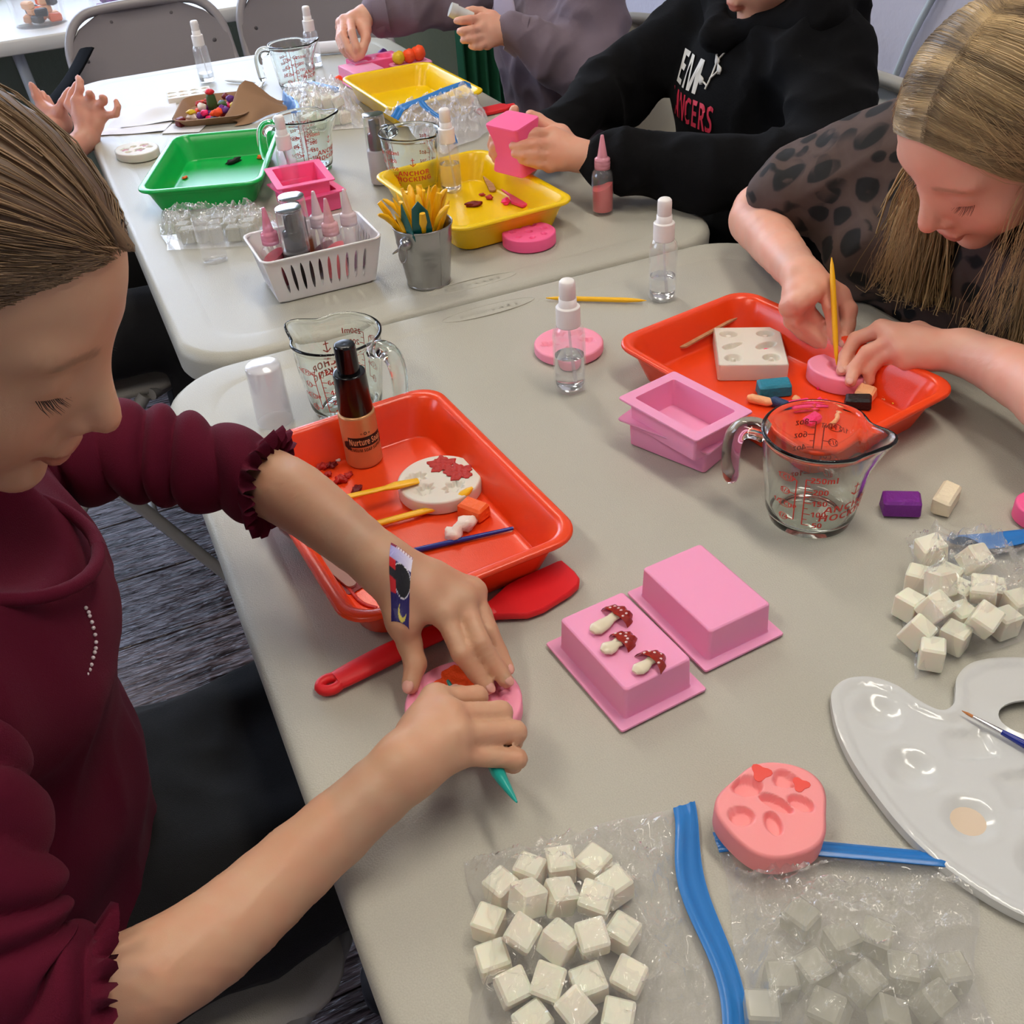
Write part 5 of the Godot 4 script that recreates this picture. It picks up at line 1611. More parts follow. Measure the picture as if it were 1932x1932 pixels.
func basket() -> void:
	var t := thing("storage_basket", "small white plastic basket with slotted sides holding bottles", "basket", Vector3(0.2075, T, -0.157), 0.0)
	var w := mat("basket_plastic", Color(0.90, 0.885, 0.89), 0.4)
	w.subsurf_scatter_enabled = true
	w.subsurf_scatter_strength = 0.1
	var hb := 0.064
	# bottom and rim
	part(MB.new().loft([[0.064, 0.040, 0.01, 0.0], [0.065, 0.041, 0.01, 0.001], [0.065, 0.041, 0.01, 0.0025], [0.06, 0.036, 0.01, 0.0025]], 5), "bottom", w, t)
	part(MB.new().loft([[0.0765, 0.0535, 0.012, hb - 0.004], [0.080, 0.057, 0.014, hb - 0.003], [0.0805, 0.0575, 0.014, hb - 0.001], [0.079, 0.056, 0.014, hb], [0.0765, 0.0535, 0.012, hb - 0.001], [0.0765, 0.0535, 0.012, hb - 0.004]], 6, false, false), "rim", w, t)
	# four walls, each with upright slots: bands above and below, and bars between
	for side in 4:
		var along := 0.0 if side < 2 else 1.0
		var sgn := 1.0 if side % 2 == 0 else -1.0
		var n2 := 10 if side < 2 else 7
		var b := MB.new()
		var pt := func(u: float, y: float, off: float) -> Vector3:
			var k := y / hb
			var hx := lerpf(0.0655, 0.0775, k) - off
			var hz := lerpf(0.0415, 0.0545, k) - off
			return Vector3(u * hx, y, sgn * hz) if along == 0.0 else Vector3(sgn * hx, y, u * hz)
		var sheet := func(cells: Array, off: float, flip: bool) -> void:
			var rows := []
			for r in cells:
				var row := PackedVector3Array()
				for q in r:
					row.append(pt.call(q.x, q.y, off))
				rows.append(row)
			b.grid(rows, false, flip)
		var fl := (sgn > 0) != (along == 0.0)
		for face in 2:
			var off := 0.0013 * face
			var f2 := fl if face == 0 else not fl
			sheet.call([[Vector2(-1, 0.002), Vector2(1, 0.002)], [Vector2(-1, 0.012), Vector2(1, 0.012)]], off, f2)
			sheet.call([[Vector2(-1, 0.052), Vector2(1, 0.052)], [Vector2(-1, hb - 0.001), Vector2(1, hb - 0.001)]], off, f2)
			for k in n2 + 1:
				# bar between slot k-1 and slot k; slots are lens-shaped
				var pitch := 1.64 / n2
				var rows := []
				for q in 9:
					var y := 0.012 + 0.040 * q / 8.0
					var half := pitch * 0.21 * sqrt(maxf(0.0, 1.0 - pow((y - 0.032) / 0.0205, 2)))
					var l := -0.82 + pitch * (k - 0.5) + half if k > 0 else -1.0
					var r := -0.82 + pitch * (k + 0.5) - half if k < n2 else 1.0
					rows.append([Vector2(l, y), Vector2(r, y)])
				sheet.call(rows, off, f2)
		part(b, "slotted_wall", w, t)
	var B := Vector3(0.2075, T + 0.0027, -0.157)
	squeeze_bottle(B + Vector3(-0.053, 0, -0.004), "squeeze bottle of magenta powder at the left end of the basket", Color(0.75, 0.06, 0.22), 0.72, Color(0.95, 0.55, 0.66))
	capped_pump(B + Vector3(-0.026, 0, 0.016), "black pump bottle with clear cap at the front of the basket", Color(0.10, 0.08, 0.08))
	capped_pump(B + Vector3(-0.012, 0, -0.024), "black pump bottle with clear cap and brown lotion at the back of the basket", Color(0.50, 0.28, 0.16))
	squeeze_bottle(B + Vector3(0.024, 0, 0.010), "squeeze bottle of coral powder in the middle of the basket", Color(0.90, 0.27, 0.33), 0.66, Color(0.95, 0.72, 0.74))
	squeeze_bottle(B + Vector3(0.018, 0, -0.026), "squeeze bottle of dark plum powder at the back of the basket", Color(0.35, 0.08, 0.16), 0.5, Color(0.93, 0.85, 0.87))
	squeeze_bottle(B + Vector3(0.055, 0, -0.010), "squeeze bottle of pale violet powder at the right end of the basket", Color(0.55, 0.36, 0.50), 0.4, Color(0.93, 0.85, 0.86))

func bucket(rng: RandomNumberGenerator) -> void:
	var t := thing("metal_bucket", "small galvanised metal bucket full of yellow plastic tools", "bucket", Vector3(0.3335, T, -0.075), 0.6)
	var h := 0.080
	var g: Material = M.steel
	part(MB.new().lathe([Vector2(0, 0.002), Vector2(0.027, 0.002), Vector2(0.0275, 0.0), Vector2(0.0288, 0.0), Vector2(0.0292, 0.002), Vector2(0.0285, 0.003), Vector2(0.0285, 0.003), Vector2(0.0355, 0.056), Vector2(0.0362, 0.058), Vector2(0.0358, 0.060), Vector2(0.0375, h - 0.003), Vector2(0.0388, h - 0.002), Vector2(0.0392, h), Vector2(0.0382, h + 0.001), Vector2(0.0368, h - 0.002), Vector2(0.0275, 0.004), Vector2(0, 0.0035)], 44), "bucket_body", g, t)
	part(MB.new().tube(vs([0.0287 * cos(1.9), 0.003, 0.0287 * sin(1.9), 0.0376 * cos(1.9), h - 0.003, 0.0376 * sin(1.9)]), [0.0006], 6), "seam", g, t)
	# ears on two sides and a wire bail lying down
	for s in [-1.0, 1.0]:
		var ang := 3.16 if s > 0 else 3.16 - PI
		var e := Vector3(0.0372 * cos(ang), 0.066, 0.0372 * sin(ang))
		part(MB.new().at(e).ball(Vector3(0.0085, 0.0085, 0.0085), 16, 10), "ear", g, t)
	var e0 := Vector3(0.0455 * cos(3.16), 0.066, 0.0455 * sin(3.16))
	var lp := PackedVector3Array()
	for j in 13:
		var a := TAU * j / 12
		lp.append(e0 + Vector3(0.003 * cos(a) + 0.001 * sin(a), -0.010 + 0.012 * sin(a), 0.004 * cos(a)))
	part(MB.new().tube(lp, [0.0011], 6, false), "bail_loop", g, t)
	var bail := PackedVector3Array()
	for j in 21:
		var a := PI * j / 20
		var q := Vector3(0.0405 * cos(a), 0, 0.043 * sin(a)).rotated(Vector3.UP, -3.16)
		bail.append(Vector3(q.x, 0.066 - 0.03 * sin(a), q.z))
	part(MB.new().tube(bail, [0.0010], 6), "bail", g, t)
	# tools fanning out of the bucket
	var c := Vector3(0.3335, T + 0.006, -0.075)
	var shapes := [tool_mesh(0.118, 0.0032, 0), tool_mesh(0.118, 0.0035, 1), tool_mesh(0.118, 0.0034, 2)]
	var meshes := []
	for s in shapes:
		meshes.append(s.mesh())
	var n2 := 30
	for i in n2:
		var a := TAU * i / n2 * 3.0 + rng.randf_range(-0.2, 0.2)
		var q := 0.10 + 0.90 * float(i) / n2
		var foot := c + Vector3(-cos(a), 0, -sin(a)) * 0.010 * q
		var top := c + Vector3(cos(a) * 0.052 * q, 0.104 + rng.randf_range(-0.008, 0.010) - 0.010 * q, sin(a) * 0.052 * q)
		var m := MeshInstance3D.new()
		m.name = numbered("modelling_tool")
		m.mesh = meshes[i % 3]
		m.material_override = M.yellow_tool
		add_child(m)
		m.position = foot
		m.basis = dir_to(foot, top) * Basis(Vector3.RIGHT, rng.randf() * TAU)
		tag(m, "yellow plastic modelling tool standing in the metal bucket", "tool", "yellow tools in the bucket")
	for k in 2:
		var b := MB.new()
		b.prism(PackedVector2Array([Vector2(0.03, -0.008), Vector2(0.080, -0.0125), Vector2(0.105, -0.009), Vector2(0.120, 0.002), Vector2(0.110, 0.0105), Vector2(0.085, 0.0125), Vector2(0.03, 0.008)]) if k else PackedVector2Array([Vector2(0.03, -0.007), Vector2(0.085, -0.010), Vector2(0.122, -0.009), Vector2(0.085, 0.009), Vector2(0.03, 0.007)]), -0.0009, 0.0009, 0.0003)
		b.tube(vs([0, 0, 0, 0.034, 0, 0]), [0.003], 8)
		var foot := c + Vector3(-0.006, 0, 0.014)
		var top := c + Vector3([-0.034, -0.012][k], 0.10, [0.026, 0.036][k])
		var o := put_tool(b, "modelling_knife", M.teal_tool, ["dark teal pointed knife at the front of the tool bucket", "dark teal rounded knife at the front of the tool bucket"][k], "tool", foot, top, "teal knives in the bucket")

# ---------------------------------------------------------------- zip bags with soap cubes
func bag(label: String, c: Array, cubes: Array, size: float, film: Material, zips: Array, amp: float, sd: int, thick := 0.004) -> Node3D:
	var t := thing("zip_bag", label, "plastic bag", c[0], 0.0, "clear zip bags")
	var nz := FastNoiseLite.new()
	nz.seed = sd
	nz.noise_type = FastNoiseLite.TYPE_SIMPLEX
	nz.frequency = 17.0
	nz.fractal_type = FastNoiseLite.FRACTAL_RIDGED
	nz.fractal_octaves = 3
	var fold := FastNoiseLite.new()
	fold.seed = sd + 7
	fold.frequency = 11.0
	var fine := FastNoiseLite.new()
	fine.seed = sd + 3
	fine.frequency = 60.0
	fine.fractal_octaves = 2
	var pt := func(u: float, v: float) -> Vector3:
		var a: Vector3 = c[0]
		var wob := 0.004 * sin(u * 11 + sd) * sin(v * 9 + sd * 2)
		var p: Vector3 = a.lerp(c[1], u).lerp((c[3] as Vector3).lerp(c[2], u), v) + Vector3(wob, 0, wob * 0.7)
		var e := minf(minf(u, 1 - u), minf(v, 1 - v))
		var k := smooth(0.0, 0.10, e)
		var hgt := thick
		for q in cubes:
			var d := Vector2(p.x - q[0], p.z - q[1]).length()
			hgt = maxf(hgt, (q[2] + size * 0.62 + 0.002) * (1.0 - smooth(size * 0.8, size * 2.6, d)))
		var w := amp * (nz.get_noise_2d(p.x * 1.6 + p.z, p.z * 0.7 - p.x) * 0.5 + fine.get_noise_2d(p.x, p.z) * 0.22 + pow(1.0 - absf(fold.get_noise_2d(p.x * 0.8 + p.z * 1.8, p.x * 1.4 - p.z)), 5.0) * 1.5 - 0.3)
		for z in zips:
			var dz := Vector2(u, v).distance_to(Geometry2D.get_closest_point_to_segment(Vector2(u, v), Vector2(z[0], z[1]), Vector2(z[2], z[3])))
			w *= smooth(z[4] * 0.9, z[4] * 2.4, dz)
		p.y += maxf(hgt * k + w * smooth(0.0, 0.05, e) + 0.0008, 0.0006)
		return p
	var n := 110
	var top := []
	var low := []
	for i in n + 1:
		var r1 := PackedVector3Array()
		var r2 := PackedVector3Array()
		for j in n + 1:
			var p: Vector3 = pt.call(float(j) / n, float(i) / n)
			var bq: Vector3 = (c[0] as Vector3).lerp(c[1], float(j) / n).lerp((c[3] as Vector3).lerp(c[2], float(j) / n), float(i) / n)
			r1.append(p - c[0])
			r2.append(Vector3(p.x, minf(p.y - 0.0003, bq.y + 0.0004), p.z) - c[0])
		top.append(r1)
		low.append(r2)
	part(MB.new().grid(top, false, true).grid(low, false), "film", film, t)
	for z in zips:
		var b := MB.new()
		var rows := []
		var seg := 30
		var d := Vector2(z[2] - z[0], z[3] - z[1])
		var s: Vector2 = Vector2(-d.y, d.x).normalized() * float(z[4])
		for k in seg + 1:
			var q := Vector2(z[0], z[1]) + d * (float(k) / seg)
			var row := PackedVector3Array()
			for j in 9:
				var o: Vector2 = q + s * (j / 4.0 - 1.0)
				var p: Vector3 = pt.call(clampf(o.x, 0, 1), clampf(o.y, 0, 1))
				row.append(p - c[0] + Vector3(0, 0.0012 + (0.0011 if j == 2 or j == 6 else 0.0), 0))
			rows.append(row)
		b.grid(rows, false, true)
		var under := []
		for r in rows:
			var row := PackedVector3Array()
			for q in r:
				row.append(q - Vector3(0, 0.0007, 0))
			under.append(row)
		b.grid(under, false)
		part(b, "zip_strip", M.bag_zip, t, "blue zip strip")
	return t

func soap_cubes(list: Array, size: float, mtl: String, label: String, group: String, sd: int) -> void:
	var rng := RandomNumberGenerator.new()
	rng.seed = sd
	var shapes := []
	for k in 3:
		shapes.append(MB.new().box(Vector3(size, size * (1.0 + 0.06 * k), size * (1.08 - 0.08 * k)), 0.0016, true).mesh())
	for q in list:
		var o := MeshInstance3D.new()
		o.name = numbered("soap_cube")
		o.mesh = shapes[rng.randi() % 3]
		o.material_override = M[mtl]
		add_child(o)
		var y: float = maxf(q[2], size * 0.53)
		o.position = Vector3(q[0], T + y + 0.0012, q[1])
		var tilt := 0.06 if q[2] < 0.011 else 0.45
		o.basis = Basis.from_euler(Vector3(rng.randf_range(-tilt, tilt), rng.randf() * TAU, rng.randf_range(-tilt, tilt)))
		if tilt > 0.1:
			o.position.y += size * 0.08
		tag(o, label, "soap cube", group)

func bags() -> void:
	var g := [[0.054, 0.788, 0.008], [0.074, 0.786, 0.008], [0.093, 0.790, 0.008], [0.111, 0.799, 0.008], [0.115, 0.818, 0.008], [0.062, 0.810, 0.022], [0.038, 0.806, 0.008], [0.050, 0.828, 0.022], [0.080, 0.815, 0.018], [0.098, 0.826, 0.018], [0.031, 0.828, 0.010], [0.066, 0.842, 0.022], [0.084, 0.848, 0.022], [0.104, 0.847, 0.010], [0.034, 0.849, 0.012], [0.052, 0.856, 0.014], [0.058, 0.878, 0.020], [0.072, 0.866, 0.012], [0.094, 0.872, 0.012], [0.036, 0.870, 0.008], [0.078, 0.888, 0.009], [0.022, 0.889, 0.009]]
	bag("clear zip bag full of white soap cubes at the front edge, blue zip slanting down", [Vector3(0.045, T, 0.757), Vector3(0.192, T + 0.001, 0.781), Vector3(0.128, T + 0.001, 0.950), Vector3(-0.012, T, 0.905)], g, 0.0168, M.bag_film, [[0.94, 0.0, 0.95, 1.0, 0.055]], 0.007, 4)
	soap_cubes(g, 0.0168, "soap_cube", "white soap cube inside the front bag with the slanting blue zip", "white soap cubes in the front bag", 31)
	var g2 := [[0.208, 0.908, 0.014], [0.230, 0.912, 0.008], [0.200, 0.884, 0.008], [0.168, 0.909, 0.009], [0.204, 0.932, 0.014], [0.179, 0.935, 0.012], [0.229, 0.934, 0.009], [0.230, 0.955, 0.012], [0.149, 0.918, 0.010], [0.204, 0.952, 0.012], [0.186, 0.912, 0.010], [0.252, 0.946, 0.009]]
	bag("clear zip bag of see-through soap cubes under the coral mold, blue zip along its top", [Vector3(0.193, T + 0.002, 0.806), Vector3(0.318, T + 0.001, 0.888), Vector3(0.243, T, 0.992), Vector3(0.136, T + 0.001, 0.934)], g2, 0.0168, M.bag_film, [[0.0, 0.075, 1.0, 0.07, 0.05]], 0.010, 9, 0.005)
	soap_cubes(g2, 0.0168, "clear_cube", "see-through soap cube inside the bag under the coral mold", "see-through soap cubes in the front bag", 32)
	var g3 := [[0.479, 0.679, 0.024], [0.460, 0.690, 0.010], [0.500, 0.704, 0.024], [0.456, 0.714, 0.026], [0.433, 0.710, 0.010], [0.436, 0.731, 0.022], [0.478, 0.735, 0.026], [0.415, 0.738, 0.012], [0.480, 0.700, 0.010], [0.498, 0.728, 0.009], [0.458, 0.738, 0.009], [0.481, 0.757, 0.009], [0.500, 0.750, 0.012], [0.475, 0.718, 0.010], [0.458, 0.757, 0.022], [0.438, 0.752, 0.010], [0.412, 0.757, 0.010]]
	bag("clear zip bag of creamy soap cubes at the right edge above the palette", [Vector3(0.500, T, 0.636), Vector3(0.620, T + 0.002, 0.690), Vector3(0.535, T + 0.001, 0.772), Vector3(0.388, T, 0.762)], g3, 0.0185, M.bag_film, [[0.25, 0.16, 0.95, 0.10, 0.09]], 0.009, 17, 0.008)
	soap_cubes(g3, 0.0185, "soap_cube", "creamy soap cube inside the bag at the right edge", "creamy soap cubes in the right bag", 33)
	# far table
	bag("empty clear zip bag with blue zips leaning on the yellow tray near the black sleeve", [Vector3(0.503, T + 0.034, -0.738), Vector3(0.668, T + 0.062, -0.730), Vector3(0.662, T + 0.004, -0.612), Vector3(0.535, T + 0.002, -0.545)], [], 0.01, M.bag_film_milky, [[0.0, 0.16, 1.0, 0.10, 0.05], [0.36, 0.14, 0.34, 0.98, 0.035]], 0.011, 23, 0.012)
	var g4 := []
	var rng := RandomNumberGenerator.new()
	rng.seed = 77
	for i in 5:
		for j in 5:
			var u := (i + 0.5) / 5 + rng.randf_range(-0.05, 0.05)
			var w := (j + 0.5) / 5 + rng.randf_range(-0.05, 0.05)
			var p := Vector2(0.398, -1.055).lerp(Vector2(0.475, -1.000), u).lerp(Vector2(0.375, -0.850).lerp(Vector2(0.462, -0.800), u), w)
			var mid := absf(i - 2) < 2 and absf(j - 2) < 2
			g4.append([p.x, p.y, 0.010])
			if mid:
				g4.append([p.x + 0.008, p.y + 0.010, 0.034])
	bag("milky zip bag of white soap cubes with two blue zips on the far table", [Vector3(0.385, T, -1.085), Vector3(0.500, T + 0.001, -1.020), Vector3(0.492, T, -0.780), Vector3(0.358, T, -0.835)], g4, 0.020, M.bag_film_milky, [[0.04, 0.10, 0.10, 0.75, 0.05], [0.35, 0.2, 0.72, 0.62, 0.045]], 0.010, 41, 0.006)
	soap_cubes(g4, 0.020, "soap_cube", "white soap cube inside the milky bag on the far table", "white soap cubes in the milky bag", 34)
	var g5 := []
	for i in 5:
		for j in 3:
			var u := (i + 0.5) / 5 + rng.randf_range(-0.05, 0.05)
			var w := (j + 0.5) / 3 + rng.randf_range(-0.05, 0.05)
			var p := Vector2(0.072, -0.462).lerp(Vector2(0.190, -0.405), u).lerp(Vector2(0.062, -0.395).lerp(Vector2(0.165, -0.335), u), w)
			g5.append([p.x, p.y, 0.010])
	bag("crumpled clear zip bag of see-through cubes in front of the green tray", [Vector3(0.045, T + 0.004, -0.490), Vector3(0.215, T + 0.003, -0.400), Vector3(0.182, T, -0.318), Vector3(0.042, T, -0.385)], g5, 0.020, M.bag_film, [], 0.012, 57, 0.016)
	soap_cubes(g5, 0.020, "clear_cube", "see-through soap cube inside the crumpled bag by the green tray", "see-through soap cubes by the green tray", 35)

# joints of arms and hands, in metres (wrist; knuckle, two bends and tip of each finger; forearm chain)
const J := {
	"g1r_wrist": [0.027, 0.8, 0.715],
	"g1r_index": [0.061, 0.804, 0.676, 0.089, 0.792, 0.676, 0.09, 0.774, 0.657, 0.086, 0.764, 0.641],
	"g1r_middle": [0.062, 0.809, 0.697, 0.097, 0.794, 0.698, 0.099, 0.776, 0.687, 0.089, 0.77, 0.675],
	"g1r_ring": [0.061, 0.806, 0.711, 0.1, 0.79, 0.714, 0.101, 0.771, 0.705, 0.092, 0.766, 0.692],
	"g1r_pinky": [0.058, 0.796, 0.718, 0.094, 0.782, 0.728, 0.095, 0.765, 0.718, 0.086, 0.762, 0.708],
	"g1r_thumb": [0.041, 0.79, 0.687, 0.058, 0.778, 0.662, 0.073, 0.768, 0.649, 0.083, 0.762, 0.642],
	"g1r_fore": [0.027, 0.8, 0.715, -0.054, 0.769, 0.729, -0.11, 0.77, 0.755, -0.159, 0.776, 0.767, -0.203, 0.785, 0.767, -0.23, 0.795, 0.761],
	"tool": [0.087, 0.754, 0.618, 0.083, 0.77, 0.69, 0.08, 0.778, 0.729, 0.079, 0.786, 0.761],
	"g1l_wrist": [0.07, 0.822, 0.55],
	"g1l_index": [0.098, 0.796, 0.594, 0.099, 0.78, 0.622, 0.105, 0.766, 0.631, 0.109, 0.758, 0.641],
	"g1l_middle": [0.116, 0.797, 0.587, 0.114, 0.783, 0.621, 0.119, 0.768, 0.632, 0.123, 0.76, 0.643],
	"g1l_ring": [0.128, 0.79, 0.576, 0.126, 0.778, 0.607, 0.128, 0.766, 0.62, 0.129, 0.759, 0.632],
	"g1l_pinky": [0.132, 0.782, 0.563, 0.133, 0.77, 0.581, 0.133, 0.762, 0.594, 0.132, 0.758, 0.609],
	"g1l_thumb": [0.07, 0.792, 0.583, 0.07, 0.776, 0.59, 0.069, 0.766, 0.602, 0.06, 0.758, 0.613],
	"g1l_fore": [0.07, 0.822, 0.55, 0.05, 0.838, 0.515, 0.029, 0.852, 0.477, 0.01, 0.849, 0.435, -0.021, 0.86, 0.414, -0.058, 0.866, 0.395],
	"g2r_wrist": [0.622, 0.825, 0.319],
	"g2r_index": [0.627, 0.825, 0.345, 0.626, 0.808, 0.362, 0.627, 0.788, 0.37, 0.627, 0.774, 0.378],
	"g2r_middle": [0.607, 0.823, 0.35, 0.611, 0.802, 0.343, 0.624, 0.785, 0.353, 0.629, 0.772, 0.369],
	"g2r_ring": [0.593, 0.816, 0.349, 0.602, 0.792, 0.342, 0.614, 0.778, 0.353, 0.623, 0.767, 0.368],
	"g2r_pinky": [0.592, 0.806, 0.336, 0.6, 0.785, 0.332, 0.61, 0.772, 0.343, 0.62, 0.764, 0.36],
	"g2r_thumb": [0.645, 0.81, 0.349, 0.649, 0.8, 0.364, 0.644, 0.786, 0.371, 0.631, 0.774, 0.383],
	"g2r_fore": [0.622, 0.825, 0.319, 0.657, 0.815, 0.239, 0.698, 0.802, 0.153, 0.8, 0.772, 0.043],
	"g2stick": [0.612, 0.761, 0.399, 0.631, 0.857, 0.348],
	"g2l_wrist": [0.685, 0.798, 0.489],
	"g2l_index": [0.648, 0.8, 0.416, 0.632, 0.786, 0.399, 0.618, 0.772, 0.403, 0.605, 0.764, 0.415],
	"g2l_middle": [0.645, 0.8, 0.439, 0.625, 0.785, 0.426, 0.612, 0.77, 0.425, 0.601, 0.762, 0.434],
	"g2l_ring": [0.644, 0.794, 0.453, 0.633, 0.782, 0.436, 0.623, 0.768, 0.434, 0.622, 0.759, 0.438],
	"g2l_pinky": [0.646, 0.785, 0.46, 0.643, 0.776, 0.442, 0.638, 0.764, 0.437, 0.637, 0.756, 0.438],
	"g2l_thumb": [0.693, 0.785, 0.421, 0.678, 0.774, 0.401, 0.647, 0.768, 0.406, 0.623, 0.764, 0.413],
	"g2l_fore": [0.685, 0.798, 0.489, 0.686, 0.802, 0.53, 0.677, 0.81, 0.586, 0.664, 0.825, 0.649],
	"g3l_wrist": [0.636, 0.807, -0.225],
	"g3l_index": [0.607, 0.837, -0.254, 0.579, 0.844, -0.25, 0.559, 0.844, -0.252, 0.549, 0.842, -0.258],
	"g3l_middle": [0.599, 0.825, -0.243, 0.57, 0.832, -0.239, 0.55, 0.834, -0.24, 0.541, 0.833, -0.248],
	"g3l_ring": [0.596, 0.811, -0.237, 0.569, 0.819, -0.234, 0.55, 0.822, -0.235, 0.541, 0.823, -0.243],
	"g3l_pinky": [0.592, 0.798, -0.235, 0.572, 0.805, -0.232, 0.557, 0.811, -0.233, 0.548, 0.814, -0.238],
	"g3l_thumb": [0.63, 0.828, -0.271, 0.619, 0.836, -0.292, 0.61, 0.845, -0.306, 0.599, 0.853, -0.31],
	"g3r_wrist": [0.586, 0.781, -0.318],
	"g3r_index": [0.554, 0.813, -0.323, 0.542, 0.827, -0.319, 0.543, 0.84, -0.309, 0.548, 0.845, -0.305],
	"g3r_middle": [0.549, 0.804, -0.318, 0.536, 0.819, -0.312, 0.535, 0.833, -0.302, 0.54, 0.837, -0.295],
	"g3r_ring": [0.548, 0.797, -0.312, 0.534, 0.809, -0.305, 0.531, 0.822, -0.295, 0.535, 0.827, -0.289],
	"g3r_pinky": [0.551, 0.791, -0.306, 0.536, 0.801, -0.3, 0.533, 0.811, -0.293, 0.536, 0.816, -0.288],
	"g3r_thumb": [0.575, 0.809, -0.324, 0.575, 0.828, -0.334, 0.579, 0.846, -0.333, 0.583, 0.858, -0.331],
	"g3mold": [0.559, 0.839, -0.281],
	"g4r_wrist": [0.633, 0.843, -1.227],
	"g4r_index": [0.594, 0.846, -1.205, 0.579, 0.83, -1.157, 0.578, 0.802, -1.135, 0.58, 0.784, -1.133],
	"g4r_middle": [0.583, 0.843, -1.22, 0.563, 0.825, -1.173, 0.563, 0.8, -1.146, 0.572, 0.782, -1.134],
	"g4r_ring": [0.581, 0.835, -1.241, 0.562, 0.817, -1.194, 0.559, 0.797, -1.165, 0.567, 0.783, -1.15],
	"g4r_pinky": [0.582, 0.823, -1.258, 0.563, 0.809, -1.214, 0.56, 0.793, -1.189, 0.562, 0.785, -1.167],
	"g4r_thumb": [0.614, 0.826, -1.18, 0.607, 0.815, -1.154, 0.593, 0.799, -1.139, 0.586, 0.788, -1.133],
	"g4l_wrist": [0.784, 0.859, -0.815],
	"g4l_index": [0.742, 0.884, -0.825, 0.713, 0.889, -0.813, 0.697, 0.89, -0.814, 0.691, 0.889, -0.823],
	"g4l_middle": [0.734, 0.871, -0.811, 0.708, 0.874, -0.797, 0.693, 0.875, -0.797, 0.688, 0.874, -0.804],
	"g4l_ring": [0.736, 0.857, -0.806, 0.711, 0.86, -0.791, 0.697, 0.861, -0.791, 0.691, 0.859, -0.798],
	"g4l_pinky": [0.74, 0.845, -0.801, 0.721, 0.846, -0.789, 0.709, 0.847, -0.788, 0.705, 0.847, -0.797],
	"g4l_thumb": [0.769, 0.88, -0.838, 0.754, 0.89, -0.852, 0.738, 0.894, -0.855, 0.727, 0.896, -0.855],
	"g4tube": [0.702, 0.899, -0.853, 0.706, 0.886, -0.841, 0.724, 0.892, -0.839],
	"g5l_wrist": [-0.005, 0.749, -1.028],
	"g5l_index": [-0.003, 0.808, -1.062, 0.01, 0.828, -1.066, 0.014, 0.839, -1.073, 0.013, 0.844, -1.081],
	"g5l_middle": [0.014, 0.804, -1.051, 0.024, 0.817, -1.045, 0.023, 0.823, -1.036, 0.022, 0.825, -1.032],
	"g5l_ring": [0.028, 0.798, -1.041, 0.043, 0.809, -1.024, 0.045, 0.814, -1.02, 0.042, 0.818, -1.018],
	"g5l_pinky": [0.036, 0.782, -1.031, 0.058, 0.786, -1.012, 0.065, 0.798, -1.012, 0.065, 0.806, -1.019],
	"g5l_thumb": [-0.006, 0.778, -1.065, -0.017, 0.796, -1.098, -0.005, 0.812, -1.106, 0.008, 0.826, -1.112],
	"g5r_wrist": [-0.043, 0.758, -1.132],
	"g5r_index": [-0.066, 0.789, -1.152, -0.07, 0.809, -1.156, -0.07, 0.822, -1.16, -0.072, 0.829, -1.16],
	"g5r_middle": [-0.061, 0.783, -1.159, -0.064, 0.799, -1.166, -0.065, 0.809, -1.168, -0.066, 0.815, -1.173],
	"g5r_ring": [-0.055, 0.777, -1.165, -0.057, 0.792, -1.178, -0.057, 0.801, -1.185, -0.057, 0.805, -1.188],
	"g5r_pinky": [-0.05, 0.771, -1.172, -0.049, 0.783, -1.181, -0.05, 0.79, -1.187, -0.05, 0.795, -1.191],
	"g5r_thumb": [-0.037, 0.781, -1.12, -0.026, 0.797, -1.115, -0.015, 0.808, -1.12, -0.007, 0.816, -1.123],
}

# ---------------------------------------------------------------- people
func skin_tint(base: Color, sd: int) -> Callable:
	var nz := FastNoiseLite.new()
	nz.seed = sd
	nz.frequency = 45.0
	var pink := Color(base.r * 1.05, base.g * 0.82, base.b * 0.80)
	return func(p: Vector3) -> Color: return base.lerp(pink, 0.5 + 0.5 * nz.get_noise_3dv(p))

func renorm(m: MB) -> void:
	for i in m.n.size():
		m.n[i] = Vector3.ZERO
	for i in range(0, m.ix.size(), 3):
		var a := m.ix[i]
		var b := m.ix[i + 1]
		var c := m.ix[i + 2]
		var q := (m.v[c] - m.v[a]).cross(m.v[b] - m.v[a])
		m.n[a] += q
		m.n[b] += q
		m.n[c] += q
	m.norm(0)

# pushes a meshed surface in and out: cloth folds
func wrinkle(m: MB, amp: float, freq: float, sd: int, stretch := Vector3.ONE, calm := Vector3.ZERO, calm_r := 0.0) -> void:
	var nz := FastNoiseLite.new()
	nz.seed = sd
	nz.frequency = freq
	nz.noise_type = FastNoiseLite.TYPE_SIMPLEX
	nz.fractal_type = FastNoiseLite.FRACTAL_RIDGED
	nz.fractal_octaves = 2
	for i in m.v.size():
		m.v[i] += m.n[i] * amp * (maxf(nz.get_noise_3dv(m.v[i] * stretch), -0.45) - 0.1) * (smooth(calm_r * 0.6, calm_r, m.v[i].distance_to(calm)) if calm_r > 0 else 1.0)
	renorm(m)

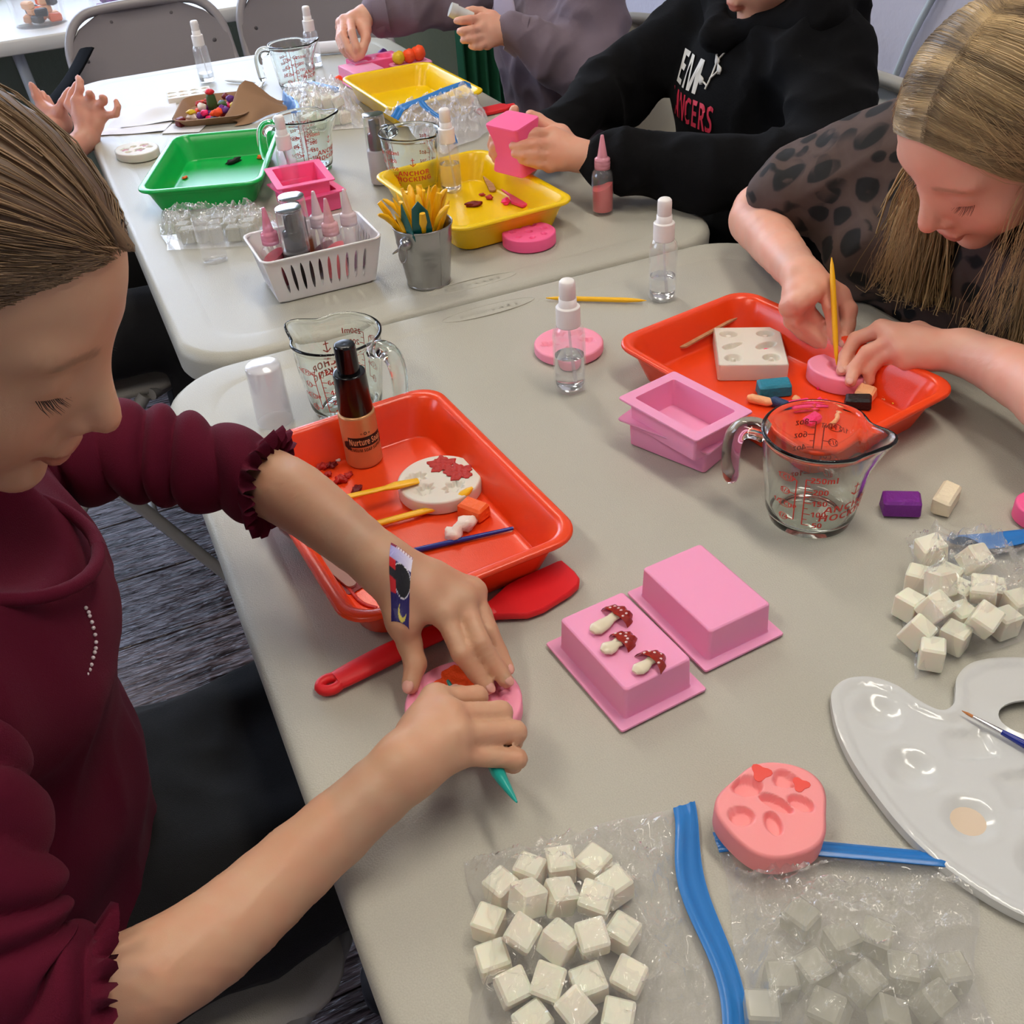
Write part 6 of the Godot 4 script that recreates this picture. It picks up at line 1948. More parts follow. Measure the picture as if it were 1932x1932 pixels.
# a hand and the start of its forearm; h names the joints in J
func hand(m: MB, h: String, fore: PackedVector3Array, fr: Array, cell := 0.0028, s := 1.0, nails := true) -> Net:
	var w := vs(J[h + "_wrist"])[0]
	var lo := w
	var hi := w
	var F := {}
	for f in ["thumb", "index", "middle", "ring", "pinky"]:
		F[f] = vs(J["%s_%s" % [h, f]])
		for p in F[f]:
			lo = lo.min(p)
			hi = hi.max(p)
	var back := w + (fore[1] - w).limit_length(0.03)
	lo = lo.min(back) - Vector3.ONE * 0.024
	hi = hi.max(back) + Vector3.ONE * 0.024
	var n := Net.new(lo, hi, cell)
	var mcp: PackedVector3Array = [F.index[0], F.middle[0], F.ring[0], F.pinky[0]]
	# palm: rays from the wrist to each knuckle and across the knuckles
	for i in 4:
		n.cap(w, mcp[i], 0.0165 * s, [0.0102, 0.0102, 0.0098, 0.0088][i] * s, 0.010)
	for i in 3:
		n.cap(mcp[i], mcp[i + 1], 0.0092 * s, 0.0088 * s, 0.006)
		n.cap(w.lerp(mcp[i], 0.55), w.lerp(mcp[i + 1], 0.55), 0.0115 * s, 0.011 * s, 0.008)
	var th: PackedVector3Array = F.thumb
	n.cap(w, th[0], 0.0155 * s, 0.0120 * s, 0.010)
	n.cap(th[0], mcp[0].lerp(w, 0.3), 0.0105 * s, 0.0095 * s, 0.010)
	var fs := spline(fore, 3)
	var rs := spl1(fr, 3)
	for c in mini(6, fs.size() - 1):
		n.cap(fs[c], fs[c + 1], rs[c], rs[c + 1], 0.003 if c > 0 else 0.008)
	var dig := [["index", 0.0082, 0.0076, 0.0068, 0.0058], ["middle", 0.0084, 0.0078, 0.0070, 0.0060], ["ring", 0.0080, 0.0074, 0.0066, 0.0057], ["pinky", 0.0072, 0.0066, 0.0059, 0.0051]]
	for d in dig:
		var p: PackedVector3Array = F[d[0]]
		n.cap(p[0], p[1], d[1] * s, d[2] * s, 0.0028)
		n.cap(p[1], p[2], d[2] * 1.03 * s, d[3] * s, 0.0022)
		n.cap(p[2], p[3], d[3] * s, d[4] * s, 0.0022)
	n.cap(th[0], th[1], 0.0110 * s, 0.0094 * s, 0.005)
	n.cap(th[1], th[2], 0.0094 * s, 0.0084 * s, 0.003)
	n.cap(th[2], th[3], 0.0084 * s, 0.0068 * s, 0.003)
	n.into(m)
	if nails:
		m.painted = false
		m.col = lin(0.87, 0.62, 0.56)
		for f in F:
			var p: PackedVector3Array = F[f]
			var d := (p[3] - p[2]).normalized()
			var bend := (p[1] - p[2]).normalized()
			var up := -(bend + d)
			up = (Vector3.UP - d * d.y) if up.length() < 0.35 or up.dot(Vector3.UP) < 0 else up
			up = (up - d * up.dot(d)).normalized()
			var r: float = (0.0068 if f == "thumb" else 0.0056) * s
			m.at(p[3] + up * r * 0.74 + d * r * 0.25, Basis(d, up, d.cross(up))).ball(Vector3(r * 0.85, r * 0.32, r * 0.66), 12, 7)
		m.at(Vector3.ZERO)
		m.painted = true
	return n

# a run of limb outside the hand grid
func limb(m: MB, pts: PackedVector3Array, r: Array, cell := 0.005) -> Net:
	var lo := pts[0]
	var hi := pts[0]
	for p in pts:
		lo = lo.min(p)
		hi = hi.max(p)
	var g: float = r.max() + 3 * cell
	var n := Net.new(lo - Vector3.ONE * g, hi + Vector3.ONE * g, cell)
	pts = spline(pts, 3)
	r = spl1(r, 3)
	for i in pts.size() - 1:
		n.cap(pts[i], pts[i + 1], r[i], r[i + 1], 0.003)
	n.into(m)
	return n

# clothing shell from capsules [ax ay az bx by bz ra rb] and ellipsoids [cx cy cz rx ry rz]
var last_net: Net
func cloth_net(parts: Array, cell := 0.008, k := 0.03) -> MB:
	var lo := Vector3.ONE * 1e3
	var hi := -lo
	for p in parts:
		if p.size() == 8:
			var e := Vector3.ONE * (maxf(p[6], p[7]) + 3 * cell)
			lo = lo.min(Vector3(p[0], p[1], p[2]) - e).min(Vector3(p[3], p[4], p[5]) - e)
			hi = hi.max(Vector3(p[0], p[1], p[2]) + e).max(Vector3(p[3], p[4], p[5]) + e)
		else:
			var e := Vector3(p[3], p[4], p[5]) + Vector3.ONE * 3 * cell
			lo = lo.min(Vector3(p[0], p[1], p[2]) - e)
			hi = hi.max(Vector3(p[0], p[1], p[2]) + e)
	var n := Net.new(lo, hi, cell)
	for p in parts:
		if p.size() == 8:
			n.cap(Vector3(p[0], p[1], p[2]), Vector3(p[3], p[4], p[5]), p[6], p[7], k)
		elif p.size() == 7:   # carved out
			n.ell(Vector3(p[0], p[1], p[2]), Vector3(p[3], p[4], p[5]), p[6], Basis.IDENTITY, true)
		else:
			n.ell(Vector3(p[0], p[1], p[2]), Vector3(p[3], p[4], p[5]), k)
	last_net = n
	var m := MB.new()
	n.into(m)
	return m

# sleeve swept along a path, with rounded rucks and sharp creases between them
func sleeve(m: MB, path: PackedVector3Array, rad: Array, ruck: float, count: float, sd := 0.0, seg := 56, rings := 110) -> Array:
	var c := Curve3D.new()
	for p in spline(path, 6):
		c.add_point(p)
	var L := c.get_baked_length()
	var rows := []
	var side := Vector3.UP
	for i in rings + 1:
		var t := float(i) / rings
		var p := c.sample_baked(t * L)
		var d := (c.sample_baked(minf(t * L + 0.004, L)) - c.sample_baked(maxf(t * L - 0.004, 0))).normalized()
		side = (side - d * side.dot(d)).normalized()
		var oth := d.cross(side)
		var x := t * (rad.size() - 1)
		var k := mini(int(x), rad.size() - 2)
		var R: float = lerpf(rad[k], rad[k + 1], x - k)
		var row := PackedVector3Array()
		for j in seg:
			var a := TAU * j / seg
			var ph := t * count + 0.30 * sin(a + sd) + 0.10 * sin(2 * a + sd * 3 + t * 5) + 0.18 * sin(t * 17 + sd)
			var f := pow(absf(sin(PI * ph)), 0.75) - 0.6
			var g := 0.35 * sin(3 * a + t * 9 + sd * 2)
			row.append(p + (side * cos(a) - oth * sin(a)) * (R + ruck * (f + g * 0.5)))
		rows.append(row)
	m.grid(rows)
	return rows

# wavy lettuce-edge frill around the last ring of a sleeve
func frill(m: MB, ring: PackedVector3Array, out: Vector3, size: float, waves: int) -> void:
	var c := Vector3.ZERO
	for p in ring:
		c += p / ring.size()
	var rows := []
	var n := ring.size()
	var seg := waves * 8
	for k in 6:
		var row := PackedVector3Array()
		var t := k / 5.0
		for j in seg:
			var u := float(j) / seg * n
			var i0 := int(u) % n
			var p := ring[i0].lerp(ring[(i0 + 1) % n], u - int(u))
			var rad := (p - c).normalized()
			var wv := sin(TAU * j / 8.0)
			var wv2 := sin(TAU * j / 8.0 * 2.0 + 1.0)
			row.append(p + out * size * (0.9 * t + 0.25 * t * wv2) + rad * size * t * (0.10 + 0.75 * wv))
		rows.append(row)
	m.grid(rows)
	var inner := []
	for r in rows:
		var row := PackedVector3Array()
		for p in r:
			row.append(p - (p - c).normalized() * 0.0012)
		inner.append(row)
	m.grid(inner, true, true)

# head in its own frame: +z face, +y crown, +x the person's left
func head(m: MB, fr: Transform3D, skin: Color, hairc: Color, hairline: Callable, cell := 0.003, neck := Vector3(0, -0.17, -0.045)) -> Net:
	var n := Net.new(Vector3(-0.092, -0.185, -0.12), Vector3(0.092, 0.128, 0.125), cell, fr)
	n.ell(Vector3(0, 0.035, -0.012), Vector3(0.0735, 0.079, 0.093), 0.02)
	n.ell(Vector3(0, 0.008, 0.030), Vector3(0.060, 0.078, 0.054), 0.03)
	n.ell(Vector3(0, -0.055, 0.026), Vector3(0.052, 0.050, 0.052), 0.03)
	n.cap(Vector3(0, -0.05, -0.02), neck, 0.045, 0.044, 0.02)
	n.ell(Vector3(0, -0.094, 0.064), Vector3(0.019, 0.014, 0.016), 0.022)
	for s in [-1.0, 1.0]:
		n.ell(Vector3(s * 0.034, -0.036, 0.047), Vector3(0.027, 0.030, 0.028), 0.022)
		n.ell(Vector3(s * 0.027, 0.021, 0.068), Vector3(0.024, 0.009, 0.012), 0.014)
		n.ell(Vector3(s * 0.030, 0.000, 0.094), Vector3(0.016, 0.010, 0.013), 0.010, Basis.IDENTITY, true)
		n.ell(Vector3(s * 0.030, -0.001, 0.0675), Vector3(0.0155, 0.0125, 0.0130), 0.004)
	n.cap(Vector3(0, 0.012, 0.077), Vector3(0, -0.024, 0.0945), 0.0085, 0.0115, 0.013)
	for s in [-1.0, 1.0]:
		n.ell(Vector3(s * 0.0135, -0.016, 0.0765), Vector3(0.011, 0.019, 0.010), 0.012)
	n.ell(Vector3(0, -0.032, 0.1012), Vector3(0.0096, 0.0084, 0.0090), 0.008)
	for s in [-1.0, 1.0]:
		n.ell(Vector3(s * 0.0112, -0.0370, 0.0880), Vector3(0.0066, 0.0062, 0.0085), 0.007)
		n.ell(Vector3(s * 0.0055, -0.0435, 0.0945), Vector3(0.0032, 0.0030, 0.0045), 0.002, Basis.IDENTITY, true)
	n.ell(Vector3(0, -0.052, 0.079), Vector3(0.022, 0.012, 0.010), 0.012)
	n.ell(Vector3(0, -0.0600, 0.0862), Vector3(0.0170, 0.0052, 0.0072), 0.005)
	n.ell(Vector3(0, -0.0695, 0.0840), Vector3(0.0145, 0.0055, 0.0072), 0.006)
	n.ell(Vector3(0, -0.0650, 0.0955), Vector3(0.0140, 0.0014, 0.0058), 0.002, Basis.IDENTITY, true)
	n.ell(Vector3(0, -0.0805, 0.0860), Vector3(0.0150, 0.0040, 0.0060), 0.008, Basis.IDENTITY, true)
	for s in [-1.0, 1.0]:
		n.ell(Vector3(s * 0.074, -0.004, -0.006), Vector3(0.007, 0.029, 0.017), 0.005, Basis(Vector3.UP, s * -0.35))
		n.ell(Vector3(s * 0.081, -0.002, -0.002), Vector3(0.005, 0.016, 0.009), 0.003, Basis(Vector3.UP, s * -0.35), true)
	var nz := FastNoiseLite.new()
	nz.seed = 3
	nz.frequency = 40.0
	var lip := Color(skin.r * 0.82, skin.g * 0.50, skin.b * 0.50)
	var rosy := Color(skin.r * 1.03, skin.g * 0.78, skin.b * 0.75)
	m.tint = func(p: Vector3) -> Color:
		var c := skin.lerp(rosy, 0.25 + 0.25 * nz.get_noise_3dv(p))
		if hairline.call(p) > 0.0:
			return hairc
		if p.z > 0.03:
			var cheek := exp(-pow((absf(p.x) - 0.036) / 0.02, 2) - pow((p.y + 0.034) / 0.02, 2))
			var nose := exp(-pow(p.x / 0.014, 2) - pow((p.y + 0.036) / 0.013, 2)) * (1.0 if p.z > 0.085 else 0.0)
			c = c.lerp(rosy, clampf(0.6 * cheek + 0.6 * nose, 0, 1))
			var lx := absf(p.x) / 0.0195
			var ly := (p.y + 0.0655 + 0.0010 * lx) / (0.0088 * sqrt(maxf(0.02, 1.0 - lx * lx)) + 0.0001)
			if lx < 1.0 and p.z > 0.07:
				c = c.lerp(lip, 1.0 - smooth(0.75, 1.15, absf(ly)))
			# eyebrows are hair: brownish band over the brow ridge
			var bx := (absf(p.x) - 0.030) / 0.020
			var by := (p.y - 0.0205 + 0.004 * bx * bx) / 0.0042
			if absf(bx) < 1.0:
				c = c.lerp(hairc.lerp(skin, 0.35), (1.0 - smooth(0.5, 1.0, absf(by))) * (1.0 - smooth(0.7, 1.0, absf(bx))) * 0.75)
		return c
	n.into(m)
	return n

# eyelashes along both downcast lids, in the head's frame
func lashes(fr: Transform3D, length: float, s: float) -> MB:
	var m := MB.new()
	for k in 26:
		var u := k / 12.5 - 1.0 + 0.03 * sin(k * 7.0)
		var root := Vector3(s * (0.030 + 0.0135 * u), -0.0070 - 0.0006 * u - 0.0022 * (1 - u * u), 0.0680 + 0.0105 * sqrt(maxf(0.0, 1.0 - u * u * 0.85)))
		var d := Vector3(s * (0.30 * u + 0.10 + 0.12 * sin(k * 5.3)), -0.42 + 0.10 * sin(k * 3.1), 0.86).normalized()
		var l := length * (0.80 + 0.30 * (u + 1) / 2) * (0.78 + 0.30 * absf(sin(k * 2.7)))
		m.tube(PackedVector3Array([fr * root, fr * (root + d * l * 0.5), fr * (root + d * l + Vector3(0, 0.0016, 0.0008))]), [0.00026, 0.0002, 0.00005], 4, false)
	return m

const SK := Vector3(0, 0.035, -0.012)
const SR := Vector3(0.0735, 0.079, 0.093)
func scalp(d: Vector3, off: float) -> Vector3:
	return SK + d.normalized() * SR * (1.0 + off)
# a point over the head's own surface, at least gap metres off it
func over(n: Net, d: Vector3, off: float, gap: float) -> Vector3:
	var p := scalp(d, off)
	var out := (p - SK).normalized()
	for k in 14:
		if n.val(p) > gap:
			break
		p += out * 0.0016
	return p
func scalp_dir(p: Vector3) -> Vector3:
	return ((p - SK) / SR).normalized()

func frame(o: Vector3, x: Vector3, y: Vector3, z: Vector3, s: float) -> Transform3D:
	return Transform3D(Basis(x * s, y * s, z * s), o)

static func curve_at(pts: Array, x: float) -> float:
	for i in pts.size() - 1:
		if x <= pts[i + 1][0]:
			return lerpf(pts[i][1], pts[i + 1][1], clampf((x - pts[i][0]) / (pts[i + 1][0] - pts[i][0]), 0, 1))
	return pts[-1][1]

func person(label: String, pos: Vector3) -> Node3D:
	var t := thing("person", label, "person", pos, 0.0, "people at the tables")
	return t

# children of a person are built in world metres and moved back by its base
func wear(m: MB, called: String, mtl: Material, who: Node3D, label := "") -> MeshInstance3D:
	var o := part(m, called, mtl, who, label)
	o.position = -who.position
	return o

func people() -> void:
	var skin_m := tinted("skin", 0.48, 0.12)
	bump(skin_m, tex.grain, 30.0, 0.12)
	var hair_m := tinted("hair", 0.42)
	mat("lash", Color(0.07, 0.05, 0.04), 0.6)
	var mar := mat("maroon_jersey", Color(0.34, 0.045, 0.14), 0.9, 0.3)
	mar.rim_enabled = true
	mar.rim = 0.2
	bump(mar, tex.weave, 18.0, 0.25)
	var blk := mat("black_knit", Color(0.045, 0.045, 0.05), 0.9)
	bump(blk, tex.weave, 14.0, 0.4)
	var hood := mat("black_fleece", Color(0.04, 0.04, 0.046), 0.95, 0.25)
	hood.rim_enabled = true
	hood.rim = 0.1
	bump(hood, tex.weave, 16.0, 0.3)
	var mauve := mat("mauve_fleece", Color(0.44, 0.385, 0.425), 0.9)
	mauve.rim_enabled = true
	mauve.rim = 0.4
	bump(mauve, tex.weave, 16.0, 0.3)
	var leo := mat("leopard_jersey", Color(1, 1, 1), 0.85)
	var lt := noise_tex("leopard", 0.03, Color(0.05, 0.04, 0.035), Color(0.30, 0.22, 0.19), 256, 1, false, 1.0, FastNoiseLite.TYPE_CELLULAR)
	lt.noise.cellular_return_type = FastNoiseLite.RETURN_DISTANCE2_DIV
	var lg := Gradient.new()
	lg.set_color(0, Color(0.05, 0.042, 0.04))
	lg.set_color(1, Color(0.31, 0.245, 0.22))
	lg.add_point(0.46, Color(0.06, 0.05, 0.045))
	lg.add_point(0.54, Color(0.29, 0.225, 0.20))
	leo.uv1_triplanar_sharpness = 10.0
	lt.color_ramp = lg
	leo.albedo_texture = lt
	leo.uv1_triplanar = true
	leo.uv1_scale = Vector3.ONE * 3.6
	girl_maroon(skin_m, hair_m, mar, blk)
	girl_leopard(skin_m, hair_m, leo, blk)
	person_hoodie(skin_m, hair_m, hood, blk)
	person_mauve(skin_m, hair_m, mauve, blk)
	person_far(skin_m, hair_m, blk)

func girl_maroon(skin_m: Material, hair_m: Material, mar: Material, blk: Material) -> void:
	var who := person("girl in a maroon frilled top pressing clay into a mold, head bent down", Vector3(-0.26, 0, 0.46))
	var skin := lin(0.785, 0.63, 0.50)
	var hairc := lin(0.42, 0.33, 0.25)
	var body := MB.new()
	var fr := frame(Vector3(-0.132, 1.092, 0.552), Vector3(0.462, -0.039, -0.886), Vector3(0.504, 0.834, 0.226), Vector3(0.729, -0.551, 0.405), 0.95)
	var line := [[-0.12, -0.09], [-0.03, -0.05], [0.02, 0.012], [0.045, 0.050], [0.06, 0.064], [0.085, 0.074], [0.1, 0.08]]
	var hn := head(body, fr, skin, hairc, func(p: Vector3) -> float: return p.y - curve_at(line, p.z), 0.0029, Vector3(0, -0.165, -0.01))
	body.tint = skin_tint(skin, 4)
	var fl := vs(J.g1l_fore)
	var rl := [0.0195, 0.0230, 0.0262, 0.0272, 0.022, 0.018]
	var ln := hand(body, "g1l", fl, rl, 0.0026, 0.98)
	limb(body, fl, rl)
	var f_r := vs(J.g1r_fore)
	var r_r := [0.0195, 0.0242, 0.0268, 0.0285, 0.0290, 0.022]
	hand(body, "g1r", f_r, r_r, 0.0026, 1.0)
	limb(body, f_r, r_r)
	wear(body, "body", skin_m, who)
	for s in [-1.0, 1.0]:
		wear(lashes(fr, 0.0095, s), "eyelashes", M.lash, who)
	# top: torso, two rucked sleeves with frilled cuffs
	var top := cloth_net([[-0.205, 0.865, 0.51, 0.095, 0.105, 0.145], [-0.232, 0.71, 0.50, 0.098, 0.14, 0.135], [-0.262, 0.56, 0.49, 0.112, 0.10, 0.155], [-0.215, 0.905, 0.40, -0.225, 0.905, 0.64, 0.052, 0.052], [-0.150, 0.975, 0.555, 0.062, 0.062, 0.064, 0.012]], 0.006, 0.05)
	var tn := last_net
	wrinkle(top, 0.007, 5.0, 12, Vector3(1.0, 0.55, 1.4), Vector3(-0.12, 0.895, 0.57), 0.07)
	wear(top, "top", mar, who)
	var nk := MB.new()
	var ring := PackedVector3Array()
	for j in 33:
		var a := TAU * j / 32
		ring.append(Vector3(-0.160 + 0.052 * cos(a), 0.937 - 0.026 * cos(a), 0.553 + 0.060 * sin(a)))
	nk.tube(ring, [0.0045], 10, false)
	wear(nk, "neckline", mar, who)
	var sl := MB.new()
	var rows := sleeve(sl, vs([-0.215, 0.905, 0.385, -0.15, 0.885, 0.368, -0.09, 0.872, 0.374, -0.04, 0.863, 0.398, 0.010, 0.853, 0.438]), [0.052, 0.045, 0.039, 0.036, 0.0335], 0.0095, 8.0, 0.7)
	frill(sl, rows[-1], Vector3(0.74, -0.15, 0.65), 0.013, 17)
	wear(sl, "sleeve", mar, who)
	var sr := MB.new()
	var rows2 := sleeve(sr, vs([-0.225, 0.905, 0.645, -0.210, 0.872, 0.695, -0.212, 0.822, 0.742, -0.202, 0.796, 0.762, -0.172, 0.785, 0.768]), [0.052, 0.045, 0.042, 0.039, 0.0355], 0.009, 7.0, 2.1)
	frill(sr, rows2[-1], Vector3(0.98, -0.1, 0.05), 0.012, 16)
	wear(sr, "sleeve", mar, who)
	# row of small pale beads on the chest
	var bd := MB.new()
	for q in [[-0.14, 0.902, 0.569], [-0.137, 0.899, 0.572], [-0.135, 0.897, 0.575], [-0.133, 0.893, 0.578], [-0.131, 0.89, 0.582], [-0.129, 0.886, 0.586], [-0.128, 0.882, 0.59], [-0.133, 0.88, 0.589], [-0.137, 0.879, 0.588], [-0.141, 0.878, 0.588], [-0.146, 0.876, 0.587], [-0.15, 0.875, 0.586], [-0.154, 0.875, 0.585]]:
		var p := Vector3(q[0], q[1] - 0.012, q[2])
		var ax := (p - Vector3(-0.21, p.y, 0.51)).normalized()
		for k in 60:
			var d := tn.val(p) - 0.001
			if absf(d) < 0.0004:
				break
			p -= ax * clampf(d, -0.004, 0.004)
		bd.at(p).ball(Vector3.ONE * 0.0013, 8, 6)
	wear(bd, "bead_trim", mat("pale_bead", Color(0.85, 0.8, 0.8), 0.3), who, "row of tiny pale beads on the chest")
	# trousers
	var legs := cloth_net([[-0.26, 0.535, 0.46, 0.11, 0.085, 0.15], [-0.24, 0.53, 0.41, 0.06, 0.545, 0.40, 0.078, 0.066], [-0.24, 0.53, 0.55, 0.06, 0.545, 0.565, 0.080, 0.066], [0.06, 0.54, 0.40, 0.05, 0.10, 0.40, 0.062, 0.045], [0.06, 0.54, 0.565, 0.05, 0.10, 0.565, 0.062, 0.045], [-0.22, 0.535, 0.48, 0.02, 0.545, 0.48, 0.07, 0.06]], 0.009, 0.03)
	wrinkle(legs, 0.008, 6.0, 5)
	wear(legs, "trousers", blk, who)
	for z in [0.40, 0.565]:
		var sh := MB.new().at(Vector3(0.085, 0.0, z)).loft([[0.10, 0.036, 0.035, 0.0], [0.11, 0.042, 0.038, 0.012], [0.108, 0.040, 0.038, 0.04], [0.07, 0.034, 0.03, 0.085], [0.045, 0.032, 0.03, 0.10]], 6)
		wear(sh, "shoe", mat("dark_shoe", Color(0.12, 0.11, 0.12), 0.6), who)
	# hair drawn back to a tail behind the crown, and loose wisps at the hairline
	var rng := RandomNumberGenerator.new()
	rng.seed = 8
	var hm := MB.new()
	var edge := []
	for q in [0.0785, 0.0775, 0.074, 0.066, 0.055, 0.042, 0.028, 0.012, -0.005, -0.025, -0.045, -0.065, -0.08]:
		var y := curve_at(line, q)
		edge.append(Vector3(SR.x * sqrt(maxf(0.0, 1.0 - pow((y - SK.y) / SR.y, 2) - pow((q - SK.z) / SR.z, 2))), y, q))
	edge.push_front(Vector3(0, 0.0705, 0.0735))
	var tie := scalp_dir(Vector3(0, 0.0, -0.105))
	var sn := FastNoiseLite.new()
	sn.frequency = 0.06
	for i in 6500:
		var s := -1.0 if rng.randf() < 0.72 else 1.0
		var x := rng.randf() * (edge.size() - 1)
		var k := mini(int(x), edge.size() - 2)
		var e: Vector3 = (edge[k] as Vector3).lerp(edge[k + 1], x - k)
		e.x *= s
		var d0 := scalp_dir(e).slerp(tie, rng.randf() * rng.randf() * rng.randf() * 0.8)
		var lift := rng.randf_range(0.012, 0.05)
		var thick := i < 3200
		var g := clampf(0.5 + 0.75 * sn.get_noise_2d(x * 60.0, s * 30.0) + rng.randf_range(-0.14, 0.14), 0.0, 1.0)
		hm.col = lin(0.27, 0.20, 0.14).lerp(lin(0.62, 0.50, 0.36), g)
		var pts := PackedVector3Array()
		var seg := 9
		for j in seg + 1:
			var t := float(j) / seg
			var d := d0.slerp(tie, t)
			pts.append(fr * over(hn, d + Vector3(0, 0.02, 0) * sin(t * 5 + i), 0.004 + lift * smooth(0.0, 0.5, t), (0.0005 if thick else 0.0012) + 0.0012 * smooth(0.0, 0.3, t)))
		hm.tube(pts, spl1([0.0002, 0.0013, 0.0015, 0.0014], 3) if thick else [0.0005], 4 if thick else 3, false, 0.6)
	# tail
	for i in 260:
		var a := rng.randf() * TAU
		var q := sqrt(rng.randf()) * 0.018
		var b0 := fr * (Vector3(0, 0.0, -0.105) + Vector3(q * cos(a), q * sin(a), 0))
		hm.col = lin(0.22, 0.16, 0.11).lerp(lin(0.55, 0.43, 0.30), rng.randf() * rng.randf())
		hm.tube(spline(PackedVector3Array([b0, b0 + Vector3(-0.03, 0.012, -0.02), b0 + Vector3(-0.06 + q, -0.05, -0.02), b0 + Vector3(-0.055 + 2 * q * cos(a), -0.16, -0.01 + 2 * q * sin(a)), b0 + Vector3(-0.05, -0.22 - rng.randf() * 0.04, 0.0)]), 3), [0.0012], 3, false)
	# wisps standing off the forehead and temple
	for i in 110:
		var x := rng.randf() * 4.5
		var k := int(x)
		var e: Vector3 = (edge[k] as Vector3).lerp(edge[k + 1], x - k)
		e.x *= -1.0 if rng.randf() < 0.5 else 1.0
		var back := (fr.basis * Vector3(e.x * 4, 0.45, 0.6)).normalized()
		var l := rng.randf_range(0.003, 0.016)
		hm.col = lin(0.62, 0.50, 0.38)
		var b0 := fr * (e + Vector3(0, 0.004, 0))
		var b2 := fr * scalp(scalp_dir(e).slerp(tie, 0.35), 0.05)
		hm.tube(spline(PackedVector3Array([b0, b0 + back * l * 0.45, b0.lerp(b2, 0.5) + back * l * 0.6, b2]), 3), [0.00016], 3, false)
	wear(hm, "hair", hair_m, who)
	sticker(ln, who)
	# teal tool in her right fist
	var tp := vs(J.tool)
	solo(MB.new().tube(spline(tp, 4), spl1([0.0012, 0.0042, 0.0046, 0.0006], 4), 12), "modelling_tool", mat("teal_pearl", Color(0.10, 0.62, 0.58), 0.3), "pearly teal pointed tool gripped in the maroon girl's fist", "tool")

# printed sticker on the back of the hand: picture of a night sky with moon, red and black patches
func sticker(n: Net, who: Node3D) -> void:
	var c := [Vector2(0.0775, 0.5545), Vector2(0.0895, 0.5645), Vector2(0.0700, 0.5965), Vector2(0.0600, 0.5880)]
	var m := MB.new()
	var rows := []
	var NU := 36
	var NV := 60
	for i in NV + 1:
		var row := PackedVector3Array()
		for j in NU + 1:
			var u := float(j) / NU
			var w := float(i) / NV
			var p: Vector2 = (c[0] as Vector2).lerp(c[1], u).lerp((c[3] as Vector2).lerp(c[2], u), w)
			row.append(Vector3(p.x, n.top(p.x, p.y) + 0.0007, p.y))
		rows.append(row)
	var base := m.v.size()
	m.grid(rows, false, true)
	for i in NV + 1:
		for j in NU + 1:
			var u := float(j) / NU
			var w := float(i) / NV
			var col := lin(0.62, 0.60, 0.85).lerp(lin(0.92, 0.90, 0.97), u) if w < 0.30 else lin(0.16, 0.13, 0.38)
			if w < 0.06:
				col = lin(0.55, 0.15, 0.28) if not (u > 0.25 and fposmod(u * 9, 1.0) < 0.6 and w > 0.015) else lin(0.95, 0.9, 0.92)
			var e := pow((u - 0.62) / 0.40, 2) + pow((w - 0.48) / 0.20, 2)
			if e < 1.0:
				col = lin(0.13, 0.13, 0.15)
			elif e < 1.12 and w > 0.27:
				col = lin(0.93, 0.93, 0.96)
			if u < 0.30 and w > 0.29 and w < 0.66:
				col = lin(0.80, 0.12, 0.14) if absf(w - 0.475) > 0.05 else lin(0.14, 0.13, 0.15)
			var d1 := Vector2((u - 0.62) * 1.0, (w - 0.86) * 1.7).length()
			var d2 := Vector2((u - 0.66) * 1.0, (w - 0.81) * 1.7).length()
			if d1 < 0.22 and d2 > 0.19:
				col = lin(0.82, 0.76, 0.34)
			m.c[base + i * (NU + 1) + j] = col
	wear(m, "sticker", tinted("sticker_print", 0.35), who, "small purple, red and black picture sticker with a moon on the hand")

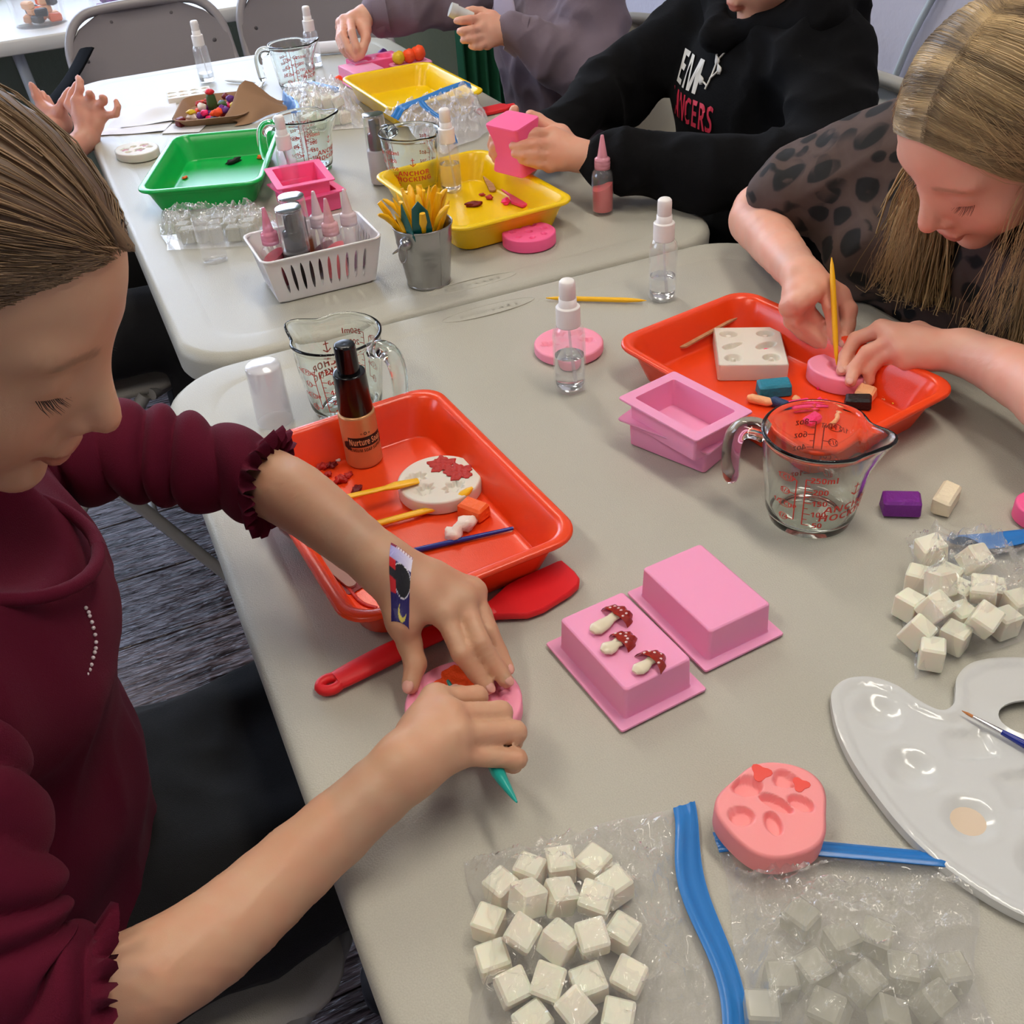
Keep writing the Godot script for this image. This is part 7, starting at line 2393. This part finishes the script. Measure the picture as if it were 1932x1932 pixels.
func girl_leopard(skin_m: Material, hair_m: Material, leo: Material, blk: Material) -> void:
	var who := person("girl with long honey-blond hair and leopard top working over the right tray", Vector3(1.0, 0, 0.42))
	var skin := lin(0.86, 0.66, 0.56)
	var hairc := lin(0.58, 0.46, 0.33)
	var body := MB.new()
	var fr := frame(Vector3(0.737, 0.988, 0.426), Vector3(0.0, -0.079, 0.997), Vector3(-0.622, 0.78, 0.062), Vector3(-0.783, -0.62, -0.049), 0.95)
	var line := [[-0.12, -0.09], [-0.03, -0.05], [0.02, 0.012], [0.045, 0.050], [0.06, 0.066], [0.085, 0.078], [0.1, 0.09]]
	var hn := head(body, fr, skin, hairc, func(p: Vector3) -> float: return p.y - curve_at(line, p.z) if absf(p.x - 0.10 * (p.z + 0.07) * 0.7) > 0.0028 else -1.0, 0.0029, Vector3(0, -0.165, -0.06))
	body.tint = skin_tint(skin, 9)
	var f_r := vs(J.g2r_fore)
	f_r[3] = Vector3(0.735, 0.80, 0.085)
	f_r.append(Vector3(0.80, 0.87, 0.155))
	var r_r := [0.0200, 0.0255, 0.0310, 0.0340, 0.037]
	hand(body, "g2r", f_r, r_r, 0.003, 1.0)
	limb(body, f_r, r_r)
	var fl := vs(J.g2l_fore)
	fl.append(Vector3(0.80, 0.88, 0.70))
	var rl := [0.0205, 0.0250, 0.0300, 0.0330, 0.036]
	hand(body, "g2l", fl, rl, 0.003, 1.0)
	limb(body, fl, rl)
	wear(body, "body", skin_m, who)
	for s in [-1.0, 1.0]:
		wear(lashes(fr, 0.0095, s), "eyelashes", M.lash, who)
	var top := cloth_net([[0.885, 0.84, 0.42, 0.115, 0.14, 0.165], [0.95, 0.66, 0.42, 0.125, 0.17, 0.155], [1.0, 0.54, 0.42, 0.12, 0.09, 0.165], [0.88, 0.92, 0.28, 0.88, 0.92, 0.56, 0.055, 0.055], [0.87, 0.925, 0.27, 0.745, 0.845, 0.140, 0.056, 0.052], [0.89, 0.935, 0.57, 0.80, 0.885, 0.70, 0.056, 0.05], [0.88, 0.84, 0.32, 0.80, 0.80, 0.25, 0.08, 0.075], [0.86, 0.70, 0.30, 0.84, 0.60, 0.30, 0.08, 0.08]], 0.0075, 0.04)
	wrinkle(top, 0.010, 6.0, 21)
	wear(top, "leopard_top", leo, who)
	var legs := cloth_net([[1.0, 0.535, 0.42, 0.12, 0.085, 0.16], [0.98, 0.53, 0.35, 0.70, 0.545, 0.35, 0.075, 0.065], [0.98, 0.53, 0.50, 0.70, 0.545, 0.50, 0.075, 0.065], [0.70, 0.54, 0.35, 0.72, 0.05, 0.35, 0.06, 0.045], [0.70, 0.54, 0.50, 0.72, 0.05, 0.50, 0.06, 0.045]], 0.012, 0.03)
	wear(legs, "trousers", blk, who)
	# long hair from a parting, falling on both sides
	var rng := RandomNumberGenerator.new()
	rng.seed = 15
	var hm := MB.new()
	var down := Vector3.DOWN
	var sn := FastNoiseLite.new()
	sn.frequency = 0.06
	for i in 7000:
		var s := -1.0 if rng.randf() < 0.55 else 1.0
		var along := rng.randf()                      # 0 front .. 1 back of the parting
		var root := Vector3(0.010 * (1 - along) + rng.randf_range(-0.0025, 0.0015) * s, 0.0, lerpf(0.071, -0.070, pow(along, 1.15)))
		root.y = SK.y + SR.y * sqrt(maxf(0.0, 1.0 - pow((root.z - SK.z) / SR.z, 2) - 0.02))
		var front := 1.0 - along
		# side of the head where the strand leaves the skull
		var leave := Vector3(s * 0.076, rng.randf_range(-0.03, 0.02) - 0.02 * along, lerpf(0.040 if s < 0 else 0.030, -0.085, pow(along, 0.8)) + rng.randf_range(-0.008, 0.008))
		var d0 := scalp_dir(root)
		var d1 := scalp_dir(leave)
		var mid := scalp_dir(Vector3(s * 0.056, 0.062, lerpf(0.058, -0.07, along)))
		var lift := rng.randf_range(0.02, 0.11) * lerpf(0.3, 1.0, minf(1.0, along * 2.0))
		var thick := i < 3200
		var g := clampf(0.42 + 0.8 * sn.get_noise_2d(along * 150.0, s * 30.0) + rng.randf_range(-0.16, 0.16), 0.0, 1.0)
		hm.col = lin(0.36, 0.28, 0.18).lerp(lin(0.84, 0.71, 0.50), g)
		var pts := PackedVector3Array()
		for j in 9:
			var t := j / 8.0
			var d := d0.slerp(mid, t).slerp(mid.slerp(d1, t), t)
			pts.append(fr * over(hn, d, 0.006 + lift * minf(1.0, t * 2.2), 0.0006 + (0.0004 if thick else 0.0012)))
		var p := pts[8]
		var v := (pts[8] - pts[7]).normalized() * 0.03
		var ln := rng.randf_range(0.16, 0.34)
		var steps := 9
		var drift := Vector3(rng.randf_range(-0.008, 0.018), 0, rng.randf_range(-0.016, 0.016))
		if s > 0:
			drift += Vector3(0.035, 0, 0.004) if along > 0.35 else Vector3(0.0, 0, rng.randf_range(-0.005, 0.03))
		else:
			drift += Vector3(rng.randf_range(-0.01, 0.05), 0, rng.randf_range(-0.085, 0.01))
		var clump := floorf(rng.randf() * 14.0) * 2.4 + rng.randf() * 0.5
		for j in steps:
			v = v.lerp(down * ln / steps, 0.45)
			p += v + drift / steps + Vector3(sin(clump + j * 1.1), 0, cos(clump * 1.7 + j * 0.9)) * 0.0034
			p.y = maxf(p.y, T + 0.03)
			pts.append(p)
		hm.tube(pts, [0.0002, 0.0009, 0.0013, 0.0014, 0.0015, 0.0016, 0.0017, 0.0018, 0.0018, 0.0018, 0.0017, 0.0016, 0.0014, 0.0012, 0.001, 0.0008, 0.0005, 0.0002] if thick else [0.0005], 4 if thick else 3, false, 0.6)
	for i in 420:
		var s := -1.0 if i % 3 else 1.0
		var along := rng.randf()
		var d0 := scalp_dir(Vector3(s * rng.randf_range(0.0, 0.05), 0.10, lerpf(0.06, -0.07, along)))
		var d1 := scalp_dir(Vector3(s * 0.078, -0.01, lerpf(0.045, -0.08, along)))
		var off := rng.randf_range(0.06, 0.22)
		var pts := PackedVector3Array()
		for j in 7:
			var t := j / 6.0
			pts.append(fr * scalp(d0.slerp(d1, t), 0.03 + off * t))
		var p := pts[6]
		for j in 7:
			p += Vector3(rng.randf_range(-0.006, 0.004), -0.026, rng.randf_range(-0.010, 0.004))
			p.y = maxf(p.y, T + 0.06)
			pts.append(p)
		hm.col = lin(0.74, 0.62, 0.44)
		hm.tube(pts, [0.00017], 3, false)
	wear(hm, "hair", hair_m, who)
	# the yellow stick she holds
	var st := vs(J.g2stick)
	put_tool(tool_mesh((st[1] - st[0]).length(), 0.0030, 0), "modelling_tool", M.yellow_tool, "yellow stick held upright in the long-haired girl's fingers", "tool", st[0], st[1], "yellow modelling tools")

func person_hoodie(skin_m: Material, hair_m: Material, hood: Material, blk: Material) -> void:
	var who := person("person in a black hoodie with red and white lettering holding a pink mold", Vector3(1.0, 0, -0.28))
	var skin := lin(0.85, 0.65, 0.54)
	var body := MB.new()
	var fr := frame(Vector3(0.975, 1.048, -0.245), Vector3(-0.12, 0.0, 0.99), Vector3(-0.25, 0.97, -0.03), Vector3(-0.96, -0.25, -0.12), 0.95)
	var line := [[-0.12, -0.09], [-0.03, -0.05], [0.02, 0.012], [0.045, 0.050], [0.06, 0.066], [0.085, 0.078], [0.1, 0.09]]
	head(body, fr, skin, lin(0.16, 0.10, 0.08), func(p: Vector3) -> float: return p.y - curve_at(line, p.z), 0.004)
	body.tint = skin_tint(skin, 6)
	var fl := PackedVector3Array([vs(J.g3l_wrist)[0], Vector3(0.70, 0.800, -0.165), Vector3(0.76, 0.798, -0.10)])
	hand(body, "g3l", fl, [0.0215, 0.026, 0.03], 0.0032, 1.08, false)
	limb(body, fl, [0.0215, 0.026, 0.03])
	var f_r := PackedVector3Array([vs(J.g3r_wrist)[0], Vector3(0.66, 0.795, -0.37), Vector3(0.74, 0.80, -0.42)])
	hand(body, "g3r", f_r, [0.0215, 0.026, 0.03], 0.0032, 1.08, false)
	limb(body, f_r, [0.0215, 0.026, 0.03])
	wear(body, "body", skin_m, who)
	var top := cloth_net([[1.0, 0.80, -0.28, 0.125, 0.16, 0.175], [1.02, 0.64, -0.28, 0.13, 0.17, 0.17], [1.02, 0.53, -0.28, 0.14, 0.08, 0.18], [0.995, 0.90, -0.42, 0.985, 0.90, -0.14, 0.062, 0.062],
		[0.985, 0.895, -0.12, 0.90, 0.79, 0.015, 0.062, 0.056], [0.90, 0.79, 0.015, 0.77, 0.79, -0.095, 0.058, 0.045], [0.77, 0.79, -0.095, 0.665, 0.805, -0.195, 0.045, 0.037],
		[0.985, 0.895, -0.44, 0.84, 0.815, -0.475, 0.06, 0.052], [0.84, 0.815, -0.475, 0.645, 0.793, -0.36, 0.050, 0.036],
		[0.995, 0.935, -0.36, 0.995, 0.935, -0.18, 0.045, 0.045]], 0.0075, 0.035)
	var chest := last_net
	wrinkle(top, 0.014, 5.0, 33, Vector3.ONE, Vector3(0.86, 0.845, -0.29), 0.13)
	wear(top, "hoodie", hood, who)
	# hood lying round the neck and on the back
	var hd := cloth_net([[0.902, 0.925, -0.275, 0.985, 0.955, -0.145, 0.016, 0.034], [0.902, 0.925, -0.275, 0.985, 0.955, -0.375, 0.016, 0.034], [0.985, 0.955, -0.145, 1.04, 0.99, -0.185, 0.040, 0.048], [0.985, 0.955, -0.375, 1.04, 0.99, -0.35, 0.040, 0.048], [1.04, 0.99, -0.185, 1.06, 0.97, -0.27, 0.050, 0.052], [1.04, 0.99, -0.35, 1.06, 0.97, -0.27, 0.050, 0.052], [1.05, 0.93, -0.18, 1.05, 0.93, -0.35, 0.045, 0.045]], 0.0075, 0.03)
	wrinkle(hd, 0.008, 7.0, 35)
	wear(hd, "hood", hood, who)
	# lettering and flower stem printed on the chest
	var pr := MB.new()
	var P := func(p: Vector3) -> Vector3:   # the print lies on the front of the chest, facing the table
		var q := Vector3(0.825, 0.832 + p.y, -0.312 + p.x)
		while q.x < 0.98 and chest.val(q) > 0.0:
			q.x += 0.002
		return q - Vector3(0.0035, 0, 0)
	var white := MB.new()
	white.text("EM", 0.066, func(p: Vector3) -> Vector3: return P.call(Vector3(p.x - 0.022, p.y + 0.030, 0)))
	wear(white, "white_lettering", mat("print_white", Color(0.85, 0.83, 0.78), 0.6), who, "white block letters")
	pr.text("LANCERS", 0.048, func(p: Vector3) -> Vector3: return P.call(Vector3(p.x * 0.72, p.y * 1.15 - 0.022, 0)))
	wear(pr, "red_lettering", mat("print_red", Color(0.80, 0.16, 0.26), 0.5), who, "red block letters")
	var fw := MB.new()
	for q in [[0.045, 0.02, 0.05, 0.06], [0.05, 0.06, 0.062, 0.085], [0.05, 0.055, 0.038, 0.075], [0.047, 0.035, 0.062, 0.05], [0.0455, 0.025, 0.03, 0.03]]:
		fw.tube(PackedVector3Array([P.call(Vector3(q[0], q[1], 0)), P.call(Vector3((q[0] + q[2]) / 2 + 0.002, (q[1] + q[3]) / 2, 0)), P.call(Vector3(q[2], q[3], 0))]), [0.0015], 5)
		fw.at(P.call(Vector3(q[2], q[3], 0))).ball(Vector3(0.002, 0.007, 0.006), 10, 6, 0.3, 2)
		fw.at(Vector3.ZERO)
	wear(fw, "flower_print", M.print_white, who, "white flower stem printed beside the letters")
	var legs := cloth_net([[1.0, 0.535, -0.28, 0.12, 0.085, 0.17], [0.98, 0.53, -0.36, 0.72, 0.545, -0.36, 0.075, 0.065], [0.98, 0.53, -0.20, 0.72, 0.545, -0.20, 0.075, 0.065], [0.72, 0.54, -0.36, 0.73, 0.05, -0.36, 0.06, 0.045], [0.72, 0.54, -0.20, 0.73, 0.05, -0.20, 0.06, 0.045]], 0.012, 0.03)
	wear(legs, "trousers", blk, who)
	# the bent pink mould in the hands
	var md := thing("soap_mold", "bright pink mold bent between the hands of the person in the black hoodie", "soap mold", Vector3(0.562, 0.79, -0.276), 0.4)
	var b := MB.new()
	b.loft([[0.026, 0.030, 0.006, 0.0], [0.027, 0.032, 0.007, 0.002], [0.021, 0.029, 0.007, 0.025], [0.021, 0.029, 0.007, 0.045], [0.027, 0.032, 0.007, 0.070], [0.026, 0.031, 0.006, 0.0725]], 5)
	part(b, "mold_body", M.hot_pink_silicone, md)
	md.rotation.z = 0.15

func person_mauve(skin_m: Material, hair_m: Material, mauve: Material, blk: Material) -> void:
	var who := person("person in a mauve sweatshirt at the far table, pinching clay into a pink mold", Vector3(0.98, 0, -0.92))
	var skin := lin(0.85, 0.66, 0.56)
	var body := MB.new()
	body.tint = skin_tint(skin, 16)
	var f_r := PackedVector3Array([vs(J.g4r_wrist)[0], Vector3(0.675, 0.845, -1.217), Vector3(0.72, 0.848, -1.213)])
	hand(body, "g4r", f_r, [0.0225, 0.024, 0.022], 0.0036, 1.12, false)
	limb(body, f_r, [0.0225, 0.024, 0.022])
	var fl := PackedVector3Array([vs(J.g4l_wrist)[0], Vector3(0.83, 0.835, -0.80), Vector3(0.88, 0.80, -0.79)])
	limb(body, vs([0.70, 0.847, -1.214, 0.86, 0.85, -1.20, 0.96, 0.92, -1.12, 0.97, 0.95, -1.02]), [0.02, 0.028, 0.03, 0.035], 0.008)
	limb(body, vs([0.85, 0.82, -0.795, 0.945, 0.76, -0.735, 0.975, 0.91, -0.83, 0.97, 0.95, -1.02]), [0.02, 0.028, 0.03, 0.035], 0.008)
	hand(body, "g4l", fl, [0.0225, 0.027, 0.032], 0.0036, 1.12, false)
	limb(body, fl, [0.0225, 0.027, 0.032])
	var fr := frame(Vector3(0.95, 1.12, -1.02), Vector3(-0.1, 0.0, 0.99), Vector3(-0.2, 0.98, 0.0), Vector3(-0.97, -0.2, -0.1), 0.95)
	var line := [[-0.12, -0.09], [-0.03, -0.05], [0.02, 0.012], [0.045, 0.050], [0.06, 0.066], [0.085, 0.078], [0.1, 0.09]]
	head(body, fr, skin, lin(0.2, 0.14, 0.1), func(p: Vector3) -> float: return p.y - curve_at(line, p.z), 0.006)
	wear(body, "body", skin_m, who)
	var top := cloth_net([[0.965, 0.80, -0.96, 0.115, 0.18, 0.175], [0.985, 0.62, -0.95, 0.12, 0.17, 0.17], [0.98, 0.53, -0.94, 0.13, 0.08, 0.17], [0.97, 0.93, -1.10, 0.98, 0.93, -0.84, 0.062, 0.062],
		[0.975, 0.925, -0.82, 0.945, 0.76, -0.735, 0.066, 0.060], [0.945, 0.76, -0.735, 0.81, 0.848, -0.805, 0.058, 0.040],
		[0.965, 0.925, -1.12, 0.86, 0.85, -1.20, 0.062, 0.055], [0.86, 0.85, -1.20, 0.672, 0.847, -1.215, 0.054, 0.041]], 0.0085, 0.035)
	wrinkle(top, 0.015, 5.0, 43)
	wear(top, "sweatshirt", mauve, who)
	wear(MB.new().tube(vs([0.815, 0.846, -0.803, 0.792, 0.857, -0.813]), [0.040, 0.033], 24, true), "cuff", mauve, who)
	wear(MB.new().tube(vs([0.68, 0.847, -1.213, 0.650, 0.845, -1.222]), [0.041, 0.034], 24, true), "cuff", mauve, who)
	var legs := cloth_net([[0.98, 0.535, -0.94, 0.12, 0.085, 0.17], [0.96, 0.53, -1.02, 0.70, 0.545, -1.02, 0.075, 0.065], [0.96, 0.53, -0.86, 0.70, 0.545, -0.86, 0.075, 0.065], [0.70, 0.54, -1.02, 0.72, 0.05, -1.02, 0.06, 0.045], [0.70, 0.54, -0.86, 0.72, 0.05, -0.86, 0.06, 0.045]], 0.012, 0.03)
	wear(legs, "trousers", blk, who)
	# faded print on the chest
	var pt := MB.new()
	pt.at(Vector3(0.846, 0.865, -0.95), Basis(Vector3(0, 0, 1), 0.0)).ball(Vector3(0.006, 0.05, 0.055), 18, 12)
	wear(pt, "chest_print", mat("faded_print", Color(0.62, 0.57, 0.62), 0.9), who, "pale faded print on the chest")
	var tp := vs(J.g4tube)
	put_tool(MB.new().tube(vs([0, 0, 0, 0.012, 0, 0, 0.012, 0, 0, 0.045, 0, 0]), [0.013, 0.014, 0.012, 0.0115], 16), "clay_tube", M.white_plastic, "white tube held up in the mauve-sleeved hand", "tube", Vector3(0.690, 0.905, -0.850), Vector3(0.735, 0.882, -0.838))

func person_far(skin_m: Material, hair_m: Material, blk: Material) -> void:
	var who := person("person mostly hidden behind the maroon girl's head, raising both open hands", Vector3(-0.22, 0, -0.76))
	var skin := lin(0.84, 0.62, 0.52)
	var body := MB.new()
	body.tint = skin_tint(skin, 26)
	var lw := vs(J.g5l_wrist)[0]
	var rw := vs(J.g5r_wrist)[0]
	var fl := PackedVector3Array([lw, lw + Vector3(-0.055, -0.012, 0.05), Vector3(-0.16, 0.74, -0.90)])
	hand(body, "g5l", fl, [0.021, 0.025, 0.03], 0.0036, 1.05, false)
	limb(body, fl, [0.021, 0.025, 0.03])
	var f_r := PackedVector3Array([rw, rw + Vector3(-0.055, -0.01, 0.05), Vector3(-0.20, 0.74, -0.98)])
	hand(body, "g5r", f_r, [0.021, 0.025, 0.03], 0.0036, 1.05, false)
	limb(body, f_r, [0.021, 0.025, 0.03])
	var fr := frame(Vector3(-0.21, 1.06, -0.80), Vector3(0.1, 0.0, -0.99), Vector3(0.2, 0.98, 0.0), Vector3(0.97, -0.2, 0.1), 0.95)
	var line := [[-0.12, -0.09], [-0.03, -0.05], [0.02, 0.012], [0.045, 0.050], [0.06, 0.066], [0.085, 0.078], [0.1, 0.09]]
	head(body, fr, skin, lin(0.2, 0.14, 0.1), func(p: Vector3) -> float: return p.y - curve_at(line, p.z), 0.006)
	limb(body, vs([-0.15, 0.74, -0.91, -0.17, 0.755, -0.85, -0.23, 0.90, -0.68, -0.22, 0.93, -0.79]), [0.02, 0.028, 0.03, 0.035], 0.008)
	limb(body, vs([-0.19, 0.74, -0.97, -0.20, 0.755, -1.0, -0.23, 0.90, -0.92, -0.22, 0.93, -0.79]), [0.02, 0.028, 0.03, 0.035], 0.008)
	wear(body, "body", skin_m, who)
	var grey := mat("grey_cloth", Color(0.62, 0.62, 0.66), 0.9)
	var top := cloth_net([[-0.24, 0.80, -0.80, 0.10, 0.15, 0.15], [-0.23, 0.63, -0.76, 0.11, 0.16, 0.15], [-0.23, 0.91, -0.92, -0.23, 0.91, -0.66, 0.05, 0.05], [-0.23, 0.90, -0.93, -0.20, 0.755, -1.0, 0.05, 0.045], [-0.23, 0.90, -0.66, -0.17, 0.755, -0.85, 0.05, 0.045]], 0.010, 0.04)
	wrinkle(top, 0.010, 6.0, 53)
	wear(top, "grey_top", grey, who)
	var legs := cloth_net([[-0.22, 0.54, -0.74, 0.11, 0.085, 0.16], [-0.20, 0.53, -0.82, 0.06, 0.55, -0.84, 0.075, 0.065], [-0.20, 0.53, -0.62, 0.06, 0.55, -0.56, 0.078, 0.068], [0.06, 0.54, -0.84, 0.03, 0.05, -0.84, 0.06, 0.045], [0.06, 0.54, -0.56, 0.03, 0.05, -0.60, 0.06, 0.045]], 0.012, 0.03)
	wear(legs, "trousers", blk, who)
